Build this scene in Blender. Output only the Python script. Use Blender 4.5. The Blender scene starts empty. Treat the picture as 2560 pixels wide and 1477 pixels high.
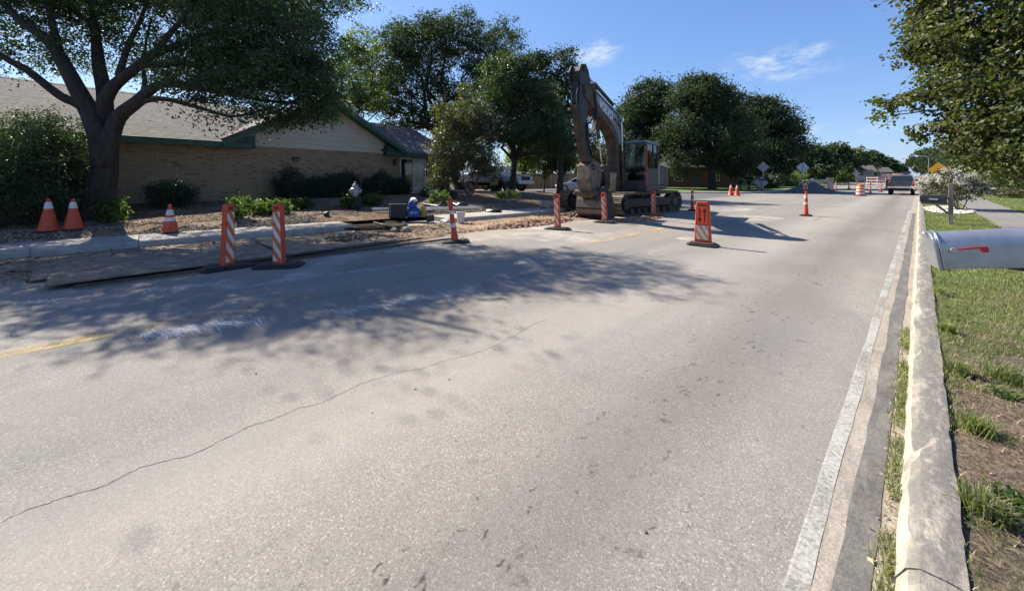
import bpy, bmesh, math, random
import numpy as np
from mathutils import Vector, Matrix, Euler, Quaternion, noise as mnoise
R = math.radians
rng = np.random.default_rng(7)
random.seed(7)
sc = bpy.context.scene
COL = sc.collection

# ------------------------------------------------------------------ camera
# world: Y runs along the road, X to the right of it, camera stands on the right kerb
FPX, CXP, HYP, CAMH, TH = 963.0, 1280.0, 443.0, 1.56, R(46.65)
cT, sT = math.cos(TH), math.sin(TH)
cam = bpy.data.cameras.new('camera'); camo = bpy.data.objects.new('camera', cam); COL.objects.link(camo)
cam.sensor_width = 36; cam.lens = 36*FPX/2560; cam.shift_y = -(738.5-HYP)/2560
cam.clip_start = 0.05; cam.clip_end = 5000
camo.location = (0, 0, CAMH); camo.rotation_euler = (R(90), 0, TH)
sc.camera = camo

# ------------------------------------------------------------------ light
SUN_EL = R(41.5); SUN_DIR = Vector((-.995*math.cos(SUN_EL), -.095*math.cos(SUN_EL), math.sin(SUN_EL)))
sun = bpy.data.lights.new('sun', 'SUN'); sun.energy = 5.0; sun.angle = R(.53); sun.color = (1, .93, .82)
suno = bpy.data.objects.new('sun', sun); COL.objects.link(suno)
suno.rotation_euler = SUN_DIR.to_track_quat('Z', 'Y').to_euler()
world = bpy.data.worlds.new('World'); sc.world = world; world.use_nodes = True
def build_world():
    nt = world.node_tree; N = nt.nodes; L = nt.links; N.clear()
    out = N.new('ShaderNodeOutputWorld'); bg = N.new('ShaderNodeBackground')
    sky = N.new('ShaderNodeTexSky'); sky.sky_type = 'NISHITA'; sky.sun_disc = False
    sky.sun_elevation = SUN_EL; sky.sun_rotation = math.atan2(SUN_DIR.x, SUN_DIR.y)
    sky.air_density = 1.0; sky.dust_density = .5; sky.ozone_density = 3.0; sky.altitude = 200
    bg.inputs['Strength'].default_value = .088
    tc = N.new('ShaderNodeTexCoord')
    nz = N.new('ShaderNodeTexNoise'); nz.inputs['Scale'].default_value = 16; nz.inputs['Detail'].default_value = 7; nz.inputs['Roughness'].default_value = .62
    mp = N.new('ShaderNodeMapping'); mp.inputs['Scale'].default_value = (1, 1, 2.6)
    L.new(tc.outputs['Generated'], mp.inputs['Vector']); L.new(mp.outputs['Vector'], nz.inputs['Vector'])
    # a few small fair-weather clouds: soft puffs around given directions, broken up by the noise
    prev = None
    for (px, py, rx, ry, st) in [(1492, 132, 62, 34, .95), (1930, 162, 105, 40, .85), (2010, 135, 55, 24, .7), (2140, 318, 130, 22, .5), (2080, 345, 70, 16, .35), (2200, 300, 60, 14, .35), (900, -500, 200, 70, .8), (3300, 60, 160, 60, .8), (-900, -200, 200, 60, .8)]:
        l, d, z = (px-CXP)/FPX, 1.0, (HYP-py)/FPX
        v = Vector((l*cT-d*sT, l*sT+d*cT, z)).normalized()
        rt = Vector((v.y, -v.x, 0)).normalized(); up = rt.cross(v)
        sx = N.new('ShaderNodeVectorMath'); sx.operation = 'DOT_PRODUCT'; sx.inputs[1].default_value = rt/(rx/FPX)
        sy = N.new('ShaderNodeVectorMath'); sy.operation = 'DOT_PRODUCT'; sy.inputs[1].default_value = up/(ry/FPX)
        sf = N.new('ShaderNodeVectorMath'); sf.operation = 'DOT_PRODUCT'; sf.inputs[1].default_value = v
        for q in (sx, sy, sf): L.new(tc.outputs['Generated'], q.inputs[0])
        def M(op, a, b=None):
            m = N.new('ShaderNodeMath'); m.operation = op
            for i, q in enumerate((a, b)):
                if q is None: continue
                if isinstance(q, (int, float)): m.inputs[i].default_value = q
                else: L.new(q, m.inputs[i])
            return m.outputs[0]
        r2 = M('ADD', M('POWER', M('ABSOLUTE', sx.outputs['Value']), 2), M('POWER', M('ABSOLUTE', sy.outputs['Value']), 2))
        fall = M('MULTIPLY', M('EXPONENT', M('MULTIPLY', r2, -1.0)), M('GREATER_THAN', sf.outputs['Value'], 0))
        fall = M('MULTIPLY', fall, st)
        prev = fall if prev is None else M('MAXIMUM', prev, fall)
    rp = N.new('ShaderNodeMapRange'); rp.inputs['From Min'].default_value = .33; rp.inputs['From Max'].default_value = .66
    L.new(nz.outputs['Fac'], rp.inputs['Value'])
    pr = M('MULTIPLY', prev, rp.outputs['Result']); mul = N.new('ShaderNodeMapRange'); mul.interpolation_type = 'SMOOTHSTEP'; mul.inputs['From Min'].default_value = .10; mul.inputs['From Max'].default_value = .75; mul.inputs['To Max'].default_value = .85; L.new(pr, mul.inputs['Value'])
    mix = N.new('ShaderNodeMixRGB'); mix.inputs['Color2'].default_value = (3.6, 4.2, 5.0, 1)
    # soften the sky's horizon-to-zenith range the way a phone picture does
    sp_ = N.new('ShaderNodeSeparateColor'); cb_ = N.new('ShaderNodeCombineColor'); L.new(sky.outputs['Color'], sp_.inputs[0])
    for i_, (pw, kk) in enumerate(((.80, .79), (.74, 1.035), (.55, 1.92))): L.new(M('MULTIPLY', M('POWER', sp_.outputs[i_], pw), kk), cb_.inputs[i_])
    L.new(cb_.outputs[0], mix.inputs['Color1']); L.new(mul.outputs[0], mix.inputs['Fac'])
    L.new(mix.outputs[0], bg.inputs['Color']); L.new(bg.outputs[0], out.inputs['Surface'])
build_world()
vs = sc.view_settings; vs.view_transform = 'Standard'; vs.look = 'None'; vs.gamma = 1; vs.exposure = 1.16
sc.cycles.max_bounces = 5; sc.cycles.diffuse_bounces = 2; sc.cycles.glossy_bounces = 2; sc.cycles.transmission_bounces = 2; sc.cycles.transparent_max_bounces = 8
sc.cycles.use_adaptive_sampling = True; sc.cycles.adaptive_threshold = .03; sc.cycles.use_denoising = True; sc.cycles.sample_clamp_indirect = 6

# ------------------------------------------------------------------ placing
def longz(y):
    """height of the road along its length: flat, then up to a crest and down behind it"""
    t = min(max((y-75)/165, 0), 1); s = t*t*(3-2*t)*1.72
    if y > 250: s -= (y-250)**2*.00012
    return s
def at(px, py, z=0.0):
    d = FPX*(CAMH-z)/(py-HYP); l = (px-CXP)/FPX*d
    return Vector((l*cT-d*sT, l*sT+d*cT, z))
def atd(px, d, z=0.0):
    l = (px-CXP)/FPX*d
    return Vector((l*cT-d*sT, l*sT+d*cT, z))
def zat(py, d): return CAMH+(HYP-py)/FPX*d
def p3(px, py, d): return atd(px, d, zat(py, d))

# ------------------------------------------------------------------ materials
MATS = {}
def mat(name, c1, c2=None, scale=8, rough=.7, metal=0, bump=0, bscale=None, detail=5, c3=None, spec=.5, coat=0, stretch=None):
    if name in MATS: return MATS[name]
    m = bpy.data.materials.new(name); m.use_nodes = True; nt = m.node_tree; N = nt.nodes; L = nt.links
    b = N['Principled BSDF']
    b.inputs['Roughness'].default_value = rough; b.inputs['Metallic'].default_value = metal
    b.inputs['Specular IOR Level'].default_value = spec; b.inputs['Coat Weight'].default_value = coat
    if c2 is None: b.inputs['Base Color'].default_value = (*c1, 1)
    tc = N.new('ShaderNodeTexCoord'); vec = tc.outputs['Object']
    if stretch:
        mp = N.new('ShaderNodeMapping'); mp.inputs['Scale'].default_value = stretch; L.new(vec, mp.inputs['Vector']); vec = mp.outputs['Vector']
    if c2 is not None:
        n = N.new('ShaderNodeTexNoise'); n.inputs['Scale'].default_value = scale; n.inputs['Detail'].default_value = detail; n.inputs['Roughness'].default_value = .65
        L.new(vec, n.inputs['Vector'])
        r = N.new('ShaderNodeValToRGB'); r.color_ramp.elements[0].position = .35; r.color_ramp.elements[1].position = .68
        r.color_ramp.elements[0].color = (*c1, 1); r.color_ramp.elements[1].color = (*c2, 1)
        if c3: e = r.color_ramp.elements.new(.52); e.color = (*c3, 1)
        L.new(n.outputs['Fac'], r.inputs['Fac']); L.new(r.outputs['Color'], b.inputs['Base Color'])
    if bump:
        n2 = N.new('ShaderNodeTexNoise'); n2.inputs['Scale'].default_value = bscale or scale*4; n2.inputs['Detail'].default_value = 6
        L.new(vec, n2.inputs['Vector'])
        bp = N.new('ShaderNodeBump'); bp.inputs['Strength'].default_value = bump; bp.inputs['Distance'].default_value = .02
        L.new(n2.outputs['Fac'], bp.inputs['Height']); L.new(bp.outputs['Normal'], b.inputs['Normal'])
    MATS[name] = m; return m
def vary(name, cols, rough=.8, sub=None, bump=0, bscale=40, spec=.4, tscale=None):
    """per-object random pick along a colour ramp (alike pieces that differ a little)"""
    if name in MATS: return MATS[name]
    m = bpy.data.materials.new(name); m.use_nodes = True; nt = m.node_tree; N = nt.nodes; L = nt.links
    b = N['Principled BSDF']; b.inputs['Roughness'].default_value = rough; b.inputs['Specular IOR Level'].default_value = spec
    oi = N.new('ShaderNodeObjectInfo'); g = N.new('ShaderNodeNewGeometry')
    a = N.new('ShaderNodeMath'); a.operation = 'ADD'; L.new(oi.outputs['Random'], a.inputs[0]); rn = N.new('ShaderNodeAttribute'); rn.attribute_name = 'rnd'; L.new(rn.outputs['Fac'], a.inputs[1])
    fr = N.new('ShaderNodeMath'); fr.operation = 'FRACT'; L.new(a.outputs[0], fr.inputs[0])
    r = N.new('ShaderNodeValToRGB'); el = r.color_ramp.elements
    for i, c in enumerate(cols):
        p = i/(len(cols)-1)
        e = el[0] if i == 0 else el[-1] if i == len(cols)-1 else el.new(p)
        e.position = p; e.color = (*c, 1)
    # keep order after new()
    for e, (i, c) in zip(sorted(el, key=lambda q: q.position), enumerate(cols)): e.color = (*c, 1)
    L.new(fr.outputs[0], r.inputs['Fac'])
    tc = N.new('ShaderNodeTexCoord'); n = N.new('ShaderNodeTexNoise'); n.inputs['Scale'].default_value = tscale or bscale; n.inputs['Detail'].default_value = 4
    L.new(g.outputs['Position'], n.inputs['Vector'])
    mr = N.new('ShaderNodeMapRange'); mr.inputs['To Min'].default_value = .7; mr.inputs['To Max'].default_value = 1.3; L.new(n.outputs['Fac'], mr.inputs['Value'])
    mx = N.new('ShaderNodeVectorMath'); mx.operation = 'SCALE'; L.new(r.outputs['Color'], mx.inputs[0]); L.new(mr.outputs[0], mx.inputs['Scale'])
    L.new(mx.outputs[0], b.inputs['Base Color'])
    if bump:
        bp = N.new('ShaderNodeBump'); bp.inputs['Strength'].default_value = bump; bp.inputs['Distance'].default_value = .01
        L.new(n.outputs['Fac'], bp.inputs['Height']); L.new(bp.outputs['Normal'], b.inputs['Normal'])
    MATS[name] = m; return m
def leafmat(name, cols, rough=.45, trans=.35, tcol=None, spec=.5):
    if name in MATS: return MATS[name]
    m = bpy.data.materials.new(name); m.use_nodes = True; nt = m.node_tree; N = nt.nodes; L = nt.links
    b = N['Principled BSDF']; b.inputs['Roughness'].default_value = rough; b.inputs['Specular IOR Level'].default_value = spec
    g = N.new('ShaderNodeNewGeometry'); r = N.new('ShaderNodeValToRGB'); el = r.color_ramp.elements
    for i in range(len(cols)-2): el.new((i+1)/(len(cols)-1))
    for i, c in enumerate(cols): el[i].position = i/(len(cols)-1); el[i].color = (*c, 1)
    rn = N.new('ShaderNodeAttribute'); rn.attribute_name = 'rnd'; L.new(rn.outputs['Fac'], r.inputs['Fac'])
    n = N.new('ShaderNodeTexNoise'); n.inputs['Scale'].default_value = .9; n.inputs['Detail'].default_value = 3; L.new(g.outputs['Position'], n.inputs['Vector'])
    mr = N.new('ShaderNodeMapRange'); mr.inputs['From Min'].default_value = .3; mr.inputs['From Max'].default_value = .7; mr.inputs['To Min'].default_value = .65; mr.inputs['To Max'].default_value = 1.35
    L.new(n.outputs['Fac'], mr.inputs['Value'])
    mx = N.new('ShaderNodeVectorMath'); mx.operation = 'SCALE'; L.new(r.outputs['Color'], mx.inputs[0]); L.new(mr.outputs[0], mx.inputs['Scale'])
    L.new(mx.outputs[0], b.inputs['Base Color'])
    t = N.new('ShaderNodeBsdfTranslucent'); mm = N.new('ShaderNodeMixRGB'); mm.blend_type = 'MULTIPLY'; mm.inputs['Fac'].default_value = 1
    L.new(mx.outputs[0], mm.inputs['Color1']); mm.inputs['Color2'].default_value = (*(tcol or (2.2, 2.6, .9)), 1)
    L.new(mm.outputs[0], t.inputs['Color'])
    ms = N.new('ShaderNodeMixShader'); ms.inputs['Fac'].default_value = trans
    L.new(b.outputs[0], ms.inputs[1]); L.new(t.outputs[0], ms.inputs[2]); L.new(ms.outputs[0], N['Material Output'].inputs['Surface'])
    MATS[name] = m; return m
def glass(name, tint=(.02, .025, .03), rough=.04):
    return mat(name, tint, rough=rough, spec=.9)

# ------------------------------------------------------------------ meshes
def setp(o, label=None, cat=None, group=None, kind=None):
    if label: o['label'] = label
    if cat: o['category'] = cat
    if group: o['group'] = group
    if kind: o['kind'] = kind
    return o
def link(name, me, m=None, parent=None):
    o = bpy.data.objects.new(name, me); COL.objects.link(o)
    if m is not None:
        if len(me.materials) == 0: me.materials.append(m)
    if parent: o.parent = parent
    return o
def empty(name, loc=(0, 0, 0), rz=0, label=None, cat=None, group=None, rx=0, ry=0):
    o = bpy.data.objects.new(name, None); COL.objects.link(o); o.empty_display_size = .1
    o.location = loc; o.rotation_euler = (rx, ry, rz)
    return setp(o, label, cat, group)
def copy_tree(o, parent=None):
    c = o.copy(); COL.objects.link(c); c.parent = parent
    for ch in list(o.children): copy_tree(ch, c)
    return c
class MB:
    def __init__(s): s.v = []; s.f = []
    def add(s, vs, fs):
        n = len(s.v); s.v += [tuple(v) for v in vs]; s.f += [tuple(i+n for i in f) for f in fs]; return s
    def box(s, c, d, rot=None, taper=None):
        hx, hy, hz = d[0]/2, d[1]/2, d[2]/2
        pts = [Vector((x*hx, y*hy, z*hz)) for z in (-1, 1) for y in (-1, 1) for x in (-1, 1)]
        if taper:
            for p in pts[4:]: p.x *= taper[0]; p.y *= taper[1]
        if rot is not None:
            q = Euler(rot).to_matrix() if not isinstance(rot, Matrix) else rot
            pts = [q @ p for p in pts]
        c = Vector(c)
        return s.add([p+c for p in pts], [(0, 2, 3, 1), (4, 5, 7, 6), (0, 1, 5, 4), (2, 6, 7, 3), (0, 4, 6, 2), (1, 3, 7, 5)])
    def box2(s, a, b): return s.box([(a[i]+b[i])/2 for i in range(3)], [abs(b[i]-a[i]) for i in range(3)])
    def prism(s, poly, axis, a, b, taper=1.0, cen=None):
        """2D polygon swept along an axis from a to b; poly in the two other axes in cyclic order"""
        k = 'xyz'.index(axis); n = len(poly)
        def pt(p, h):
            v = [0, 0, 0]; v[k] = h; v[(k+1) % 3] = p[0]; v[(k+2) % 3] = p[1]; return v
        vs = [pt(p, a) for p in poly]+[pt(p, b) for p in poly]
        return s.add(vs, [tuple(range(n))[::-1], tuple(range(n, 2*n))]+[(i, (i+1) % n, n+(i+1) % n, n+i) for i in range(n)])
    def tube(s, pts, rad, n=8, caps=True):
        pts = [Vector(p) for p in pts]; rad = rad if isinstance(rad, (list, tuple)) else [rad]*len(pts)
        base = len(s.v); ref = None
        for i, p in enumerate(pts):
            t = (pts[min(i+1, len(pts)-1)]-pts[max(i-1, 0)]).normalized()
            if ref is None: ref = t.orthogonal().normalized()
            ref = (ref-t*ref.dot(t)); ref = ref.normalized() if ref.length > 1e-5 else t.orthogonal().normalized()
            bn = t.cross(ref)
            for k in range(n):
                a = 2*math.pi*k/n; s.v.append(tuple(p+(ref*math.cos(a)+bn*math.sin(a))*rad[i]))
        for i in range(len(pts)-1):
            for k in range(n):
                a, b = base+i*n+k, base+i*n+(k+1) % n; s.f.append((a, b, b+n, a+n))
        if caps:
            s.f.append(tuple(base+k for k in range(n))[::-1]); s.f.append(tuple(base+(len(pts)-1)*n+k for k in range(n)))
        return s
    def lathe(s, prof, n=20, c=(0, 0, 0), caps=True):
        base = len(s.v)
        for r, z in prof:
            for k in range(n):
                a = 2*math.pi*k/n; s.v.append((c[0]+r*math.cos(a), c[1]+r*math.sin(a), c[2]+z))
        for i in range(len(prof)-1):
            for k in range(n):
                a, b = base+i*n+k, base+i*n+(k+1) % n; s.f.append((a, b, b+n, a+n))
        if caps:
            s.f.append(tuple(base+k for k in range(n))[::-1]); s.f.append(tuple(base+(len(prof)-1)*n+k for k in range(n)))
        return s
    def cyl(s, a, b, r, n=14, r2=None): return s.tube([a, b], [r, r if r2 is None else r2], n)
    def mesh(s, name):
        me = bpy.data.meshes.new(name); me.from_pydata(s.v, [], s.f); me.update(); return me
    def build(s, name, m, parent=None, smooth=False, bevel=0, segs=2):
        me = s.mesh(name); o = link(name, me, m, parent)
        if smooth:
            for p in me.polygons: p.use_smooth = True
        if bevel:
            md = o.modifiers.new('bevel', 'BEVEL'); md.width = bevel; md.segments = segs; md.limit_method = 'ANGLE'; md.angle_limit = R(40)
        if smooth and smooth != 'all': me.set_sharp_from_angle(angle=R(38))
        return o
def setrnd(me, per):
    """one random value for each group of `per` faces, read by the materials of alike pieces"""
    n = len(me.polygons); a = me.attributes.new('rnd', 'FLOAT', 'FACE')
    a.data.foreach_set('value', np.repeat(rng.random(n//per+1), per)[:n].astype(np.float32)); return me
def npmesh(name, V, faces_n, nper):
    """fast mesh: V (n,3) array, faces all with nper consecutive verts or an index array"""
    me = bpy.data.meshes.new(name); V = np.asarray(V, np.float32)
    F = np.asarray(faces_n, np.int32)
    me.vertices.add(len(V)); me.vertices.foreach_set('co', V.ravel())
    nf = F.size//nper
    me.loops.add(F.size); me.loops.foreach_set('vertex_index', F.ravel())
    me.polygons.add(nf); me.polygons.foreach_set('loop_start', np.arange(0, F.size, nper, dtype=np.int32))
    me.polygons.foreach_set('use_smooth', [False]*nf)
    me.update(calc_edges=True); return me
def grid(name, xs, ys, zf, m, parent=None, smooth=True):
    xs = np.asarray(xs); ys = np.asarray(ys); nx, ny = len(xs), len(ys)
    V = np.zeros((ny, nx, 3)); V[..., 0] = xs[None]; V[..., 1] = ys[:, None]
    for j in range(ny):
        for i in range(nx): V[j, i, 2] = zf(float(xs[i]), float(ys[j]))
    idx = np.arange(nx*ny).reshape(ny, nx)
    F = np.stack([idx[:-1, :-1], idx[:-1, 1:], idx[1:, 1:], idx[1:, :-1]], -1).reshape(-1, 4)
    me = npmesh(name, V.reshape(-1, 3), F, 4)
    if smooth: me.polygons.foreach_set('use_smooth', [True]*len(me.polygons))
    return link(name, me, m, parent)
def fbm(x, y, z=0, o=4): return mnoise.fractal(Vector((x, y, z)), 1.0, 2.0, o)

# leaves: many small bent quads
def leaf_mesh(name, C, size, asp=.55, up=.35, out=None, bend=.25):
    C = np.asarray(C); n = len(C); size = np.asarray(size) if not np.isscalar(size) else np.full(n, size)
    nrm = rng.normal(size=(n, 3)); nrm[:, 2] = nrm[:, 2]*.8+up
    if out is not None: nrm += out*.8
    nrm /= np.linalg.norm(nrm, axis=1, keepdims=True)+1e-9
    a = rng.normal(size=(n, 3)); a -= nrm*(a*nrm).sum(1, keepdims=True); a /= np.linalg.norm(a, axis=1, keepdims=True)+1e-9
    b = np.cross(nrm, a); s = size[:, None]
    V = np.empty((n, 4, 3)); V[:, 0] = C-a*s*.5; V[:, 2] = C+a*s*.5-nrm*s*bend*.5
    V[:, 1] = C+b*s*asp*.5+nrm*s*bend*.3; V[:, 3] = C-b*s*asp*.5+nrm*s*bend*.3
    return setrnd(npmesh(name, V.reshape(-1, 3), np.arange(n*4), 4), 1)
# ================================================================== setting
def node_mat(name):
    m = bpy.data.materials.new(name); m.use_nodes = True
    return m, m.node_tree.nodes, m.node_tree.links, m.node_tree.nodes['Principled BSDF']
class NT:
    """tiny helper to write shader maths"""
    def __init__(s, N, L): s.N = N; s.L = L
    def put(s, sock, v):
        if isinstance(v, (int, float)): sock.default_value = v
        elif isinstance(v, tuple): sock.default_value = (*v, 1) if len(v) == 3 and sock.type == 'RGBA' else v
        else: s.L.new(v, sock)
    def m(s, op, a, b=0, c=None):
        n = s.N.new('ShaderNodeMath'); n.operation = op; s.put(n.inputs[0], a); s.put(n.inputs[1], b)
        if c is not None: s.put(n.inputs[2], c)
        return n.outputs[0]
    def noise(s, vec, scale, detail=4, rough=.6, out='Fac'):
        n = s.N.new('ShaderNodeTexNoise'); n.inputs['Scale'].default_value = scale; n.inputs['Detail'].default_value = detail; n.inputs['Roughness'].default_value = rough
        s.L.new(vec, n.inputs['Vector']); return n.outputs[out]
    def vor(s, vec, scale, out='Color', feature='F1', rand=1):
        n = s.N.new('ShaderNodeTexVoronoi'); n.inputs['Scale'].default_value = scale; n.feature = feature; n.inputs['Randomness'].default_value = rand
        s.L.new(vec, n.inputs['Vector']); return n.outputs[out]
    def mapv(s, vec, scale=(1, 1, 1), loc=(0, 0, 0), rot=(0, 0, 0)):
        n = s.N.new('ShaderNodeMapping'); n.inputs['Scale'].default_value = scale; n.inputs['Location'].default_value = loc; n.inputs['Rotation'].default_value = rot
        s.L.new(vec, n.inputs['Vector']); return n.outputs[0]
    def rng(s, v, a, b, c=0, d=1, smooth=False):
        n = s.N.new('ShaderNodeMapRange'); n.inputs['From Min'].default_value = a; n.inputs['From Max'].default_value = b; n.inputs['To Min'].default_value = c; n.inputs['To Max'].default_value = d
        if smooth: n.interpolation_type = 'SMOOTHSTEP'
        s.put(n.inputs['Value'], v); return n.outputs[0]
    def mix(s, f, a, b, mode='MIX'):
        n = s.N.new('ShaderNodeMixRGB'); n.blend_type = mode; s.put(n.inputs[0], f); s.put(n.inputs[1], a); s.put(n.inputs[2], b); return n.outputs[0]
    def bump(s, h, st=.4, dist=.01, nrm=None):
        n = s.N.new('ShaderNodeBump'); n.inputs['Strength'].default_value = st; n.inputs['Distance'].default_value = dist; s.L.new(h, n.inputs['Height'])
        if nrm: s.L.new(nrm, n.inputs['Normal'])
        return n.outputs[0]
    def pos(s):
        g = s.N.new('ShaderNodeNewGeometry'); return g.outputs['Position']
    def sep(s, v):
        n = s.N.new('ShaderNodeSeparateXYZ'); s.L.new(v, n.inputs[0]); return n.outputs

def asphalt_material(name, light=(.268, .243, .208), dark=(.178, .166, .149), drips=True):
    m, N, L, b = node_mat(name); T = NT(N, L); P = T.pos(); X, Y, Z = T.sep(P)
    blot = T.noise(P, .55, 3, .6)
    streak = T.noise(T.mapv(P, (1.6, .07, 1)), 1, 2, .6)
    mid = T.noise(P, 7, 2, .7)
    t = T.m('ADD', T.m('MULTIPLY', blot, .5), T.m('ADD', T.m('MULTIPLY', streak, .5), T.m('MULTIPLY', mid, .22)))
    col = T.mix(T.rng(t, .42, .78), dark, light)
    warm = T.mix(T.rng(T.noise(P, .23, 1), .4, .65), (.97, .985, 1.0), (1.03, 1.0, .95))
    col = T.mix(1, col, warm, 'MULTIPLY')
    # aggregate: pale and dark chips
    chips = T.vor(P, 150, 'Color'); cr = T.sep(chips)[0]
    chips2 = T.vor(P, 300, 'Color'); cr2 = T.sep(chips2)[0]
    agg = T.m('ADD', T.rng(cr, 0, 1, .74, 1.18), T.m('ADD', T.rng(cr2, 0, 1, -.15, .15), T.m('SUBTRACT', T.rng(cr, .93, .97, 0, .42), T.rng(cr2, .035, .02, 0, .4))))
    col = T.mix(1, col, agg, 'MULTIPLY')
    if drips:
        # oil-darkened middle of the near lane with drip spots, lighter wheel paths
        w = T.m('ADD', X, T.m('MULTIPLY', T.m('SUBTRACT', T.noise(P, .5, 2), .5), .5))
        band = T.m('EXPONENT', T.m('MULTIPLY', T.m('POWER', T.m('ABSOLUTE', T.m('DIVIDE', T.m('ADD', w, 1.2), .40)), 2), -1))
        band2 = T.m('EXPONENT', T.m('MULTIPLY', T.m('POWER', T.m('ABSOLUTE', T.m('DIVIDE', T.m('ADD', w, 4.2), .7)), 2), -1))
        col = T.mix(T.m('MULTIPLY', band, .45), col, (.11, .10, .088))
        col = T.mix(T.m('MULTIPLY', band2, .34), col, (.17, .16, .15))
        wn = N.new('ShaderNodeTexNoise'); wn.inputs['Scale'].default_value = 9; wn.inputs['Detail'].default_value = 3; L.new(P, wn.inputs['Vector'])
        wv = N.new('ShaderNodeVectorMath'); wv.operation = 'MULTIPLY_ADD'; L.new(wn.outputs['Color'], wv.inputs[0]); wv.inputs[1].default_value = (.16, .30, 0); L.new(P, wv.inputs[2]); PW = wv.outputs[0]
        sp = T.mapv(PW, (1, .6, 1))
        d1 = T.vor(sp, 8, 'Distance'); d2 = T.vor(T.mapv(PW, (1, .5, 1), (3, 1, 0)), 17, 'Distance')
        pick = T.rng(T.noise(P, 2.2, 2), .43, .58)
        spots = T.m('MAXIMUM', T.rng(d1, .09, .22, 1, 0), T.rng(d2, .12, .27, 1, 0))
        wob = T.rng(T.noise(P, 28, 3), .38, .52)
        spots = T.m('MULTIPLY', T.m('MULTIPLY', spots, wob), T.m('MULTIPLY', pick, T.m('MULTIPLY', T.m('POWER', band, .6), 1.0)))
        col = T.mix(spots, col, (.035, .031, .028))
        stray = T.m('MULTIPLY', T.rng(T.vor(P, 3.1, 'Distance'), .025, .05, 1, 0), .6)
        col = T.mix(stray, col, (.06, .055, .05))
        pat = T.m('MULTIPLY', T.rng(T.noise(T.mapv(P, (.5, .16, 1), (5, 2, 0)), 1, 1), .54, .57), .22)
        col = T.mix(pat, col, (.155, .15, .145))
        pale = T.m('EXPONENT', T.m('MULTIPLY', T.m('POWER', T.m('ABSOLUTE', T.m('DIVIDE', T.m('ADD', w, 2.5), .5)), 2), -1))
        col = T.mix(T.m('MULTIPLY', pale, .42), col, (.33, .297, .252))
        # tan dirt dragged out of the works on the far lane
        dust = T.m('MULTIPLY', T.rng(X, -6.6, -8.6, 0, 1), T.rng(T.noise(P, .9, 5, .65), .36, .62))
        dust = T.m('MULTIPLY', dust, T.rng(Y, 24, 15, 0, 1))
        col = T.mix(T.m('MULTIPLY', dust, .75), col, (.34, .265, .185))
        rd = T.m('MULTIPLY', T.rng(T.noise(T.mapv(P, (1, .35, 1)), .9, 5, .7), .58, .72), T.rng(X, -2.6, -3.6, 0, .35))
        col = T.mix(rd, col, (.24, .165, .125))
    L.new(col, b.inputs['Base Color']); b.inputs['Roughness'].default_value = .93; b.inputs['Specular IOR Level'].default_value = .25
    h = T.m('MULTIPLY', T.noise(P, 190, 2, .7), 1)
    L.new(T.bump(h, .34, .005), b.inputs['Normal'])
    return m
M_ASPH = asphalt_material('asphalt')
M_ASPH2 = asphalt_material('asphalt_side', (.14, .137, .132), (.09, .089, .087), False)

def concrete_material(name, c1, c2, stain=(.09, .085, .075), stains=.5, lichen=False):
    m, N, L, b = node_mat(name); T = NT(N, L); P = T.pos()
    a = T.noise(P, 2.2, 6, .7); f = T.noise(P, 60, 4, .7); s2 = T.noise(T.mapv(P, (3, .8, 1)), 3.0, 6, .75)
    col = T.mix(T.rng(a, .35, .65), c1, c2); col = T.mix(1, col, T.rng(f, .3, .7, .72, 1.22), 'MULTIPLY')
    col = T.mix(T.m('MULTIPLY', T.rng(s2, .48, .62), stains), col, stain)
    if lichen:
        g = N.new('ShaderNodeNewGeometry'); nz = T.sep(g.outputs['True Normal'])[2]
        k = T.m('MULTIPLY', T.rng(nz, .55, .9), T.rng(T.m('ADD', T.noise(T.mapv(P, (5, 1.2, 1)), 3.2, 5, .7), T.m('MULTIPLY', T.noise(P, 26, 3), .35)), .50, .70, .28, .95))
        col = T.mix(k, col, T.mix(T.noise(P, 40, 3), (.085, .08, .074), (.19, .176, .158)))
    L.new(col, b.inputs['Base Color']); b.inputs['Roughness'].default_value = .9; b.inputs['Specular IOR Level'].default_value = .25
    L.new(T.bump(T.m('ADD', f, T.noise(P, 14, 4)), .5, .012), b.inputs['Normal']); return m
M_CONC = concrete_material('concrete', (.30, .275, .235), (.40, .37, .32), stains=.25)
M_KERB = concrete_material('kerb_concrete', (.34, .30, .235), (.42, .38, .305), (.15, .138, .122), .5, True)
M_GUT = concrete_material('gutter', (.27, .235, .19), (.34, .30, .25), (.15, .14, .13), .55)

def soil_material(name, c1, c2, c3, scale=3, chips=45, grass=None):
    m, N, L, b = node_mat(name); T = NT(N, L); P = T.pos(); X, Y, Z = T.sep(P)
    col = T.mix(T.rng(T.noise(P, scale, 6, .7), .35, .65), c1, c2)
    col = T.mix(T.rng(T.noise(P, scale*.3, 4), .45, .62, 0, .7), col, c3)
    col = T.mix(1, col, T.rng(T.sep(T.vor(P, chips))[0], 0, 1, .6, 1.4), 'MULTIPLY')
    if grass:
        g = T.mix(T.noise(P, 30, 4, .7), grass[0], grass[1])
        k = T.rng(T.m('ADD', T.noise(P, 1.3, 5, .65), T.rng(Y, 3, 16, -.10, .42)), .48, .62)
        col = T.mix(k, col, g)
    L.new(col, b.inputs['Base Color']); b.inputs['Roughness'].default_value = 1; b.inputs['Specular IOR Level'].default_value = .1
    L.new(T.bump(T.m('ADD', T.noise(P, chips*.6, 5, .7), T.noise(P, scale*3, 3)), .9, .03), b.inputs['Normal']); return m
M_MULCH = soil_material('mulch', (.11, .075, .052), (.20, .145, .10), (.27, .21, .155))
M_DIRT = soil_material('dug_dirt', (.17, .11, .07), (.30, .215, .14), (.36, .28, .19), 4, 30)
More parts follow.
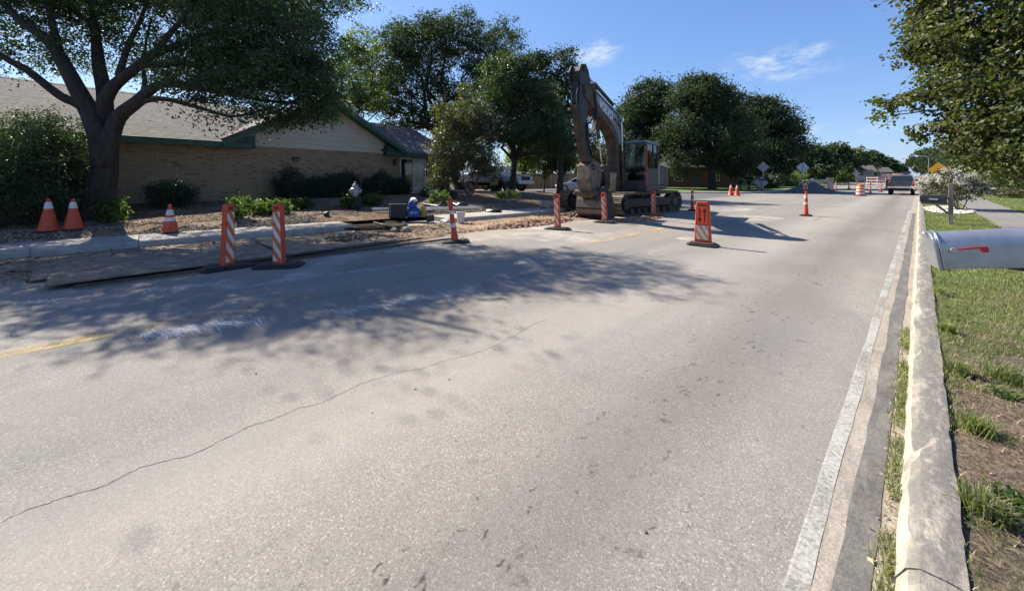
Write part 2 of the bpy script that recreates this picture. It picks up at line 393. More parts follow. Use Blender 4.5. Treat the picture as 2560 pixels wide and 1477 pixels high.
M_RED = soil_material('red_clay', (.20, .095, .05), (.33, .19, .11), (.38, .27, .17), 5, 30)
M_LAWN = soil_material('lawn', (.12, .09, .065), (.17, .13, .095), (.10, .085, .055), 4, 60, ((.075, .105, .028), (.13, .155, .055)))
M_FARLAWN = soil_material('far_lawn', (.07, .12, .025), (.12, .17, .045), (.15, .16, .06), 1.5, 20)

KY = [-80, -2, .5, 3.5, 7.5, 12.3, 15, 18, 24.6]; KX = [-12.4, -11.9, -11.85, -11.6, -11.0, -10.7, -11.4, -12.6, -17.5]
kerbL = lambda y: float(np.interp(y, KY, KX))
WY = [-80, -2, .5, 3.5, 7.5, 13.5, 18, 24.6]; WX = [-13.9, -13.3, -13.05, -12.75, -12.3, -12.0, -13.4, -19]
walkL = lambda y: float(np.interp(y, WY, WX))
def sst(a, b, x):
    t = min(max((x-a)/(b-a), 0), 1); return t*t*(3-2*t)
def yardz(x, y):
    dx = walkL(y)-x
    up = .16*sst(0, 1.1, dx)+.33*sst(1.0, 5.0, dx)
    up *= 1-.55*sst(14, 24, y)
    return .14+up+.025*fbm(x*1.3, y*1.3)*min(dx, 1)
def farz(y): return longz(y)

# bare ground below everything, out to the horizon
ys = [-300, -120, -60, -20, 0, 20, 40, 60, 75, 90, 110, 130, 150, 175, 200, 225, 250, 280, 330, 400, 600, 1000, 2000]
setp(grid('ground', [-1500, -600, -250, -100, -40, -12, -6, 0, 6, 40, 100, 250, 600, 1500], ys, lambda x, y: max(longz(y), -3)-.22, M_FARLAWN), kind='structure')
# road
xs = np.linspace(-19, -.28, 26); ry = np.concatenate([np.linspace(-60, -4, 10), np.linspace(-3, 30, 40), np.linspace(32, 75, 15), np.linspace(80, 400, 60)])
road = setp(grid('road', xs, ry, lambda x, y: longz(y) if x > -12.6 else longz(y)-.004, M_ASPH), kind='structure')
M_PAINTY = None
def worn_paint(name, c, lo=.42, hi=.6, op=.9):
    m, N, L, b = node_mat(name); T = NT(N, L); P = T.pos()
    L.new(T.mix(1, c, T.rng(T.noise(P, 40, 3), .3, .7, .7, 1.2), 'MULTIPLY'), b.inputs['Base Color']); b.inputs['Roughness'].default_value = .85
    k = T.m('ADD', T.m('MULTIPLY', T.noise(P, 1.3, 3), .6), T.m('MULTIPLY', T.noise(P, 55, 3, .8), .4))
    L.new(T.rng(k, lo, hi, 0, op), b.inputs['Alpha']); return m
# gutter, worn white edge stripe, dark sealed strip
def strip(name, xa, xb, ya, yb, dz, m, parent=None, wob=0, step=.5, seed=0):
    n = max(2, int((yb-ya)/step)); V = []; F = []
    for i in range(n+1):
        y = ya+(yb-ya)*i/n; w1 = wob*fbm(y*.9, seed); w2 = wob*fbm(y*.9, seed+9)
        V += [(xa+w1, y, longz(y)+dz), (xb+w2, y, longz(y)+dz)]
        if i: k = 2*i; F.append((k-2, k-1, k+1, k))
    me = bpy.data.meshes.new(name); me.from_pydata(V, [], F); me.update(); return link(name, me, m, parent)
setp(strip('gutter', -.31, -.04, -20, 260, .003, M_GUT, None, .012), kind='structure')
M_SEAL = concrete_material('sealed_gutter_strip', (.105, .098, .09), (.15, .142, .13), (.22, .2, .17), .5)
M_WHITE = worn_paint('worn_white_paint', (.37, .36, .32), .35, .52, .88)
strip('sealed_strip', -.225, -.125, -1, 24, .0062, M_SEAL, road, .022, .06, 3)
strip('edge_stripe', -.360, -.292, -8, 26, .0058, M_WHITE, road, .009, .045, 5)

# right kerb: cast sections with joints
kerb = empty('kerb', (0, 0, 0)); setp(kerb, kind='structure')
def kerb_section(ya, yb, k):
    n = max(2, int((yb-ya)/(.09 if ya < 9 else .5))); prof = [(-.072, -.02), (-.06, .075), (-.035, .128), (.0, .15), (.06, .153), (.115, .148), (.118, -.05)]
    V = []; F = []; q = len(prof)
    for i in range(n+1):
        y = ya+.004+(yb-ya-.008)*i/n; lz = longz(y)
        for j, (x, z) in enumerate(prof):
            w = .007*fbm(y*6, j*2.3+k)+.010*fbm(y*1.7, j*.6)
            ch = 0
            if j in (1, 2, 3): ch = .05*max(0, fbm(y*3.1, 4.4+j*.2)-.08)+.03*max(0, fbm(y*9.0, 1.4+j*.3)-.15)
            V.append((x+(w if j < 6 else w*.6)+ch*.6, y, z+lz+(w*.4 if j > 1 else 0)-ch))
        if i:
            for j in range(q-1): a = (i-1)*q+j; F.append((a, a+q, a+q+1, a+1))
    F.append(tuple(range(q))); F.append(tuple(n*q+j for j in range(q))[::-1])
    me = bpy.data.meshes.new('kerb_section'); me.from_pydata(V, [], F); me.update(); me.polygons.foreach_set('use_smooth', [True]*len(me.polygons)); me.set_sharp_from_angle(angle=R(60))
    return link('kerb_section', me, M_KERB, kerb)
edges = [-9, -6, -3, 0.0, 2.02, 5.06, 8.1, 11.1, 14.2, 17.2, 20.2, 23.3, 26.3, 30, 36, 42, 48, 60, 80, 110, 150, 200, 260]
for k in range(len(edges)-1): kerb_section(edges[k], edges[k+1], k)
# blue-white utility paint scrawl on the kerb face
mb = MB()
for i in range(4):
    y0 = 5.28+.055*i; mb.add([(-.074, y0, .07), (-.071, y0+.014, .07), (-.03, y0+.05, .142), (-.033, y0+.034, .142)], [(0, 1, 2, 3)])
for v in range(len(mb.v)): mb.v[v] = (mb.v[v][0]-.012, mb.v[v][1], mb.v[v][2]+.012)
mb.build('paint_mark', mat('blue_white_spray', (.55, .62, .72), rough=.8), kerb)

# right lawn, walk
def lawnz(x, y): return longz(y)+.128+.02*fbm(x*2.5, y*2.5)+.03*max(0, x-3)*.3*sst(3, 14, x)
near = np.concatenate([np.linspace(-6, 14, 110), np.linspace(14.5, 80, 50), np.linspace(85, 300, 40)])
setp(grid('lawn', np.concatenate([np.linspace(.112, 1.6, 16), [2.0, 2.4, 2.8, 3.5, 5, 8, 12, 20, 40, 90, 200]]), near, lawnz, M_LAWN), kind='structure')
walk = empty('walkway'); setp(walk, kind='structure')
M_WALK = concrete_material('walk_asphalt', (.17, .16, .15), (.22, .205, .19), (.12, .115, .11), .3)
for k in range(24):
    ya = 6+k*2.4; yb = ya+2.388; V = []; 
    me = bpy.data.meshes.new('walk_slab'); w = .03*math.sin(ya*.2)
    a, c = 1.56+w, 2.78+w; z0, z1 = lawnz(2.2, ya)+.022, lawnz(2.2, yb)+.022
    mb = MB().add([(a, ya, z0-.08), (c, ya, z0-.08), (c, yb, z1-.08), (a, yb, z1-.08), (a, ya, z0), (c, ya, z0), (c, yb, z1), (a, yb, z1)], [(4, 5, 6, 7), (0, 1, 5, 4), (1, 2, 6, 5), (2, 3, 7, 6), (3, 0, 4, 7)])
    mb.build('walk_slab', M_WALK, walk)

# left kerb and sidewalk
kerb2 = empty('far_kerb'); setp(kerb2, kind='structure')
side = empty('sidewalk'); setp(side, kind='structure')
def sweep(name, pts, prof, m, parent, zf=None):
    """profile (offset to the left of travel, z) along a ground path"""
    V = []; F = []; q = len(prof); pts = [Vector(p) for p in pts]
    for i, p in enumerate(pts):
        t = (pts[min(i+1, len(pts)-1)]-pts[max(i-1, 0)]); t.z = 0; t.normalize(); nrm = Vector((-t.y, t.x, 0))
        for (o, z) in prof: V.append((p.x+nrm.x*o, p.y+nrm.y*o, z+(zf(p.y) if zf else 0)))
        if i:
            for j in range(q-1): a = (i-1)*q+j; F.append((a, a+q, a+q+1, a+1))
    F.append(tuple(range(q))); F.append(tuple((len(pts)-1)*q+j for j in range(q))[::-1])
    me = bpy.data.meshes.new(name); me.from_pydata(V, [], F); me.update(); return link(name, me, m, parent)
KP = [(0, -.05), (.02, .10), (.045, .135), (.09, .15), (.17, .15), (.172, -.05)]
yy = -26.0
while yy < 16:
    ye = yy+1.52
    if not (4.1 < yy < 6.0):
        n = 4; pts = [(kerbL(yy+.006+(ye-yy-.012)*i/n), yy+.006+(ye-yy-.012)*i/n, 0) for i in range(n+1)]
        sweep('kerb_section', pts, KP, M_CONC, kerb2)
        a0, a1, b0, b1 = kerbL(yy)-.176, kerbL(ye)-.176, walkL(yy), walkL(ye); g = .006
        mb = MB().add([(b0, yy+g, -.02), (a0, yy+g, -.02), (a1, ye-g, -.02), (b1, ye-g, -.02), (b0, yy+g, .158), (a0, yy+g, .152), (a1, ye-g, .152), (b1, ye-g, .158)],
                      [(4, 5, 6, 7), (0, 1, 5, 4), (1, 2, 6, 5), (2, 3, 7, 6), (3, 0, 4, 7)])
        mb.build('sidewalk_slab', M_CONC, side, bevel=.006)
    yy = ye
# yard in front of the brick house
rows = np.concatenate([np.linspace(-34, -5, 12), np.linspace(-4, 15, 60), np.linspace(15.5, 24.6, 14)])
off = np.concatenate([np.linspace(0, 7, 36), [8, 10, 13, 18, 26, 40, 70]])
V = np.array([[(walkL(y)-o, y, yardz(walkL(y)-o, y)) for o in off] for y in rows]); idx = np.arange(len(rows)*len(off)).reshape(len(rows), len(off))
me = npmesh('front_yard', V.reshape(-1, 3), np.stack([idx[:-1, :-1], idx[1:, :-1], idx[1:, 1:], idx[:-1, 1:]], -1).reshape(-1, 4), 4)
me.polygons.foreach_set('use_smooth', [True]*len(me.polygons)); setp(link('front_yard', me, M_MULCH), kind='structure')
# side street and the lawn beyond it
setp(grid('side_street', np.linspace(-90, -10.75, 30), np.linspace(17, 45, 12), lambda x, y: .006, M_ASPH2), kind='structure')
def farx(y):
    if y < 37.4: return -90
    if y < 44: return -18+7*math.sin(min(1, (y-37.4)/6)*math.pi/2)
    return -11.0
rows = np.concatenate([np.linspace(37.4, 44, 14), np.linspace(46, 300, 60)])
off = np.concatenate([[0, .6, 1.6, 3, 6, 10, 16, 24, 40, 70, 140]])
V = np.array([[(farx(y)-o, y, longz(y)+.13+.05*sst(0, 8, o)) for o in off] for y in rows]); idx = np.arange(len(rows)*len(off)).reshape(len(rows), len(off))
me = npmesh('corner_lawn', V.reshape(-1, 3), np.stack([idx[:-1, :-1], idx[1:, :-1], idx[1:, 1:], idx[:-1, 1:]], -1).reshape(-1, 4), 4)
setp(link('corner_lawn', me, M_FARLAWN), kind='structure')
M_YKERB = concrete_material('pale_kerb', (.42, .37, .27), (.52, .47, .36), stains=.15)
pts = [(x, 37.4, 0) for x in np.linspace(-70, -18.5, 12)]+[(farx(y), y, 0) for y in np.linspace(37.45, 44, 14)]+[(-11, y, 0) for y in np.linspace(46, 250, 40)]
setp(sweep('corner_kerb', pts, [(-.16, -.05), (-.14, .12), (-.1, .145), (.12, .15), (.125, -.05)], M_YKERB, None, longz), kind='structure')
# ---- marks on the road
def ribbon(name, pts, w, dz, m, parent):
    V = []; F = []
    for i, p in enumerate(pts):
        p = Vector(p); t = Vector(pts[min(i+1, len(pts)-1)])-Vector(pts[max(i-1, 0)]); t.z = 0; t.normalize(); nn = Vector((-t.y, t.x, 0))
        ww = w[i] if isinstance(w, list) else w
        V += [tuple(p+nn*ww/2+Vector((0, 0, dz+longz(p.y)))), tuple(p-nn*ww/2+Vector((0, 0, dz+longz(p.y))))]
        if i: k = 2*i; F.append((k-2, k-1, k+1, k))
    me = bpy.data.meshes.new(name); me.from_pydata(V, [], F); me.update(); return link(name, me, m, parent)
M_YEL = worn_paint('worn_yellow_paint', (.52, .33, .07), .40, .56, .95)
M_YEL0 = worn_paint('dusty_yellow_paint', (.52, .37, .13), .39, .58, .92)
M_YEL2 = worn_paint('faint_yellow_paint', (.42, .30, .11), .46, .66, .6)
M_SCR = mat('scraped_white', (.52, .51, .48), (.36, .35, .33), 30, .9)
M_DUST = worn_paint('pale_dust', (.55, .50, .42), .42, .66, .85)
for (xa, ya, yb, mm) in [(-5.60, -6, -.35, M_YEL0), (-5.49, -6, -.25, M_YEL0), (-5.55, -.2, 7.3, M_YEL2), (-5.36, 1.5, 7.3, M_YEL2), (-5.42, 7.2, 11.6, M_YEL0), (-5.24, 7.6, 11.6, M_YEL2), (-5.4, 15, 24, M_YEL2)]:
    strip('yellow_line', xa-.05, xa+.05, ya, yb, .003, mm, road, .006, .2, xa)
# long wandering crack
crk = [(0, 1305), (60, 1278), (135, 1252), (200, 1232), (270, 1210), (310, 1188), (350, 1168), (420, 1150), (480, 1138), (560, 1098), (620, 1066), (680, 1050), (745, 1020), (800, 1008), (850, 985), (905, 958), (960, 942), (1000, 928), (1050, 924), (1110, 902), (1180, 886), (1235, 866), (1290, 836), (1330, 812), (1370, 796)]
pts = []
for i in range(len(crk)-1):
    for k in range(6):
        t = k/6; px = crk[i][0]*(1-t)+crk[i+1][0]*t; py = crk[i][1]*(1-t)+crk[i+1][1]*t
        p = at(px, py); j = .012; pts.append((p.x+j*fbm(px*.07, 1.3), p.y+j*fbm(px*.07, 7.7), 0))
ribbon('crack', pts, [.0025+.006*abs(fbm(i*.21, 3)) * (1-.5*i/len(pts)) for i in range(len(pts))], .0015, mat('crack_dark', (.045, .041, .037), rough=1), road)
c2 = [at(px, py) for px, py in [(2032, 553), (2045, 548), (2050, 543), (2075, 541)]]
ribbon('crack', [(p.x, p.y, 0) for p in c2], .02, .0015, MATS['crack_dark'], road)
# scrape marks left by bucket teeth / blade: two wavering rows of short bright scratches
mb = MB()
def scratches(line, n, spread, ln):
    for i in range(n):
        t = rng.random()*(len(line)-1.001); k = int(t); u = t-k
        p = at(line[k][0]*(1-u)+line[k+1][0]*u, line[k][1]*(1-u)+line[k+1][1]*u)
        if fbm(p.y*1.1, spread) < -.12+.25*rng.random()-.1: continue
        p.x += rng.normal()*spread; a = rng.normal()*.25+.5; l = ln*(.4+rng.random()); w = .004+.006*rng.random()
        dx, dy = math.cos(a)*l, math.sin(a)*l*.6; z = .0014+.001*rng.random()
        mb.add([(p.x, p.y, z), (p.x+dx, p.y+dy, z), (p.x+dx-w*.4, p.y+dy+w, z), (p.x-w*.4, p.y+w, z)], [(0, 1, 2, 3)])
scratches([(30, 757), (300, 733), (440, 716), (560, 707), (700, 696), (830, 683), (960, 668), (1120, 646)], 620, .05, .14)
scratches([(270, 845), (400, 832), (560, 805), (750, 790), (880, 772), (1000, 748), (1180, 722)], 760, .07, .15)
setp(mb.build('scrape_marks', M_SCR, road), kind='stuff')
# pale dust fans
for (px, py, rx, ry_) in [(1880, 545, 1.0, 1.3), (1850, 524, .5, 1.8), (700, 690, .5, .9), (1080, 610, .5, 2.0), (1330, 580, 1.0, 1.6), (1420, 590, 1.2, 1.2), (900, 640, .6, 1.4), (1790, 591, .25, .3), (1720, 597, .25, .3)]:
    c = at(px, py); n = 28
    V = [(c.x, c.y, .0024)]+[(c.x+rx*math.cos(2*math.pi*i/n)*(1+.35*fbm(i*.5, px)), c.y+ry_*math.sin(2*math.pi*i/n)*(1+.35*fbm(i*.5, py)), .0022) for i in range(n)]
    me = bpy.data.meshes.new('dust_patch'); me.from_pydata(V, [], [(0, 1+i, 1+(i+1) % n) for i in range(n)]); me.update(); link('dust_patch', me, M_DUST, road)

# ---- dug-up strip along the far kerb
def dirtz(x, y):
    return (.012+.05*max(0, fbm(x*2.2, y*2.2))+.02*fbm(x*9, y*9))*(.35 if -1.6 < y < 4.6 else 1)
ys = np.linspace(-6, 14.5, 160); V = []; nn = 14
for y in ys:
    a = kerbL(y)+.03; b = float(np.interp(y, [-6, -1, 3, 6, 9, 12.5, 14.5], [-10.5, -9.2, -8.35, -8.7, -8.9, -8.2, -8.2]))+.25*fbm(y*.9, 2)
    for i in range(nn):
        x = a+(b-a)*i/(nn-1); e = min(i, nn-1-i)/2.5; z = dirtz(x, y)*min(1, e)+.004
        if 5.6 < y < 13.5 and 0 < i < nn-1: z += -.0+.10*sst(0, .25, (i/(nn-1))-.1)*max(0, fbm(x*1.4, y*1.1, 5)+.1)
        V.append((x, y, z))
idx = np.arange(len(V)).reshape(len(ys), nn)
me = npmesh('dirt_strip', np.array(V), np.stack([idx[:-1, :-1], idx[:-1, 1:], idx[1:, 1:], idx[1:, :-1]], -1).reshape(-1, 4), 4)
me.polygons.foreach_set('use_smooth', [True]*len(me.polygons)); ds = setp(link('dirt_strip', me, M_DIRT), kind='structure')
# hole in the sidewalk
hole = MB()
hx, hy = kerbL(5.2)-.45, 5.15
ring = [(hx+1.0*math.cos(a)*(1+.15*math.sin(3*a)), hy+.95*math.sin(a)*(1+.1*math.cos(4*a))) for a in np.linspace(0, 2*math.pi, 25)[:-1]]
V = [(x+.12*(x-hx), y+.05*(y-hy), .05) for x, y in ring]+[(x, y, .09) for x, y in ring]+[(hx+(x-hx)*.9, hy+(y-hy)*.9, .03) for x, y in ring]
F = [(i, (i+1) % 24, 24+(i+1) % 24, 24+i) for i in range(24)]+[(24+i, 24+(i+1) % 24, 48+(i+1) % 24, 48+i) for i in range(24)]+[tuple(range(48, 72))]
hole.add(V, F); setp(hole.build('dug_hole', soil_material('dark_soil', (.02, .016, .012), (.05, .038, .027), (.04, .03, .022), 4, 30)), kind='structure')  # shallow disc in very dark soil, bottom above road level

# rocks: loose stones and clods, one mesh each heap
OCT = np.array([(1, 0, 0), (-1, 0, 0), (0, 1, 0), (0, -1, 0), (0, 0, 1), (0, 0, -1)], float)
OF = np.array([(0, 2, 4), (2, 1, 4), (1, 3, 4), (3, 0, 4), (2, 0, 5), (1, 2, 5), (3, 1, 5), (0, 3, 5)])
def rocks(name, P, S, m, parent=None, flat=.6):
    P = np.asarray(P); n = len(P); S = np.asarray(S)
    V = OCT[None]*(1+rng.normal(size=(n, 6, 1))*.22)*S[:, None, None]*np.array([1, 1, flat]); V += rng.normal(size=(n, 6, 3))*S[:, None, None]*.18
    a = rng.random(n)*6.28; c, s_ = np.cos(a)[:, None], np.sin(a)[:, None]
    x = V[..., 0]*c-V[..., 1]*s_; y = V[..., 0]*s_+V[..., 1]*c; V[..., 0] = x; V[..., 1] = y; V += P[:, None]
    F = (OF[None]+np.arange(n)[:, None, None]*6).reshape(-1, 3)
    return setp(link(name, setrnd(npmesh(name, V.reshape(-1, 3), F, 3), 8), m, parent), kind='stuff')
M_PEB = vary('pebbles', [(.08, .062, .046), (.2, .155, .11), (.33, .265, .19), (.14, .105, .075)], .9)
M_CLOD = vary('clods', [(.07, .05, .035), (.16, .11, .07), (.28, .2, .13), (.11, .08, .055)], 1)
M_RCLOD = vary('red_clods', [(.18, .085, .045), (.30, .17, .10), (.36, .25, .16), (.22, .11, .06)], 1)
def spread(n, xf, ya, yb, w):
    P = []
    for i in range(n):
        y = ya+rng.random()*(yb-ya); o = rng.random()*w; x = xf(y)-o; P.append((x, y, yardz(x, y)+.012))
    return P
P = [p for p in spread(6500, lambda y: walkL(y)-.03, -3.5, 4.3, 1.25) if fbm(p[0]*1.2, p[1]*.8) > -.22]
rocks('river_gravel', P, .014+.022*rng.random(len(P)), M_PEB)
P = spread(4000, lambda y: walkL(y)-.03, 6.5, 13.5, 1.6); rocks('river_gravel', P, .015+.022*rng.random(len(P)), M_PEB)
P = [p for p in spread(5000, lambda y: walkL(y)-1.1, -3.5, 14, 3.8)]; rocks('wood_chips', P, .012+.02*rng.random(len(P)), vary('chips', [(.12, .08, .055), (.22, .16, .11), (.34, .26, .18), (.08, .055, .04)], 1), None, .35)
# ================================================================== brick house behind the oak
HANG = R(9); HO = Vector((-20.5, 11.3, 0)); HU = Vector((-math.sin(HANG), math.cos(HANG), 0)); HN = Vector((-math.cos(HANG), -math.sin(HANG), 0))
house = empty('brick_house', HO, R(90)+HANG, 'long tan brick ranch house with brown shingle roof and green fascia behind the oak', 'house')
def hw(t, y, z): return HO+HU*t+HN*y+Vector((0, 0, z))
def tpx(px, inw=0):
    o = HO+HN*inw; k = (px-CXP)/FPX; A = (cT+k*sT, sT-k*cT)
    return -(A[0]*o.x+A[1]*o.y)/(A[0]*HU.x+A[1]*HU.y)
M_MORTAR = mat('mortar', (.25, .193, .135), (.30, .235, .168), 6, .95)
M_BRICK = vary('brick_tan', [(.31, .22, .135), (.36, .255, .158), (.39, .28, .175), (.34, .24, .148), (.41, .30, .192), (.22, .145, .095), (.37, .26, .163), (.35, .245, .152)], .9, bump=.4, bscale=70)
M_SHING = vary('shingle_brown', [(.095, .085, .078), (.125, .112, .103), (.15, .135, .125), (.11, .098, .09), (.17, .155, .143)], .95, bump=.5, bscale=90)
M_GREEN = mat('green_trim', (.016, .075, .045), (.025, .095, .06), 5, .5)
M_SIDING = mat('siding_cream', (.50, .43, .335), (.57, .495, .395), 3, .7, bump=.1, stretch=(.3, 1, 6))
M_WFR = mat('white_frame', (.68, .67, .62), rough=.4)
M_GLS = glass('window_glass')
WB, WT = .45, 2.86
TL, TR = -24.0, 3.0
# walls (front one with the door opening), brick faces in front of them
D0, D1, DB, DT = -.86, .98, .62, 2.66
mb = MB()
mb.box2((TL, .06, WB), (D0, .25, WT)); mb.box2((D1, .06, WB), (TR, .25, WT)); mb.box2((D0, .062, DT), (D1, .25, WT)); mb.box2((D0, .062, WB), (D1, .25, DB))
wall = mb.build('wall', M_MORTAR, house)
MB().box2((TR-.2, .26, WB), (TR-.01, 11, WT)).box2((TL, 10.9, WB), (TR-.22, 11.1, WT)).build('side_wall', M_MORTAR, house)
BW, BH, BG = .203, .062, .010
bm = MB().add([(0, -.0, 0), (BW, 0, 0), (BW, 0, BH), (0, 0, BH), (0, .07, 0), (BW, .07, 0), (BW, .07, BH), (0, .07, BH)], [(0, 1, 2, 3), (3, 2, 6, 7), (4, 5, 1, 0), (0, 3, 7, 4), (1, 5, 6, 2)])
bme = bm.mesh('brick'); bme.materials.append(M_BRICK)
bricks = []
nr = int((WT-WB)/(BH+BG))+1
for r in range(nr):
    z = WT-.004-(nr-r)*(BH+BG); t = -15.2-(BW+BG)*.5*(r % 2)
    while t < TR-BW:
        if not (t+BW > D0 and t < D1 and z+BH > DB and z < DT): bricks.append((t, z))
        t += BW+BG
def bdist(b):
    w = hw(b[0], 0, b[1]); return (w-camo.location).length+(40 if b[0] < -12.1 or b[1] < 1.15 else 0)+(25 if b[0] < -9.9 and b[1] < 1.3 else 0)
bricks.sort(key=bdist)
for (t, z) in bricks[:300]:
    o = link('brick', bme, None, wall); o.location = (t, .004+random.uniform(-.003, .004), z)
rest = np.array([(t, .004+random.uniform(-.003, .004), z) for t, z in bricks[300:]]); bv = np.array([v.co for v in bme.vertices]); bf = np.array([list(p.vertices) for p in bme.polygons])
me = npmesh('bricks', (rest[:, None]+bv[None]).reshape(-1, 3), (bf[None]+np.arange(len(rest))[:, None, None]*8).reshape(-1, 4), 4)
setp(link('brickwork', setrnd(me, 5), M_BRICK, wall), kind='stuff')
# roof: main slope to the road, back slope, cross gable
EY, EZ, RY, RZ = -.5, 2.93, 5.5, 5.30
pitch = math.atan2(RZ-EZ, RY-EY)
ER, RRr = 3.4, 3.9
def slab(vs4, th, name, m, parent):
    mb = MB(); n = (Vector(vs4[1])-Vector(vs4[0])).cross(Vector(vs4[3])-Vector(vs4[0])).normalized()
    k = len(vs4); lo = [tuple(Vector(v)-n*th) for v in vs4]
    mb.add(list(vs4)+lo, [tuple(range(k)), tuple(range(k, 2*k))[::-1]]+[(i, k+i, k+(i+1) % k, (i+1) % k) for i in range(k)])
    return mb.build(name, m, parent)
M_DECK = mat('roof_felt', (.06, .052, .046), rough=.95)
dz_ = (RZ-EZ)/(RY-EY); ga, gb_ = -5.1-4.25+.9, -5.1+4.25-1.25
roof = slab([(TL, EY, EZ), (ga, EY, EZ), (ga, RY, RZ), (TL, RY, RZ)], .09, 'roof', M_DECK, house)
slab([(ga+.003, .06, EZ+.56*dz_), (gb_-.003, .06, EZ+.56*dz_), (gb_-.003, RY, RZ), (ga+.003, RY, RZ)], .09, 'roof', M_DECK, house)
slab([(gb_, EY, EZ), (ER, EY, EZ), (RRr, RY, RZ), (gb_, RY, RZ)], .09, 'roof', M_DECK, house)
slab([(TL, RY, RZ-.002), (RRr, RY, RZ-.002), (ER, 11.5, EZ), (TL, 11.5, EZ)], .09, 'back_roof', M_SHING, house)
GC, GH, GZ0 = -5.1, 4.25, 2.98
gs = (5.30-GZ0)/GH
gL = slab([(GC-GH, EY-.06, GZ0+.012), (GC, EY-.06, 5.312), (GC, RY, 5.312), (GC-GH, RY, GZ0+.012)][::-1], .1, 'gable_roof', M_SHING, house)
gR = slab([(GC, EY-.06, 5.312), (GC+GH, EY-.06, GZ0+.012), (GC+GH, RY, GZ0+.012), (GC, RY, 5.312)][::-1], .1, 'gable_roof', M_SHING, house)
# shingles on the main slope, courses stepping up
SW, SEX, STH = .325, .145, .014
sm = MB().add([(0, 0, STH), (SW, 0, STH), (SW, .28, .001), (0, .28, .001), (0, 0, -.003), (SW, 0, -.003)], [(0, 1, 2, 3), (4, 5, 1, 0), (0, 3, 4), (1, 5, 2)])
sme = sm.mesh('shingle'); sme.materials.append(M_SHING)
sl_len = math.hypot(RY-EY, RZ-EZ); sh = []
for r in range(int(sl_len/SEX)):
    q = r*SEX-.02; t = -19-(.5*(r % 2)+.13*((r*7) % 5)/5)*SW
    while t < ER+(RRr-ER)*q/sl_len-.1:
        y = EY+q*math.cos(pitch); z = EZ+q*math.sin(pitch)
        # hidden below the cross gable?
        gz = 5.31-gs*abs(t+SW/2-GC)
        if gz < z+.02 or abs(t+SW/2-GC) > GH: sh.append((t, y, z, q))
        t += SW+.006
def sdist(s):
    w = hw(s[0], s[1], s[2]); d = -sT*w.x+cT*w.y; px = CXP+FPX*(cT*w.x+sT*w.y)/d
    return (w-camo.location).length+(60 if px < 0 or d < 1 else 0)+(30 if 60 < px < 250 else 0)
sh.sort(key=sdist); pm = Matrix.Rotation(pitch, 3, 'X')
for s in sh[:300]:
    o = link('shingle', sme, None, roof); o.location = (s[0], s[1], s[2]+.004); o.rotation_euler = (pitch, 0, 0)
sv = np.array([pm @ v.co for v in sme.vertices]); rest = np.array([(s[0], s[1], s[2]+.004) for s in sh[300:]])
qf = [list(p.vertices) for p in sme.polygons]; q4 = np.array([f for f in qf if len(f) == 4])
me = npmesh('shingles', (rest[:, None]+sv[None]).reshape(-1, 3), (q4[None]+np.arange(len(rest))[:, None, None]*6).reshape(-1, 4), 4)
setp(link('shingle_courses', setrnd(me, 2), M_SHING, roof), kind='stuff')
# ridge caps
mb = MB()
for i in range(80):
    t = -19+i*.29
    if t < RRr-.3: mb.add([(t, RY-.14, RZ-.02), (t, RY, RZ+.045), (t, RY+.14, RZ-.02), (t+.3, RY-.14, RZ-.035), (t+.3, RY, RZ+.03), (t+.3, RY+.14, RZ-.035)], [(0, 1, 4, 3), (1, 2, 5, 4), (0, 2, 1)])
mb.build('ridge_caps', M_SHING, roof)
# fascia, soffit, gable rakes
mb = MB(); mb.box2((TL, EY-.03, EZ-.20), (GC-GH+.9, EY+.01, EZ-.015)); mb.build('fascia', M_GREEN, house, bevel=.004)
mb = MB(); mb.box2((GC+GH-1.25, EY-.03, EZ-.20), (ER, EY+.01, EZ-.015)); mb.build('fascia', M_GREEN, house, bevel=.004)
MB().box2((TL, EY+.012, EZ-.16), (GC-GH+.9, .0, EZ-.13)).build('soffit', M_GREEN, house)
MB().box2((GC+GH-1.25, EY+.012, EZ-.16), (ER, .0, EZ-.13)).build('soffit', M_GREEN, house)
def rake(sgn):
    mb = MB(); y0, y1 = EY-.10, EY-.062; pts = []
    a = (GC, 5.31); b = (GC+sgn*(GH+.06), GZ0-.03); hh = .21
    mb.prism([(y0, 0), (y1, 0), (y1, 1), (y0, 1)], 'x', 0, 1)
    mb.v = [((a if v[0] == 0 else b)[0], v[1], (a if v[0] == 0 else b)[1]-hh*(1-v[2])) for v in mb.v]
    mb.build('rake_board', M_GREEN, house)
    # soffit under the overhang and boxed eave return
    MB().add([(GC, EY-.06, 5.17), (GC+sgn*GH, EY-.06, GZ0-.15), (GC+sgn*GH, .0, GZ0-.15), (GC, 0, 5.17)], [(0, 1, 2, 3)]).build('rake_soffit', M_GREEN, house)
    s0 = GC+sgn*GH; s1 = GC+sgn*(GH-1.1)
    MB().add([(s0, EY, EZ-.19), (s1, EY+.1, EZ-.19), (s1, 0, EZ-.19), (s0, 0, EZ-.19), (s0, EY+.02, GZ0-.1), (s1, EY+.12, GZ0+.32), (s1, .0, GZ0+.32), (s0, 0, GZ0-.1)],
             [(0, 1, 2, 3), (0, 4, 5, 1), (1, 5, 6, 2), (4, 7, 6, 5)]).build('eave_return', mat('green_shadow_trim', (.02, .065, .045), rough=.6), house)
rake(-1); rake(1)
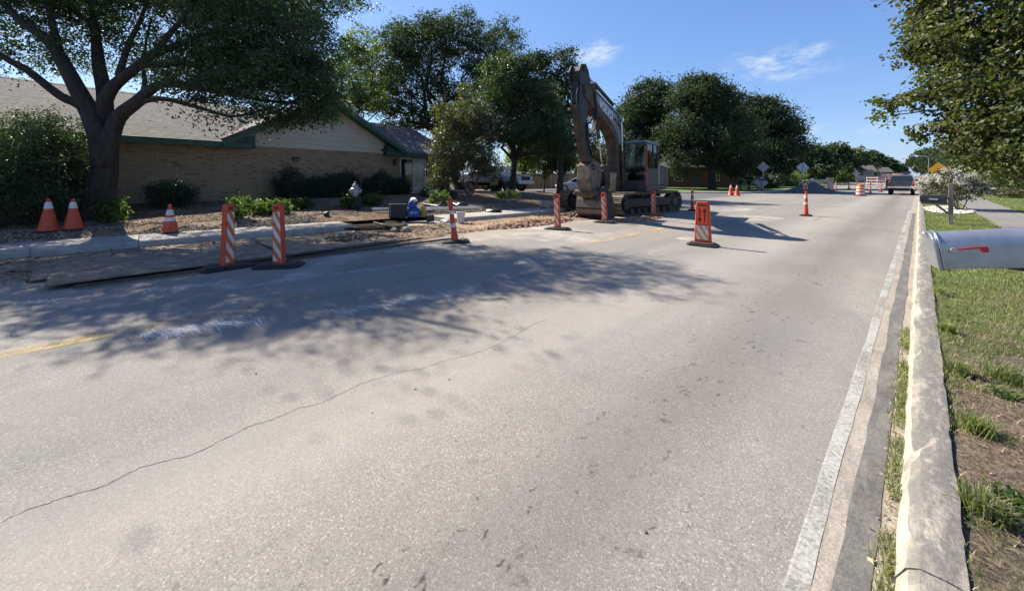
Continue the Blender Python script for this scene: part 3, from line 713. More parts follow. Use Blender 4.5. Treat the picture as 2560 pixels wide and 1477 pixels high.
# gable siding boards
z = WT; k = 0; ex = .235
MB().add([(GC-3.9, .03, WT), (GC+3.9, .03, WT), (GC, .03, 5.15)], [(0, 1, 2)]).build('gable_backing', M_SIDING, house)
while z < 5.0:
    z1 = min(z+ex, 5.12); w0 = (5.17-z)/gs-.0; w1 = (5.17-z1)/gs
    w0 = min(w0, 3.3+.0*k); w1 = min(w1, 3.3)
    mb = MB().add([(GC-w0, -.024, z), (GC+w0, -.024, z), (GC+w1, .004, z1+.012), (GC-w1, .004, z1+.012), (GC-w0, .02, z), (GC+w0, .02, z)], [(0, 1, 2, 3), (4, 5, 1, 0)])
    mb.build('siding_board', M_SIDING, house); z += ex; k += 1
# sliding door
door = MB().box2((D0, -.01, DB), (D0+.06, .09, DT)).box2((D1-.06, -.01, DB), (D1, .09, DT)).box2((D0+.062, -.01, DT-.07), (D1-.062, .09, DT)).box2((D0+.062, -.03, DB), (D1-.062, .09, DB+.06)).build('door', M_WFR, house, bevel=.006)
mid = (D0+D1)/2
MB().box2((mid-.035, -.012, DB+.062), (mid+.035, .05, DT-.072)).build('mullion', M_WFR, door)
MB().box2((D0+.062, .03, DB+.062), (mid-.037, .045, DT-.072)).build('pane', glass('dark_glass', (.012, .016, .02)), door)
MB().box2((mid+.037, .05, DB+.062), (D1-.062, .06, DT-.072)).build('pane', mat('curtained_glass', (.14, .17, .15), (.24, .26, .23), 5, .08, spec=.8), door)
mb = MB()
for i in range(1, 5): x = mid+.037+(D1-.062-mid-.037)*i/5; mb.box2((x-.006, .044, DB+.07), (x+.006, .049, DT-.08))
for i in range(1, 7): zz = DB+(DT-DB)*i/7; mb.box2((mid+.04, .0435, zz-.006), (D1-.065, .0485, zz+.006))
mb.build('grille', mat('grille_white', (.5, .5, .47), rough=.5), door)
MB().box2((D0-.02, -.16, DB-.16), (D1+.02, .04, DB-.002)).build('door_step', M_CONC, house)
# wall fittings
l1 = MB().box2((-6.66, -.10, 2.3), (-6.40, 0, 2.42)).add([(-6.70, -.15, 2.42), (-6.36, -.15, 2.42), (-6.36, .0, 2.47), (-6.70, 0, 2.47)], [(0, 1, 2, 3)]).build('wall_light', M_GREEN, house, bevel=.008)
l2 = MB().box2((-1.34, -.13, 2.2), (-1.2, 0, 2.52)).box2((-1.37, -.16, 2.5), (-1.17, 0, 2.55)).build('lantern', mat('black_iron', (.02, .02, .02), rough=.5), house, bevel=.008)
t = tpx(600, 3.0); MB().lathe([(.09, 0), (.09, .25), (.16, .27), (.16, .36), (.04, .4)], 14, (t, 3.0, EZ+3.5*math.tan(pitch)-.1)).build('roof_vent', mat('vent_white', (.7, .7, .68), rough=.5), house)
mb = MB(); 
# ================================================================== trees and shrubs
M_BARK = mat('oak_bark', (.022, .018, .016), (.055, .046, .039), 9, .95, bump=1.0, bscale=30, stretch=(1, 1, .35))
M_BARK2 = mat('smooth_bark', (.13, .085, .06), (.22, .16, .12), 8, .85, bump=.4, bscale=20, stretch=(1, 1, .25))
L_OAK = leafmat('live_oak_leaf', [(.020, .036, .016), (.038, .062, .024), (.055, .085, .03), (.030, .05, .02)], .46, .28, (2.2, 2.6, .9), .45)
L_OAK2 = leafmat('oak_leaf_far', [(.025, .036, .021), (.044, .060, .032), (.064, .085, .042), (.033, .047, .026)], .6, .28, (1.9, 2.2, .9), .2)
L_MYR = leafmat('myrtle_leaf', [(.045, .055, .026), (.075, .085, .038), (.10, .105, .05), (.09, .06, .032), (.055, .07, .03)], .42, .28)
L_GUM = leafmat('broad_leaf', [(.036, .054, .02), (.064, .086, .028), (.095, .112, .038), (.12, .103, .04), (.052, .07, .022)], .5, .30, (1.8, 2.0, .7), .3)
L_BOX = leafmat('hedge_leaf', [(.010, .022, .012), (.022, .042, .02), (.035, .06, .026)], .4, .2)
L_FRESH = leafmat('fresh_leaf', [(.030, .052, .013), (.05, .082, .02), (.075, .11, .03)], .5, .35, None, .3)
L_SHRUB = leafmat('grey_shrub_leaf', [(.018, .03, .016), (.035, .055, .028), (.06, .085, .045)], .5, .22, None, .3)
L_YEL = leafmat('yellow_green_leaf', [(.08, .11, .02), (.13, .16, .035), (.17, .18, .05)], .5, .35)

def ell_leaves(ells, n, clump=.55, per=60, shell=.5, flat=.75, seed=0):
    """leaf positions in clumps spread through ellipsoids [(c, r)]"""
    wts = [e[2] if len(e) > 2 else 1. for e in ells]; ells = [e[:2] for e in ells]
    vol = np.array([e[1][0]*e[1][1]*e[1][2] for e in ells])**.75*np.array(wts); cnt = (n*vol/vol.sum()/per).astype(int)+1
    P = []; O = []
    for (c, r), k in zip(ells, cnt):
        c = np.array(c, float); r = np.array(r, float)
        d = rng.normal(size=(k, 3)); d /= np.linalg.norm(d, axis=1, keepdims=True)
        rad = (shell**3+(1-shell**3)*rng.random(k))**(1/3)
        rad *= 1+.13*np.sin(d[:, 0]*4.1+c[0]*3)*np.cos(d[:, 1]*3.7+c[1])+.12*np.sin(d[:, 2]*6+d[:, 0]*5)
        cc = c+d*rad[:, None]*r
        q = per
        cr = clump*(.5+rng.random(k))
        loc = rng.normal(size=(k, q, 3))*.5*cr[:, None, None]*np.array([1, 1, flat])
        P.append((cc[:, None]+loc).reshape(-1, 3)); O.append((np.repeat(d, q, 0)+loc.reshape(-1, 3)/clump*.7))
    P = np.concatenate(P); O = np.concatenate(O); O /= np.linalg.norm(O, axis=1, keepdims=True)+1e-9
    return P, O
def curve_pts(a, b, sag=.0, n=6, wob=.12):
    a = Vector(a); b = Vector(b); L_ = (b-a).length; out = []
    for i in range(n+1):
        t = i/n; p = a.lerp(b, t); p.z += sag*L_*math.sin(t*math.pi)
        if 0 < i < n: p += Vector((random.gauss(0, 1), random.gauss(0, 1), random.gauss(0, .6)))*wob*L_*.15
        out.append(p)
    return out
def add_limb(mb, pts, r0, r1, n=7):
    k = len(pts); mb.tube(pts, [r0+(r1-r0)*(i/(k-1))**.8 for i in range(k)], n)
def make_tree(name, label, base, ells, nleaf, leaf, lm, trunk_r=.25, fork=None, bark=None, limbs=None, group=None, clump=.6, per=60, nl=9, cat='tree', lean=(0, 0), shell=.5, asp=.55, extra=None, twigs=True, flat=.75):
    base = Vector(base); root = empty(name, base, 0, label, cat, group)
    mb = MB(); B = base
    W_ = [e[2] if len(e) > 2 else 1. for e in ells]; ells = [e[:2] for e in ells]; E = [((Vector(c)-B), r) for c, r in ells]
    zc = min(c.z-r[2]*.5 for c, r in E); fork = fork or max(1.0, zc)
    f = Vector((lean[0], lean[1], fork))
    if limbs is None:
        p = [Vector((0, 0, -.15)), Vector((0, 0, .12)), f*.35+Vector((.03, -.02, 0)), f*.7+Vector((-.04, .03, 0)), f]
        mb.tube(p, [trunk_r*1.5, trunk_r*1.15, trunk_r, trunk_r*.9, trunk_r*.85], 12)
        for i in range(nl):
            c, r = E[i % len(E)]
            d = Vector((random.gauss(0, 1), random.gauss(0, 1), random.gauss(.2, .8))).normalized()
            tip = c+Vector((d.x*r[0], d.y*r[1], d.z*r[2]))*.72
            pts = curve_pts(f-Vector((0, 0, fork*.12*random.random())), tip, .06, 6, .5); add_limb(mb, pts, trunk_r*.5, .025)
            for j in range(3):
                s = pts[random.randint(2, 4)]; d2 = Vector((random.gauss(0, 1), random.gauss(0, 1), random.gauss(.3, .7))).normalized()
                add_limb(mb, curve_pts(s, s+d2*min(r)*.6, .05, 4, .5), trunk_r*.2, .015, 5)
    else:
        for (pts, r0, r1) in limbs: add_limb(mb, [Vector(p)-B for p in pts], r0, r1, 10)
    mb.build('trunk', bark or M_BARK, root, smooth='all')
    P, O = ell_leaves([(tuple(c), r, w) for (c, r), w in zip(E, W_)], nleaf, clump, per, shell, flat)
    if extra is not None and len(extra): P = np.concatenate([P, np.asarray(extra)-np.array(B)]); O = np.concatenate([O, np.tile([[0, 0, .3]], (len(extra), 1))])
    me = leaf_mesh('crown', P, leaf*(.6+.8*rng.random(len(P))), asp, .3, O)
    link('crown', me, lm, root)
    return root
def bush(name, label, c, r, n, leaf, lm, group=None, cat='shrub', clump=.16, stems=5, flatb=True, per=25, asp=.6, shell=.6):
    c = Vector(c); root = empty(name, c, 0, label, cat, group)
    P, O = ell_leaves([((0, 0, r[2]*.95), r)], n, clump, per, shell, 1)
    k = P[:, 2] > .0; P = P[k]; O = O[k]
    link('foliage', leaf_mesh('foliage', P, leaf*(.6+.8*rng.random(len(P))), asp, .3, O), lm, root)
    mb = MB()
    for i in range(stems):
        a = random.random()*6.28; mb.tube(curve_pts((.06*math.cos(a), .06*math.sin(a), -.1), (r[0]*.6*math.cos(a), r[1]*.6*math.sin(a), r[2]*1.3), .05, 4, .4), [.018, .016, .013, .01, .006], 5)
    mb.build('stem', M_BARK2, root, smooth='all'); return root

# ---- the big live oak on the left, limbs traced where they show
OB = at(243, 534, .5)
D0_ = 10.75
def limb(pxs, d0, d1, r0, r1):
    n = len(pxs); out = [p3(x, y, d0+(d1-d0)*(i/(n-1))) for i, (x, y) in enumerate(pxs)]
    # smooth resample
    res = []
    for i in range(n-1):
        for k in range(3):
            t = k/3; a, b = out[i], out[i+1]; p0 = out[max(i-1, 0)]; p3_ = out[min(i+2, n-1)]
            res.append(.5*((2*a)+(b-p0)*t+(2*p0-5*a+4*b-p3_)*t*t+(3*a-p0-3*b+p3_)*t**3))
    res.append(out[-1]); return (res, r0, r1)
LB = [
 limb([(240, 556), (242, 528), (252, 480), (261, 430), (264, 380), (258, 330), (250, 285)], D0_, D0_, .41, .20),
 limb([(262, 420), (252, 350), (232, 295), (212, 258), (190, 217), (162, 165), (132, 115), (91, 80), (49, 50), (5, 5), (-60, -60)], D0_, 10.0, .30, .05),
 limb([(236, 310), (222, 282), (192, 259), (154, 242), (110, 209), (69, 176), (27, 154), (-10, 133), (-80, 110), (-160, 90)], D0_, 9.6, .15, .05),
 limb([(150, 145), (138, 90), (125, 30), (110, -40), (100, -120)], 10.5, 10.8, .12, .03),
 limb([(264, 420), (263, 350), (262, 290), (261, 233), (247, 165), (242, 115), (233, 69), (214, 47), (176, 16), (150, -60)], D0_, 11.8, .27, .04),
 limb([(243, 80), (228, 20), (222, -40), (240, -140)], 11.3, 11.8, .09, .03),
 limb([(252, 330), (254, 282), (268, 240), (291, 209), (346, 165), (385, 135), (440, 115), (522, 82), (600, 40), (680, -30)], D0_, 10.4, .22, .03),
 limb([(296, 190), (324, 105), (346, 63), (372, -10), (390, -100)], 10.7, 11.4, .09, .03),
 limb([(345, 165), (412, 162), (495, 158), (550, 165), (632, 176), (720, 185)], 10.6, 9.9, .08, .025),
 limb([(268, 415), (276, 350), (297, 293), (343, 255), (370, 230), (412, 209), (495, 220), (577, 234), (640, 248), (740, 260)], D0_, 10.2, .24, .03),
 limb([(356, 240), (362, 200), (358, 165), (366, 100), (380, 45)], 10.6, 11.2, .07, .02),
 limb([(330, 262), (398, 247), (467, 261), (522, 277), (577, 291), (632, 283), (700, 262)], 10.6, 9.8, .08, .02),
 limb([(385, 135), (420, 90), (470, 30), (520, -60), (600, -160)], 10.5, 9.4, .09, .03),
 limb([(522, 82), (610, 90), (700, 110), (790, 140)], 10.3, 10.0, .05, .015),
 limb([(495, 158), (560, 120), (640, 100), (760, 70)], 10.3, 10.6, .05, .015),
]
EL = [(tuple(p3(745, 115, 10.3)), (1.3, 1.3, 1.2), .85), (tuple(p3(768, 210, 10.2)), (.95, .95, .8), .9), (tuple(p3(660, 160, 10.2)), (1.3, 1.3, .9), .7), (tuple(p3(590, 130, 10.6)), (1.2, 1.2, .8), .6), (tuple(p3(690, 225, 10.0)), (1.25, 1.25, .85)), (tuple(p3(620, 60, 10.4)), (1.7, 1.7, 1.1)), (tuple(p3(805, 225, 10.6)), (.62, .62, .7)), (tuple(p3(815, 275, 10.5)), (.45, .5, .35)), (tuple(p3(775, 290, 10.3)), (.55, .7, .34)), (tuple(p3(690, 300, 10.1)), (.45, .6, .25)),
      (tuple(p3(500, 150, 10.9)), (1.3, 1.3, .6)), (tuple(p3(520, 225, 10.4)), (1.2, 1.2, .35)),
      (tuple(p3(420, -20, 10.8)), (2.0, 2.0, 1.1), .42), (tuple(p3(330, 100, 11.6)), (1.2, 1.0, .6), .5), (tuple(p3(200, 50, 11.8)), (1.6, 1.6, .8), .4), (tuple(p3(90, 115, 11.2)), (1.2, 1.2, .5), .4), (tuple(p3(30, 20, 11.0)), (1.6, 1.6, .9), .4), (tuple(p3(140, -60, 11.3)), (2.2, 2.0, 1.0), .4), (tuple(p3(150, 170, 12.0)), (.8, .8, .4), .35),
      ((-13.7, .8, 7.1), (1.9, 1.9, 1.1), .9), ((-13.4, 4.6, 8.2), (1.8, 1.6, .9), .9), ((-14.6, 3.2, 7.6), (2.2, 1.9, 1.1), .8), ((-15.0, -.7, 7.0), (1.5, 1.4, .8), .8), ((-16.9, -2.0, 7.0), (1.8, 1.8, 1.2), .5), ((-17.2, .8, 8.4), (2.6, 2.6, 1.2), .6), ((-18.6, -2.5, 8.0), (2.2, 2.4, 1.2), .6), ((-18.5, -5.0, 7.0), (2.2, 2.2, 1.2), .5), ((-18.8, 1.8, 8.4), (2.4, 2.4, 1.2), .7), ((-12.6, 2.9, 6.6), (1.2, 1.4, .8), .6), ((-17.3, 1.8, 5.3), (1.6, 2.0, .6), .7), ((-17.0, 3.8, 5.6), (1.4, 1.4, .6), .7), ((-17.8, -.3, 5.2), (1.3, 1.3, .5), .4), ((-16.6, 5.2, 6.0), (1.2, 1.2, .5), .5)]
ext = []
for (pts, r0, r1) in LB[1:]:
    for p in pts[len(pts)//2:]:
        c = np.array(p)+rng.normal(size=3)*.35; ext.append(c+rng.normal(size=(60, 3))*np.array([.32, .32, .2]))
make_tree('live_oak', 'big spreading dark live oak with forked limbs arching over the house and road', OB, EL, 220000, .073, L_OAK, limbs=LB, clump=.31, per=48, shell=.25, flat=.55, extra=np.concatenate(ext))

# ---- trees behind the house and beside the works
def E_(px, py, d, rx, rz, ry=None): return (tuple(p3(px, py, d)), (rx, ry or rx, rz))
make_tree('live_oak', 'tall dark live oak rising behind the right end of the brick house', atd(1150, 31, .4),
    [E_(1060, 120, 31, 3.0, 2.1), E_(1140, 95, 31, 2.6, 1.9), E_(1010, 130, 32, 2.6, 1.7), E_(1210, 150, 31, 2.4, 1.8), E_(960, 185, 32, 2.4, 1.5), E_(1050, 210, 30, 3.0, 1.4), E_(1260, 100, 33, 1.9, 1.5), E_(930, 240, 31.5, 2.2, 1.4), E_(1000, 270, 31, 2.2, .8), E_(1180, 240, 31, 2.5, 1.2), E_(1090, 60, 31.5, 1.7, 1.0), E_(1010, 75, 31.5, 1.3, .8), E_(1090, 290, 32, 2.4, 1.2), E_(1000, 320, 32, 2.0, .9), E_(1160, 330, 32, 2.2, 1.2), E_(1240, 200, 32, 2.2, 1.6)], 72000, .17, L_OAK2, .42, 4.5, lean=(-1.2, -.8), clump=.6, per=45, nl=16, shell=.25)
make_tree('elm_tree', 'yellow green tree in front of the dark oaks, right of the big oak crown', atd(880, 27, .45),
    [E_(880, 190, 27, 1.5, 2.0), E_(900, 110, 27, 1.2, 1.2), E_(860, 270, 27, 1.3, 1.0), E_(925, 250, 27.5, 1.3, .9)], 12000, .15, leafmat('elm_leaf', [(.04, .065, .022), (.08, .11, .03), (.12, .15, .04)], .45, .35), .16, 2.6, clump=.45, per=40)
make_tree('live_oak', 'round dark oak with a leaning trunk beside the white pickup', atd(1278, 22, .42),
    [E_(1275, 205, 22, 1.7, 1.25), E_(1330, 250, 22, 1.6, 1.2), E_(1230, 275, 21.6, 1.2, 1.0), E_(1290, 330, 21.5, 1.8, .8), E_(1370, 320, 22, 1.4, 1.0), E_(1400, 370, 22.5, 1.1, .5), E_(1250, 160, 22.3, .9, .6), E_(1310, 165, 22, .9, .7)], 42000, .12, L_OAK, .19, 2.2, lean=(.15, .15), clump=.42, per=45, nl=12, shell=.3)
make_tree('live_oak', 'tall oak showing just left of the excavator arm', atd(1400, 31, .3),
    [E_(1400, 165, 31, 1.5, 1.4), E_(1380, 230, 31, 1.8, 1.5), E_(1430, 240, 31, 1.5, 1.4), E_(1420, 310, 31, 2.0, 1.4), E_(1350, 160, 31.5, 1.2, 1.0), E_(1310, 260, 31, 2.3, 1.8), E_(1340, 340, 31, 2.4, 1.4), E_(1450, 360, 31.5, 1.5, 1.1)], 30000, .18, L_OAK2, .25, 3.0, clump=.55, per=40)
# crape myrtle with several slim stems
mp_ = atd(1172, 20, .42); stems = []
for i in range(9):
    a = i*2.4; top = p3(1100+18*i+random.uniform(-10, 10), 330-40*math.sin(i*.4), 20+random.uniform(-.8, .8))
    stems.append(([mp_+Vector((.14*math.cos(a), .14*math.sin(a), -.1))]+curve_pts(mp_+Vector((.16*math.cos(a), .16*math.sin(a), .1)), top, .03, 6, .35), .045, .012))
make_tree('crape_myrtle', 'olive crape myrtle with many slim stems right of the sliding door', mp_,
    [E_(1160, 300, 20, 1.35, 1.0), E_(1130, 360, 19.8, 1.2, .8), E_(1200, 350, 20, 1.1, 1.1), E_(1170, 400, 20, 1.5, .7), E_(1115, 420, 19.6, .95, .55), E_(1220, 420, 20, .9, .6), E_(1165, 245, 20, .5, .75), E_(1110, 280, 20, .5, .6), E_(1100, 455, 19.3, .7, .35), E_(1190, 300, 20.3, .9, .6)], 30000, .10, L_MYR, limbs=stems, bark=M_BARK2, clump=.3, per=35, shell=.25, group=None)
# shrubs and small trees along the side street
for i, (px, py, d, r, rz, lb) in enumerate([(1310, 405, 34, 1.6, 1.3, 'first small tree at the wooden fence, counting from the leaning oak'), (1360, 400, 36, 1.5, 1.5, 'second small tree at the wooden fence, counting from the leaning oak'), (1405, 395, 36, 1.4, 1.4, 'small tree above the silver sedan at the wooden fence')]):
    make_tree('small_tree', lb, atd(px, d, .2), [E_(px, py, d, r, rz), E_(px-14, py-28, d, r*.7, rz*.7), E_(px+15, py-18, d, r*.7, rz*.7)], 8000, .17, L_YEL if i == 0 else L_OAK2, .07, 1.2, clump=.4, per=35, group='small trees at the wooden fence')
# oaks on the far corner
oakC = make_tree('live_oak', 'leftmost broad oak on the far corner, right behind the excavator cab', atd(1612, 50, .2),
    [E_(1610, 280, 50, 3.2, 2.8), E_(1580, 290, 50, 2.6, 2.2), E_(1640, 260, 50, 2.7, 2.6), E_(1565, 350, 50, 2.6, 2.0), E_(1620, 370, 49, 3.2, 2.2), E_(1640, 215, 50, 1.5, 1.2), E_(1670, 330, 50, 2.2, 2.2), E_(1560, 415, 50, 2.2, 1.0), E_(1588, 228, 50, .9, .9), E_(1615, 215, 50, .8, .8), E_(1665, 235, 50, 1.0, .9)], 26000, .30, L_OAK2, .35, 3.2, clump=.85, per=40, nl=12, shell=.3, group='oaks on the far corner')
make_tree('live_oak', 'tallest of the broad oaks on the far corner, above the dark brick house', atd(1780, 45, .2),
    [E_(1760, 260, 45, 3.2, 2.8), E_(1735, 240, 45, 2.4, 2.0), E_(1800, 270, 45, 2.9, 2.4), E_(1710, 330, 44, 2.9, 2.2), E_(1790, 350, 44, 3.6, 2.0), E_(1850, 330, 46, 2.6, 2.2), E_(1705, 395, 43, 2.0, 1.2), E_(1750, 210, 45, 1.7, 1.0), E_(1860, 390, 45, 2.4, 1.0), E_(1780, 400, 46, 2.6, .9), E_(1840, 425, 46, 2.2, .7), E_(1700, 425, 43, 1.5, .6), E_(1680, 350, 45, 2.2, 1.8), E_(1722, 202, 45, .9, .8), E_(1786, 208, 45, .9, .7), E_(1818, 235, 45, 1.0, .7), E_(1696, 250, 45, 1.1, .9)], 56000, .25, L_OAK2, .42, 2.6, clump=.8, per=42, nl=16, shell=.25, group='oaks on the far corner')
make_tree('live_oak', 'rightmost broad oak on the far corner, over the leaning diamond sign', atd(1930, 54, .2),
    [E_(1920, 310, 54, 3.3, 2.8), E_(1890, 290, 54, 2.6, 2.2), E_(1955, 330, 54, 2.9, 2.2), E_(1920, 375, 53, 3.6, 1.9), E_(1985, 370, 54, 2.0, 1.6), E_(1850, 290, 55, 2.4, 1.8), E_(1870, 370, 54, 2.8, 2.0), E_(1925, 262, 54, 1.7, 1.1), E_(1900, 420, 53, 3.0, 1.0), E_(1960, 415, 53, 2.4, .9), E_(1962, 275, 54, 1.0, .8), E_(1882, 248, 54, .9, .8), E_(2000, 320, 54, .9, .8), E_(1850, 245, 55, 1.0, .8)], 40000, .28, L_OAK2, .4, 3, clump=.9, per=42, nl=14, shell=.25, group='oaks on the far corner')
# row of trees down the left side
far = [(2030, 400, 78, 3.4, 2.6, L_OAK2, 'pointed dark tree just right of the leaning diamond sign'), (2080, 398, 95, 4.6, 3.4, L_OAK2, 'first tree of the distant left row, counting from the leaning sign'), (2120, 405, 112, 5.2, 3.6, leafmat('autumn_oak_leaf', [(.05, .065, .022), (.085, .09, .03), (.10, .085, .032)], .5, .25), 'olive tinged tree in the middle of the distant left row'), (2165, 408, 130, 5.0, 3.4, L_OAK2, 'third tree of the distant left row, counting from the leaning sign'), (2205, 418, 155, 4.8, 3.2, L_OAK2, 'fourth tree of the distant left row, near the far barricades'), (2235, 428, 190, 4.2, 2.8, L_OAK2, 'last small tree of the distant left row by the crest')]
for (px, py, d, r, rz, lm, lb) in far:
    y = atd(px, d).y; b = atd(px, d, longz(y)); zc = zat(py, d)
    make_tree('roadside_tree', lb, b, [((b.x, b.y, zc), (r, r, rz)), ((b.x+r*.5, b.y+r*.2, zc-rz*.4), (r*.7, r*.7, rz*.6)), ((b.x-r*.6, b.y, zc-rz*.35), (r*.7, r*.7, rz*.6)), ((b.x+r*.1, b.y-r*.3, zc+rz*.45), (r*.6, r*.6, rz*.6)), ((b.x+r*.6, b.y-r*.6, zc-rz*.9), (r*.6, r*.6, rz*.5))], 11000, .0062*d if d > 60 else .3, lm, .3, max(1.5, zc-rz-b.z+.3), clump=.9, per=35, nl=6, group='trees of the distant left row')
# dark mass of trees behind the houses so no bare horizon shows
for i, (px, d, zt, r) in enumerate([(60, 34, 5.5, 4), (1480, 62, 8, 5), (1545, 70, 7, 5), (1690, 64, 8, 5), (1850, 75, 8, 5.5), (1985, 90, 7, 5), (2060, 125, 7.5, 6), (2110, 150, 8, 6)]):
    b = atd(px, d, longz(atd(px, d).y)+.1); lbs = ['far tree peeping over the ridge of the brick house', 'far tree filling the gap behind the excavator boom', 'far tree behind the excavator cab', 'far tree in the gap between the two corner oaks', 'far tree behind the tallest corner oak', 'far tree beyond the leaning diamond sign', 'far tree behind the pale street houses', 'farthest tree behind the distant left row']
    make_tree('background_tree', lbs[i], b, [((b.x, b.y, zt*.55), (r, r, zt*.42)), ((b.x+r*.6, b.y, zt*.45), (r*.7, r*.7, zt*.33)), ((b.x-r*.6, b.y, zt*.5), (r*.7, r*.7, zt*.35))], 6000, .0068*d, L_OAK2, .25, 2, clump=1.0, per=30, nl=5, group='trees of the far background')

# ---- right side
gum = [E_(2440, 70, 13, 1.9, 1.3), E_(2380, 110, 13.6, 1.3, 1.1), E_(2330, 150, 14.2, .9, .6), E_(2500, 170, 12.2, 1.9, 1.2), E_(2330, 40, 14, 1.0, 1.0), E_(2290, 130, 14.3, .5, .4), E_(2420, 220, 12.8, 1.3, .6), E_(2330, 240, 13.6, .8, .32), E_(2260, 262, 14.2, .75, .36), E_(2205, 258, 14.6, .38, .2), E_(2225, 290, 14.4, .35, .2), E_(2400, 285, 13, .9, .45), E_(2330, 322, 13.4, .7, .25), E_(2295, 340, 13.7, .4, .13), E_(2460, 320, 12.2, 1.2, .6), E_(2560, 330, 11.4, 1.6, .9), E_(2540, 60, 12, 2.0, 1.6), E_(2400, 360, 12.8, .7, .3), E_(2480, 400, 12.2, .9, .3), E_(2570, 240, 11.4, 1.6, 1.0), E_(2420, -80, 13, 2.2, 1.3), E_(2600, 410, 11.3, 1.2, .5), E_(2500, 350, 12, 1.2, .5), E_(2450, 385, 12.8, .8, .35), E_(2545, 425, 13.5, 1.0, .4)]
gb = Vector((5.2, 18.6, .2)); gl = []
gf = gb+Vector((-.3, 0, 2.6))
gl.append(([gb-Vector((0, 0, .2)), gb+Vector((-.05, 0, .6)), gb+Vector((-.15, .05, 1.6)), gf], .30, .24))
for c, r in gum:
    gl.append((curve_pts(gf, Vector(c), .08, 6, .4), .10, .015))
make_tree('sweetgum_tree', 'broad leaved olive green tree leaning in from the right edge over the road', gb, gum, 32000, .14, L_GUM, limbs=gl, clump=.34, per=30, shell=.15, asp=.75)
for (px, py, d, r, rz, lb, lm) in [(2345, 400, 120, 6.0, 4.4, 'rounded far tree left of the street lamp on the right side', L_OAK2), (2400, 395, 80, 5.5, 4.0, 'dark tree behind the yellow diamond sign', L_OAK2), (2460, 405, 60, 5.0, 3.4, 'dark tree behind the white flowering myrtle', L_OAK2), (2520, 420, 46, 4.2, 2.6, 'green tree at the right end of the walkway', L_GUM), (2575, 400, 36, 3.6, 3.0, 'dark tree at the right frame edge beyond the walkway', L_OAK2), (2500, 390, 52, 4.6, 3.6, 'tall dark tree filling the gap above the low hedge', L_OAK2), (2435, 418, 44, 2.6, 1.9, 'small dark tree right behind the white flowers', L_OAK2)]:
    b = atd(px, d, longz(atd(px, d).y)+.15); zc = zat(py, d)
    make_tree('roadside_tree', lb, b, [((b.x, b.y, zc), (r, r, rz)), ((b.x-r*.55, b.y, zc-rz*.35), (r*.6, r*.6, rz*.6)), ((b.x+r*.5, b.y+r*.4, zc+rz*.1), (r*.7, r*.7, rz*.7)), ((b.x, b.y-r*.6, zc-rz*.6), (r*.7, r*.7, rz*.55))], 14000, max(.2, .0052*d), lm, .3, max(1.2, zc-rz-b.z+.4), clump=.8, per=35, nl=6, group='trees of the right side')
for i, (px, d) in enumerate([(2470, 42), (2535, 33), (2600, 27)]):
    b = atd(px, d, .2); bush('understory_shrub', ['first', 'second', 'third'][i]+' dark understory shrub beyond the walkway, counting from the road', b, (2.2, 2.2, 1.1+.2*i), 5000, .17, L_GUM if i == 1 else L_OAK2, 'understory shrubs beyond the walkway', clump=.5)
for i in range(4):
    b = atd(2505+22*i, 27-.4*i, .2); bush('low_hedge', ['first', 'second', 'third', 'fourth'][i]+' clump of the low clipped hedge right of the walkway, from the road', b, (.65, .65, .28), 1600, .07, L_MYR, 'clumps of the low hedge')
# white flowering crape myrtle by the black mailbox
wm = at(2400, 528, .13)
P = []; 
wst = [(curve_pts(wm+Vector((.05*math.cos(i*1.3), .05*math.sin(i*1.3), 0)), p3(2316+22*i, 455+5*math.sin(i), 17.0+.3*math.sin(i*2)), .06, 5, .3), .025, .008) for i in range(6)]
wtree = make_tree('white_crape_myrtle', 'small crape myrtle smothered in white flowers behind the black mailbox', wm,
    [E_(2361, 465, 17, .8, .38), E_(2406, 455, 17, .8, .45), E_(2326, 470, 17.2, .45, .28), E_(2446, 475, 17, .5, .28), E_(2401, 490, 17, .6, .2), E_(2366, 435, 17, .45, .2)], 6000, .075, L_MYR, limbs=wst, bark=M_BARK2, clump=.16, per=20, shell=.2)
P, O = ell_leaves([(tuple(Vector(c)-wm), r) for c, r in [E_(2361, 460, 17, .88, .42), E_(2406, 450, 17, .86, .48), E_(2324, 468, 17.2, .5, .32), E_(2448, 472, 17, .52, .3), E_(2366, 432, 17, .5, .22), E_(2428, 432, 17, .2, .12)]], 5200, .10, 26, .6)
M_FLOWER = leafmat('white_blossom', [(.55, .52, .45), (.68, .65, .58), (.76, .73, .68)], .7, .35, (1, 1, 1))
link('blossom', leaf_mesh('blossom', P, .055*(.6+.8*rng.random(len(P))), .8, .4, O), M_FLOWER, wtree)

# ---- shrubs round the house
big = [(40, 420, 9.8, 1.3, .95), (120, 400, 10.6, 1.05, .9), (0, 480, 9.2, 1.0, .75), (150, 470, 10.9, .75, .7), (75, 500, 9.6, .9, .5), (-60, 430, 9.2, 1.4, 1.1), (165, 400, 11.4, .7, .7), (140, 330, 11.2, .8, .55), (50, 330, 10.8, 1.1, .55), (130, 520, 10.2, .5, .35)]
bb = atd(100, 9.9, .4); root = make_tree('large_shrub', 'large dark evergreen shrub filling the left edge beside the oak trunk', bb, [E_(a, b, c, d, e) for a, b, c, d, e in big], 46000, .06, L_SHRUB, limbs=[(curve_pts(bb-Vector((0, 0, .1)), p3(a, b, c), .05, 5, .4), .04, .01) for a, b, c, d, e in big], cat='shrub', clump=.22, per=36, shell=.35)
bush('clipped_shrub', 'rounded clipped dark shrub alone in front of the brick wall', tuple(atd(432, 12.8, .60)), (.68, .6, .40), 9000, .05, L_BOX)
hb = [(725, 430, .62, .78), (780, 448, .55, .55), (825, 440, .65, .62), (865, 436, .6, .72), (905, 450, .5, .5), (953, 436, .62, .74), (1000, 450, .6, .55)]
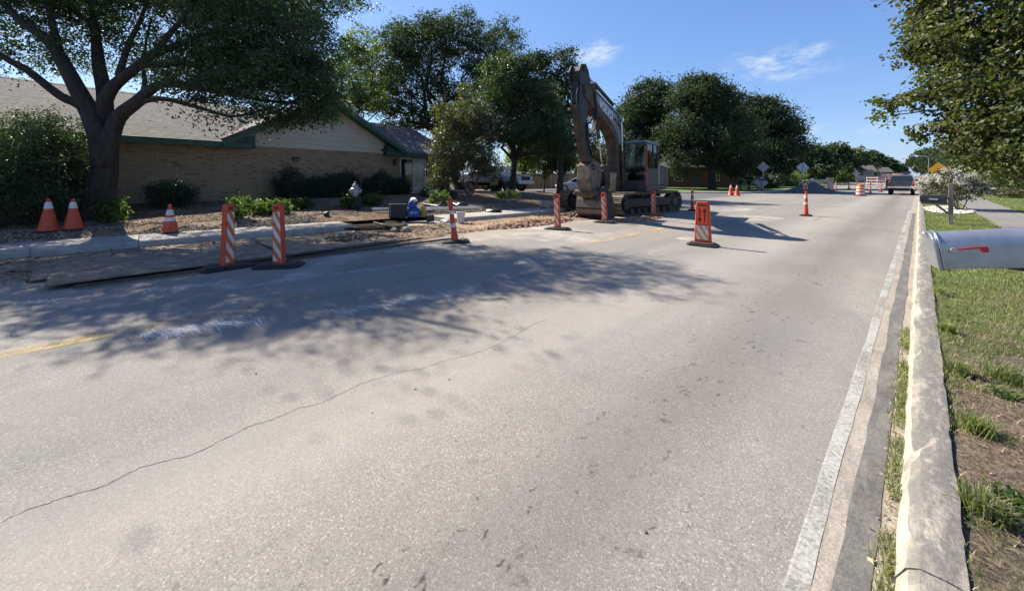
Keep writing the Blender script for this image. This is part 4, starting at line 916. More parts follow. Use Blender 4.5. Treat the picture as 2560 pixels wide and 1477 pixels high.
nm = ['tallest dark foundation shrub at the left end of the row', 'low second shrub of the foundation row', 'third shrub of the foundation row, under the wall light', 'shrub of the foundation row right behind the hydrant', 'lowest shrub of the foundation row, right of the hydrant', 'pointed shrub of the foundation row left of the sliding door', 'last foundation shrub in front of the sliding door']
for (px, py, r, rz), lb in zip(hb, nm):
    t = tpx(px, -.9); p = hw(t, -.95, .55); bush('foundation_shrub', lb, p, (r*1.05, r, rz*.92), 6500, .06, L_BOX, 'foundation shrubs along the brick wall')
bush('dark_mound_shrub', 'low black green mounded shrub below the crape myrtle', tuple(atd(1095, 19.2, .45)), (1.05, .8, .32), 6000, .06, L_BOX)
for (px, py, d, r, rz, lb) in [(280, 528, 10.4, .32, .34, 'bright leafy sprout at the foot of the oak trunk'), (595, 540, 11.6, .30, .34, 'bright leafy plant behind the left striped panel'), (655, 528, 12.6, .42, .2, 'spreading leafy plant left of the second striped panel'), (700, 520, 12.9, .35, .22, 'leafy plant behind the second striped panel'), (750, 520, 14.0, .45, .14, 'low sprawling plant in front of the tallest foundation shrub'), (878, 535, 14.6, .35, .3, 'leafy weed wrapped round the foot of the hydrant'), (930, 520, 15.6, .42, .22, 'pale big leaved weed just right of the hydrant'), (1098, 515, 16.2, .42, .34, 'bright yellow green plant beside the ladder'), (1270, 505, 20.5, .7, .18, 'low green groundcover below the leaning oak')]:
    b = atd(px, d, 0); b.z = yardz(b.x, b.y); bush('leafy_plant', lb, b, (r, r, rz), int(900*r*2.5), .085, L_FRESH, 'leafy plants in the mulch', 'plant', clump=.12, per=12, asp=.75, stems=4)
# thin sapling with orange leaves against the wall
sp = hw(tpx(893, -1.4), -1.5, .6); root = empty('sapling', sp, 0, 'thin bare sapling with a few orange leaves against the brick wall', 'plant')
mb = MB(); tips = []
for i in range(7):
    a = i*.9; tp = Vector((.28*math.cos(a)*(.4+.1*i), .28*math.sin(a)*(.4+.1*i)+.06*i, 1.15+.11*i)); tips.append(tp)
    mb.tube(curve_pts((0, 0, -.05), tp, .02, 5, .3), [.014, .012, .010, .008, .006, .004], 5)
mb.build('stem', M_BARK2, root, smooth='all')
P = np.concatenate([np.array(t)+rng.normal(size=(9, 3))*.09 for t in tips]); link('foliage', leaf_mesh('foliage', P, .10*(.6+.6*rng.random(len(P))), .5, .2), leafmat('orange_leaf', [(.42, .12, .05), (.5, .2, .09), (.35, .14, .07)], .5, .4, (1.3, 1, .8)), root)
# strappy palms on the far corner
for i, (px, d, lb) in enumerate([(1850, 44, 'leftmost strappy palm clump below the corner oak'), (1872, 45, 'middle strappy palm clump below the corner oak'), (1893, 46, 'rightmost strappy palm clump below the diamond signs')]):
    b = atd(px, d, .17); root = empty('palm_clump', b, 0, lb, 'palm', 'palm clumps on the far corner'); mb = MB()
    for k in range(70):
        a = random.random()*6.28; L_ = random.uniform(.9, 1.7); el = random.uniform(.2, 1.35); dx, dy = math.cos(a), math.sin(a); pts = []
        for j in range(5):
            t = j/4; pts.append(Vector((dx*L_*t*math.cos(el), dy*L_*t*math.cos(el), L_*(t*math.sin(el)-.45*t*t)+.55)))
        for j in range(4):
            w = .10*(1-j/4.5); w2 = .10*(1-(j+1)/4.5); s_ = Vector((-dy, dx, 0)); n = len(mb.v)
            mb.add([pts[j]-s_*w/2, pts[j]+s_*w/2, pts[j+1]+s_*w2/2, pts[j+1]-s_*w2/2], [(0, 1, 2, 3)])
    mb.build('frond', leafmat('palm_frond', [(.09, .11, .05), (.16, .17, .085), (.20, .19, .10)], .5, .3), root)
    MB().lathe([(.16, -.1), (.18, .2), (.12, .6)], 10).build('trunk', M_BARK2, root)
for i, (px, d, lb, lm, r) in enumerate([(1985, 62, 'round yellow green shrub left of the leaning sign post', L_YEL, 1.7), (2078, 82, 'bright shrub by the pale lamp post down the street', L_YEL, 1.5), (2100, 84, 'low bright hedge in front of the cream house', L_FRESH, 1.6), (2138, 90, 'green shrub right of the cream house', L_YEL, 1.3), (1925, 50, 'olive bush behind the upper diamond sign', L_MYR, 1.2)]):
    b = atd(px, d, longz(atd(px, d).y)+.15); bush('street_shrub', lb, b, (r, r, r*.8), 2500, .22, lm, 'shrubs down the left side street front', clump=.5)
# ================================================================== excavator
M_XGREY = mat('machine_dark_paint', (.016, .018, .021), (.036, .034, .031), 3, .55, bump=.15, bscale=40)
M_XDIRT = mat('machine_dirty_steel', (.035, .028, .022), (.125, .096, .068), 5, .8, bump=.5, bscale=30, c3=(.065, .051, .038))
M_XBOOM = mat('boom_blue_grey_sheen', (.13, .155, .20), (.17, .195, .24), 2.5, .45)  # blue-grey paint with the sky's reflection put into its colour
M_XBELLY = mat('boom_dusty_side', (.045, .034, .025), (.13, .095, .064), 4, .85)
M_XTRK = mat('track_steel', (.09, .075, .058), (.21, .18, .14), 6, .62, metal=.35, bump=.4, bscale=25)
M_XBLK = mat('machine_black', (.014, .014, .015), (.03, .028, .026), 6, .6)
M_XYEL = mat('machine_yellow', (.45, .22, .02), (.35, .18, .03), 6, .6)
M_CHROME = mat('piston_rod', (.55, .55, .53), rough=.2, metal=1)
M_XRED = mat('grab_rail_red', (.26, .035, .02), rough=.6)
M_CABGL = None
def clear_glass(name, tint=(.75, .85, .82)):
    m, N, L, b = node_mat(name); g = N.new('ShaderNodeBsdfGlossy'); g.inputs['Roughness'].default_value = .03
    t = N.new('ShaderNodeBsdfTransparent'); t.inputs['Color'].default_value = (*tint, 1); fr = N.new('ShaderNodeFresnel'); fr.inputs['IOR'].default_value = 1.5
    ms = N.new('ShaderNodeMixShader'); L.new(fr.outputs[0], ms.inputs[0]); L.new(t.outputs[0], ms.inputs[1]); L.new(g.outputs[0], ms.inputs[2]); L.new(ms.outputs[0], N['Material Output'].inputs['Surface']); return m
M_CLR = clear_glass('cab_glass')
# local frame of the machine: x to its left (+X world), forward -Y
XO = Vector((-9.25, 15.7, 0)); UPR = R(10); ex = empty('excavator', XO, 0, 'large dark tracked excavator parked at the kerb with its bucket on the ground', 'excavator')
def track(xc, name):
    tr = empty('track', (0, 0, 0), R(-7)); tr.parent = ex
    # shoes along a stadium path
    La, rr = 1.72, .44; zc = .47; path = []; tot = 4*La+2*math.pi*rr; n = 46
    for i in range(n):
        s = i/n*tot
        if s < 2*La: p = (La-s, zc+rr, 0)
        elif s < 2*La+math.pi*rr: a = (s-2*La)/rr; p = (-La-rr*math.sin(a), zc+rr*math.cos(a), a)
        elif s < 4*La+math.pi*rr: q = s-2*La-math.pi*rr; p = (-La+q, zc-rr, math.pi)
        else: a = (s-4*La-math.pi*rr)/rr; p = (La+rr*math.sin(a), zc-rr*math.cos(a), math.pi+a)
        path.append(p)
    shoe = MB(); w = .62; pl = tot/n*.93
    shoe.box((0, 0, 0), (w, pl, .03)); shoe.box((0, -pl*.40, .032), (w, .02, .045)); shoe.box((0, 0, .026), (w, .016, .03)); shoe.box((0, pl*.36, .03), (w, .018, .036))
    shoe.box((-.09, 0, -.05), (.06, pl*.9, .07)); shoe.box((.09, 0, -.05), (.06, pl*.9, .07))
    sme_ = shoe.mesh('track_shoe'); sme_.materials.append(M_XTRK)
    for (y, z, a) in path:
        o = link('track_shoe', sme_, None, tr); o.location = (xc, y, z); o.rotation_euler = (a if True else 0, 0, 0)
    # frame, sprocket, idler, rollers
    fr = MB().prism([(-1.55, .33), (1.55, .33), (1.72, .5), (1.5, .68), (-1.5, .68), (-1.72, .5)], 'x', xc-.2, xc+.2)
    fr.build('track_frame', M_XBLK, tr, bevel=.02)
    for y, r in ((-La, .36), (La, .36)):
        MB().cyl((xc-.13, y, zc), (xc+.13, y, zc), r, 22).cyl((xc-.25, y, zc), (xc+.25, y, zc), r*.55, 18).build('sprocket' if y > 0 else 'idler', M_XGREY, tr, bevel=.015)
    for k in range(7): MB().cyl((xc-.23, -1.35+k*.45, .19), (xc+.23, -1.35+k*.45, .19), .12, 14).build('roller', M_XDIRT, tr)
    for k in range(2): MB().cyl((xc-.2, -.6+k*1.2, .80), (xc+.2, -.6+k*1.2, .80), .08, 12).build('carrier_roller', M_XDIRT, tr)
    return tr
track(1.24, 'l'); track(-1.72, 'r')
MB().box((-.2, 0, .62), (2.5, 1.5, .35)).box((.6, .9, .6), (.5, .5, .3)).box((-.6, -.9, .6), (.5, .5, .3)).build('undercarriage', M_XGREY, ex, bevel=.03)
MB().cyl((0, 0, .75), (0, 0, 1.0), .62, 30).build('slew_ring', M_XBLK, ex)
# upper structure (platform, engine house, counterweight)
up = empty('upper_structure', (0, 0, 0), UPR); up.parent = ex
MB().box2((-1.35, -1.2, .98), (1.38, 2.0, 1.2)).build('deck', M_XGREY, up, bevel=.03)
MB().box2((-1.32, .9, 1.2), (1.30, 2.0, 2.1)).build('engine_housing', M_XGREY, up, bevel=.05)
MB().prism([(2.0, 1.05), (2.5, 1.15), (2.6, 1.5), (2.5, 1.95), (2.0, 2.05)], 'x', -1.3, 1.3).build('counterweight', M_XGREY, up, bevel=.06)
MB().box2((-1.33, -1.3, 1.2), (-.62, .85, 1.95)).build('tool_housing', mat('machine_dull_yellow', (.30, .16, .03), (.20, .12, .04), 5, .7), up, bevel=.04)
MB().box2((-.25, -.45, 1.2), (.37, .9, 1.95)).build('boom_bracket', M_XBLK, up, bevel=.03)
MB().box2((-1.2, -1.05, 1.95), (-.75, -.2, 2.0)).tube([(-1.3, -1.2, 2.0), (-1.3, -1.2, 2.6), (-1.3, .3, 2.6), (-1.3, .3, 2.0)], .022, 8).build('guard_rail', M_XRED, up)
MB().cyl((-.5, 1.5, 2.1), (-.5, 1.5, 2.5), .06, 12).build('exhaust', M_XBLK, up)
# valve block and hoses at the foot of the boom
mb = MB()
for i in range(5): mb.tube([(-.2+.12*i, -1.15, 1.15), (-.18+.11*i, -1.22, 1.5), (-.15+.1*i, -1.0, 1.95)], .022, 7)
mb.box((.05, -1.1, 1.35), (.6, .25, .3)); mb.build('hose_bank', M_XDIRT, up)
MB().cyl((.0, -1.3, 1.45), (.15, -1.3, 1.45), .13, 18).build('horn', mat('pale_dusty', (.35, .33, .29), rough=.7), up)
# cab on the machine's left
cab = empty('cab', (0, 0, 0)); cab.parent = up
cx0, cx1, cy0, cy1, cz0, cz1 = .46, 1.42, -1.25, .40, 1.2, 3.02
def bar(a, b, w=.07): return MB().tube([a, b], w*.7, 4)
for (x, y) in ((cx0+.03, cy0+.1), (cx1-.03, cy0+.1), (cx0+.03, cy1-.04), (cx1-.03, cy1-.04), (cx1-.03, -.30)):
    MB().box2((x-.035, y-.04, cz0), (x+.035, y+.04, cz1-.06)).build('pillar', M_XBLK if not (x > 1 and y < -1) else mat('pillar_rust_red', (.30, .05, .03), rough=.6), cab, bevel=.012)
mb = MB().prism([(cy0+.02, cz1-.08), (cy0+.0, cz1-.02), (cy0+.18, cz1+.05), (cy1-.05, cz1+.07), (cy1+.03, cz1+.0), (cy1+.03, cz1-.08)], 'x', cx0-.02, cx1+.02)
mb.build('roof', mat('cab_roof_green', (.02, .055, .06), (.035, .08, .085), 4, .35), cab, bevel=.03)
MB().box2((cx0, cy0+.06, cz0-.25), (cx1, cy1, cz0+.02)).build('floor', M_XGREY, cab, bevel=.02)
MB().box2((cx0, cy0+.075, cz0+.02), (cx1, cy0+.12, cz0+.22)).build('front_sill', M_XGREY, cab, bevel=.01)
MB().box2((cx1-.05, cy0+.14, cz0+.02), (cx1, cy1-.08, cz0+.72)).build('door_panel', M_XGREY, cab, bevel=.015)
MB().box2((cx0, cy0+.14, cz0+.02), (cx0+.05, cy1-.08, cz0+.55)).build('side_panel', M_XGREY, cab, bevel=.015)
MB().box2((cx0+.07, cy1-.06, cz0+.02), (cx1-.07, cy1-.01, cz0+.65)).build('back_panel', M_XGREY, cab)
MB().box2((cx0+.07, cy0+.09, cz0+.23), (cx1-.07, cy0+.10, cz1-.1)).build('windscreen', M_CLR, cab)
MB().box2((cx1-.035, cy0+.15, cz0+.74), (cx1-.025, -.35, cz1-.1)).build('door_window', M_CLR, cab)
MB().box2((cx1-.035, -.25, cz0+.74), (cx1-.025, cy1-.1, cz1-.1)).build('side_window', M_CLR, cab)
MB().box2((cx0+.07, cy1-.045, cz0+.68), (cx1-.07, cy1-.035, cz1-.1)).build('rear_window', M_CLR, cab)
seat = MB().box((.94, -.2, 1.68), (.5, .5, .14)).box((.94, .05, 2.1), (.5, .14, .75), (R(-10), 0, 0)).box((.94, .12, 2.56), (.28, .1, .2)).build('seat', mat('seat_grey', (.22, .22, .21), rough=.9), cab, bevel=.05)
MB().box((.94, -.2, 1.42), (.3, .3, .4)).build('seat_base', M_XBLK, cab)
MB().box((.66, -.3, 1.85), (.12, .5, .1)).box((1.2, -.3, 1.85), (.12, .5, .1)).tube([(.66, -.55, 1.9), (.64, -.63, 2.1)], .02, 6).tube([(1.2, -.55, 1.9), (1.22, -.63, 2.1)], .02, 6).box((1.16, -.9, 1.95), (.25, .08, .2)).build('controls', M_XBLK, cab)
MB().tube([(cx1+.02, cy0+.3, cz0+.7), (cx1+.07, cy0+.28, cz0+.8), (cx1+.07, cy0+.25, cz1-.5), (cx1+.02, cy0+.27, cz1-.4)], .016, 8).build('grab_rail', M_XRED, cab)
MB().tube([(cx1, cy0+.1, cz0+.9), (cx1+.25, cy0-.05, cz0+1.0)], .012, 6).box((cx1+.27, cy0-.06, cz0+1.05), (.05, .12, .32)).build('mirror', M_XBLK, cab)
MB().box2((.46, cy1+.05, 1.2), (1.36, .88, 2.05)).build('side_box', mat('dusty_grey_panel', (.19, .185, .17), (.27, .26, .24), 4, .7), up, bevel=.03)
# boom: bent box section; its flank is traced in the plane x = QX (forward is -y)
BXW, wx, SX = .06, .24, .08; QX = BXW+wx
def Q(px, py, x=None):
    x = QX if x is None else x; c, s_ = math.cos(UPR), math.sin(UPR); k = (px-CXP)/FPX; A = (cT+k*sT, sT-k*cT)
    bx, by = XO.x+c*x, XO.y+s_*x; y = -(A[0]*bx+A[1]*by)/(A[0]*-s_+A[1]*c); d = -sT*(bx-s_*y)+cT*(by+c*y)
    return (y, zat(py, d))
boom_up = [Q(*p) for p in [(1556, 482), (1563, 420), (1562, 370), (1557, 332), (1550, 302), (1538, 281), (1515, 256), (1490, 228), (1474, 209), (1464, 204)]]
boom_lo = [Q(*p) for p in [(1464, 238), (1478, 260), (1496, 284), (1514, 304), (1530, 328), (1540, 350), (1544, 385), (1543, 430), (1538, 480)]]
boomp = empty('boom', (0, 0, 0)); boomp.parent = up
MB().prism(boom_up+boom_lo, 'x', BXW-wx, BXW+wx).build('boom_plate', M_XBELLY, boomp, bevel=.02)
pan = [Q(*p) for p in [(1490, 252), (1493, 236), (1517, 261), (1540, 287), (1552, 312), (1557, 338), (1558, 362), (1547, 362), (1542, 334), (1532, 310), (1512, 284)]]
MB().prism(pan, 'x', BXW+wx+.003, BXW+wx+.009).build('boom_panel', M_XBOOM, boomp)
cu = bpy.data.curves.new('lettering', 'FONT'); cu.body = 'VOLVO'; cu.size = .40; cu.extrude = .002; cu.offset = .014
to = bpy.data.objects.new('lettering', cu); COL.objects.link(to); bpy.context.view_layer.update()
tme = bpy.data.meshes.new_from_object(to.evaluated_get(bpy.context.evaluated_depsgraph_get())); bpy.data.objects.remove(to)
tw = max(v.co.x for v in tme.vertices); thh = max(v.co.y for v in tme.vertices)
A_, B_, C_ = [Vector((BXW+wx+.013, *Q(*p))) for p in [(1497, 266), (1531, 301), (1499, 246)]]
ux = (B_-A_)/tw; uy = (C_-A_)/thh; n_ = ux.cross(uy).normalized()
for v in tme.vertices: v.co = A_+ux*v.co.x+uy*v.co.y+n_*v.co.z
tme.update(); link('lettering', tme, mat('letter_white', (.62, .64, .66), rough=.6), boomp)
# stick in front of the boom tip
st = [Q(*p) for p in [(1454, 200), (1452, 176), (1455, 164), (1464, 164), (1471, 180), (1477, 205), (1479, 250), (1472, 300), (1481, 380), (1490, 418), (1480, 425), (1475, 400), (1461, 330), (1452, 260)]]
stick = MB().prism(st, 'x', SX-.16, SX+.16).build('stick', mat('stick_black', (.010, .011, .012), (.026, .024, .022), 5, .55, bump=.2, bscale=30), up, bevel=.02)
ear = [Q(*p) for p in [(1453, 212), (1449, 176), (1454, 160), (1465, 160), (1472, 178), (1478, 212)]]
MB().prism(ear, 'x', SX-.22, SX-.162).prism(ear, 'x', SX+.162, SX+.22).build('stick_ear', M_XBLK, stick, bevel=.01)
MB().cyl((SX-.27, *Q(1460, 172)), (SX+.27, *Q(1460, 172)), .09, 16).build('pin', M_XDIRT, stick)
fp = [Q(*p) for p in [(1453, 262), (1450, 260), (1459, 330), (1472, 402), (1476, 403), (1463, 330)]]
MB().prism(fp, 'x', SX-.14, SX+.14).build('stick_plate', M_XDIRT, stick)
fp2 = [Q(*p) for p in [(1455, 204), (1451, 205), (1450, 256), (1453, 256)]]
MB().prism(fp2, 'x', SX-.12, SX+.12).build('stick_plate', M_XBLK, stick)
def ram(a, b, r, name, x, f=.55, parent=up):
    a = Vector((x, *Q(*a, x))); b = Vector((x, *Q(*b, x))); m_ = a.lerp(b, f); dd = (b-a).normalized()
    o = MB().cyl(a, m_, r, 16).cyl(m_-dd*.05, m_+dd*.05, r*1.2, 16).build(name, M_XDIRT, parent, smooth=True)
    MB().cyl(m_, b, r*.5, 14).cyl(b-Vector((r*1.1, 0, 0)), b+Vector((r*1.1, 0, 0)), r*1.0, 14).build('piston_rod', M_CHROME, o, smooth=True); return o
ram((1532, 474), (1509, 306), .085, 'boom_ram', BXW-wx-.13, .55); ram((1560, 478), (1553, 300), .085, 'boom_ram', BXW+wx+.13, .55)
ram((1532, 262), (1452, 172), .075, 'stick_ram', BXW, .6)
ram((1484, 240), (1506, 425), .07, 'bucket_ram', SX, .55, stick)
# hoses along the boom and looping to the stick
mb = MB()
for i, ox in enumerate((-.15, -.05, .05, .15)):
    pts = [(BXW+ox, *Q(*p)) for p in [(1567, 440), (1567, 370), (1560, 322), (1551, 293), (1537, 272), (1515, 249), (1490, 221), (1478, 208)]]
    pts += [(SX+.22+ox*.4, *Q(*p)) for p in [(1484, 236), (1490, 282), (1484, 322), (1474, 340)]]
    mb.tube([Vector(p) for p in pts], .032, 7)
mb.tube([(BXW+.15, *Q(*p)) for p in [(1534, 272), (1542, 258), (1550, 270), (1551, 290)]], .022, 7); mb.tube([(BXW+.1, *Q(*p)) for p in [(1504, 240), (1494, 214), (1482, 206), (1480, 220)]], .035, 7)
for ox, sh_ in ((-.10, 0), (.0, 3), (.12, -2)):
    mb.tube([Vector((SX+ox, *Q(*p))) for p in [(1466+sh_, 196), (1456+sh_, 205), (1450+sh_, 235), (1451+sh_, 268), (1459+sh_, 322), (1468+sh_, 372), (1475+sh_, 402)]], .02, 6)
for ox in (.17, .21):
    mb.tube([Vector((SX+ox, *Q(*p))) for p in [(1478, 216), (1488, 250), (1484, 290), (1470, 312), (1472, 350), (1482, 392)]], .022, 6)
mb.tube([Vector((BXW+wx+.03, *Q(*p))) for p in [(1564, 470), (1560, 400), (1556, 350), (1549, 318), (1534, 296)]], .02, 6)
mb.build('hydraulic_hose', M_XBLK, up, smooth='all')
mb = MB()
for (px, py) in [(1457, 300), (1461, 330), (1467, 360), (1471, 388), (1451, 270)]: mb.box((SX-.22, *Q(px, py)), (.07, .07, .10))
for (px, py) in [(1548, 312), (1540, 302), (1556, 338)]: mb.box((BXW+wx+.03, *Q(px, py)), (.06, .09, .12))
mb.build('hose_clamp', mat('clamp_pale', (.35, .34, .31), rough=.5), up)
# quick coupler, links
cp = [Q(*p) for p in [(1474, 412), (1484, 400), (1498, 408), (1503, 440), (1497, 470), (1488, 494), (1478, 494), (1471, 450)]]
MB().prism(cp, 'x', SX-.26, SX+.26).build('coupler', mat('coupler_dusty', (.09, .07, .05), (.21, .165, .115), 5, .85, bump=.5, bscale=25), up, bevel=.03)
MB().box((SX, Q(1474, 446)[0]-.02, Q(1474, 446)[1]), (.16, .05, .14)).build('coupler_socket', M_XBLK, up)
for (px, py, r, hw_) in [(1478, 418, .11, .36), (1504, 418, .09, .34), (1478, 482, .12, .42), (1500, 486, .10, .40)]:
    MB().cyl((SX-hw_, *Q(px, py)), (SX+hw_, *Q(px, py)), r, 16).build('coupler_pin', M_XDIRT, up, bevel=.015)
lk = [Q(*p) for p in [(1504, 414), (1520, 416), (1518, 470), (1500, 496), (1492, 482), (1508, 462)]]
MB().prism(lk, 'x', SX-.33, SX-.275).prism(lk, 'x', SX+.275, SX+.33).build('link', M_XGREY, up, bevel=.01)
# bucket: curved shell between side plates, opening towards the machine
bk = empty('bucket', (0, 0, 0)); bk.parent = up
ty = Q(1490, 500)[0]; hwid = .56; tz = 1.04; SB = SX+.14
prof = [(.10, .0), (-.16, -.10), (-.30, -.32), (-.34, -.60), (-.24, -.86), (-.02, -1.02), (.30, -1.06), (.62, -.98)]
outer = [(ty+a, tz+b) for a, b in prof]; inner = [(ty+a*.86+.03, tz+b*.93) for a, b in prof]
MB().prism(outer+inner[::-1], 'x', SB-hwid, SB+hwid).build('bucket_shell', M_XDIRT, bk, bevel=.01)
sidep = outer+[(ty+.55, tz-.62), (ty+.25, tz-.02)]
MB().prism(sidep, 'x', SB-hwid-.03, SB-hwid-.002).prism(sidep, 'x', SB+hwid+.002, SB+hwid+.03).build('side_plate', M_XDIRT, bk, bevel=.006)
MB().prism([(ty-.355, tz-.60), (ty-.31, tz-.34), (ty-.285, tz-.34), (ty-.325, tz-.60)], 'x', SB-hwid, SB+hwid).prism([(ty-.275, tz-.84), (ty-.36, tz-.66), (ty-.335, tz-.66), (ty-.245, tz-.84)], 'x', SB-hwid, SB+hwid).build('wear_plate', mat('wear_steel', (.13, .105, .08), (.19, .16, .125), 6, .7), bk, bevel=.006)
for s_ in (-.26, .26): MB().prism([(ty-.36, tz-.42), (ty-.22, tz+.02), (ty+.1, tz+.2), (ty+.3, tz+.0), (ty+.05, tz-.06), (ty-.18, tz-.2)], 'x', SB+s_-.03, SB+s_+.03).build('bucket_ear', M_XDIRT, bk, bevel=.01)
for i in range(5): MB().box((SB-.5+.25*i, ty+.68, tz-.96), (.09, .2, .07), (R(10), 0, 0), (.8, .5)).build('tooth', M_XTRK, bk)

# ================================================================== traffic devices
M_ORG = mat('orange_plastic', (.46, .055, .02), (.60, .085, .028), 9, .6, bump=.1)
M_ORG2 = mat('orange_sheeting', (.66, .14, .02), (.55, .12, .025), 12, .45)
M_WSH = mat('white_sheeting', (.68, .66, .62), (.47, .44, .40), 14, .4)
M_RUB = mat('black_rubber', (.014, .014, .014), (.045, .042, .038), 9, .85, bump=.2)
M_BLACK = mat('sign_black', (.012, .012, .012), rough=.6)
def rubber_base(root, lx, ly, h, rz=0):
    mb = MB(); ch = min(lx, ly)*.16; a, b = lx/2, ly/2
    poly = [(-a+ch, -b), (a-ch, -b), (a, -b+ch), (a, b-ch), (a-ch, b), (-a+ch, b), (-a, b-ch), (-a, -b+ch)]
    mb.prism(poly, 'z', .004, h*.6); mb.prism([(x*.82, y*.82) for x, y in poly], 'z', h*.6+.002, h)
    o = mb.build('base', M_RUB, root, bevel=.008); o.rotation_euler = (0, 0, rz); return o
def slab_panel(root, w0, w1, h, z0, th, name='body'):
    """tapered hollow board standing up with a handle slot near the top; front faces -y"""
    z1 = z0+h; mb = MB(); r = .05
    def ring(s, y, f=1.0): return [(-w0/2*f, y, z0), (w0/2*f, y, z0), (w1/2*f, y, z1-r), (w1/2*f*.82, y, z1), (-w1/2*f*.82, y, z1), (-w1/2*f, y, z1-r)]
    A_, B2 = ring(0, -th/2, .9), ring(0, th/2); F0 = ring(0, -th/2+.02)
    mb.add(A_+F0+B2, [(0, 1, 2, 3, 4, 5)]+[(i, 6+i, 6+(i+1) % 6, (i+1) % 6) for i in range(6)]+[(6+i, 12+i, 12+(i+1) % 6, 6+(i+1) % 6) for i in range(6)]+[(12, 17, 16, 15, 14, 13)])
    o = mb.build(name, M_ORG, root, bevel=.006)
    return o
def stripes(body, w0, w1, z0, z1, y, n, parent, mats, down=True):
    """slanting bands clipped to a tapered face, each its own piece"""
    out = []; H_ = z1-z0; band = H_/n
    def half(z): return (w0+(w1-w0)*(z-z0)/H_)/2
    slope = 1.0 if down else -1.0
    k = 0; z = z0-.35
    while z < z1+.35:
        poly = [(-1, z+slope*.5*w0), (1, z-slope*.5*w0), (1, z+band-slope*.5*w0), (-1, z+band+slope*.5*w0)]
        # real coordinates: x = u*half, clip in z
        pts = []
        N_ = 8
        lo = [(u, z-slope*u*.5*w0*1.5) for u in np.linspace(-1, 1, N_)]; hi = [(u, q+band) for u, q in lo]
        lo = [(u, min(max(q, z0), z1)) for u, q in lo]; hi = [(u, min(max(q, z0), z1)) for u, q in hi]
        if max(h[1]-l[1] for h, l in zip(hi, lo)) > .004:
            V = []; F = []
            for (u, ql), (_, qh) in zip(lo, hi): V += [(u*half(ql), y, ql), (u*half(qh), y, qh)]
            for i in range(N_-1): F.append((2*i, 2*i+2, 2*i+3, 2*i+1))
            me = bpy.data.meshes.new('stripe'); me.from_pydata(V, [], F); me.update(); link('stripe', me, mats[k % 2], parent)
        k += 1; z += band
def vertical_panel(loc, face, label, h=1.06, lx=.82, ly=.42, base_rz=0, lean=0):
    root = empty('vertical_panel', loc, face, label, 'traffic panel', 'striped vertical panels round the works')
    rubber_base(root, lx*.92, ly, .065, base_rz)
    b = slab_panel(root, .195, .155, h-.06, .06, .10)
    stripes(b, .150, .122, .11, h-.14, -.0532, 7, b, (M_WSH, M_ORG2))
    MB().box((0, -.0505, h-.075), (.075, .004, .035)).build('handle_slot', M_BLACK, b)
    if lean: root.rotation_euler = (0, lean, face)
    return root
def faceto(p, off=0):
    """yaw so that local -y looks at the camera, turned by off"""
    return math.atan2(0-p.y, 0-p.x)+R(90)+R(off)
for (px, py, off, brz, lb, hh, ln) in [(568, 671, 38, R(-25), 'leftmost striped orange vertical panel at the steel road plates', 1.10, R(1.5)), (698, 667, -34, R(12), 'second striped orange vertical panel from the left at the steel road plates', 1.10, R(-1)), (1394, 574, -28, R(10), 'striped orange vertical panel left of the excavator bucket', 1.06, R(-2)), (1512, 557, -28, R(5), 'striped orange vertical panel right in front of the excavator bucket', 1.04, R(-3)), (1634, 541, -30, R(8), 'striped orange vertical panel in front of the right excavator track', 1.02, R(-1))]:
    p = at(px, py); vertical_panel(p, faceto(p, off), lb, hh, base_rz=brz, lean=ln)
def arrow_panel(loc, face, label, s=1.0):
    root = empty('arrow_panel', loc, face, label, 'traffic panel'); h = .98
    rubber_base(root, .62, .40, .075)
    b = slab_panel(root, .36, .27, h-.06, .06, .09); root.scale = (s, s, s)
    # raised rim, arched handle
    MB().box((0, -.052, h-.045), (.19, .02, .02)).box((0, -.0475, h-.08), (.17, .006, .04)).build('handle', mat('orange_shadow', (.35, .05, .02), rough=.6), b)
    sg = MB().box((0, -.049, .68), (.245, .006, .40)).build('sign_face', mat('fluorescent_orange', (.85, .075, .01), rough=.4), b, bevel=.002)
    def arrow(x, up_, nm='arrow'):
        y = -.0535; s_ = 1 if up_ else -1
        MB().add([(x-.013, y, .68-s_*.155), (x+.013, y, .68-s_*.155), (x+.013, y, .68+s_*.07), (x-.013, y, .68+s_*.07)], [(0, 1, 2, 3) if up_ else (3, 2, 1, 0)]).add([(x-.045, y, .68+s_*.07), (x+.045, y, .68+s_*.07), (x, y, .68+s_*.165)], [(0, 1, 2) if up_ else (2, 1, 0)]).build(nm, M_BLACK, sg)
    arrow(-.05, False); arrow(.055, True)
    MB().box((0, -.053, .885), (.25, .003, .008)).box((0, -.053, .475), (.25, .003, .008)).box((-.121, -.053, .68), (.006, .003, .40)).box((.121, -.053, .68), (.006, .003, .40)).build('border', M_BLACK, sg)
    stripes(b, .27, .255, .14, .455, -.0475, 3, b, (M_WSH, mat('amber_sheeting', (.62, .24, .06), rough=.4)))
    return root
p = at(1757, 614); arrow_panel(p, faceto(p, -16), 'orange panel with two opposing black arrows standing alone on the road', 1.02)
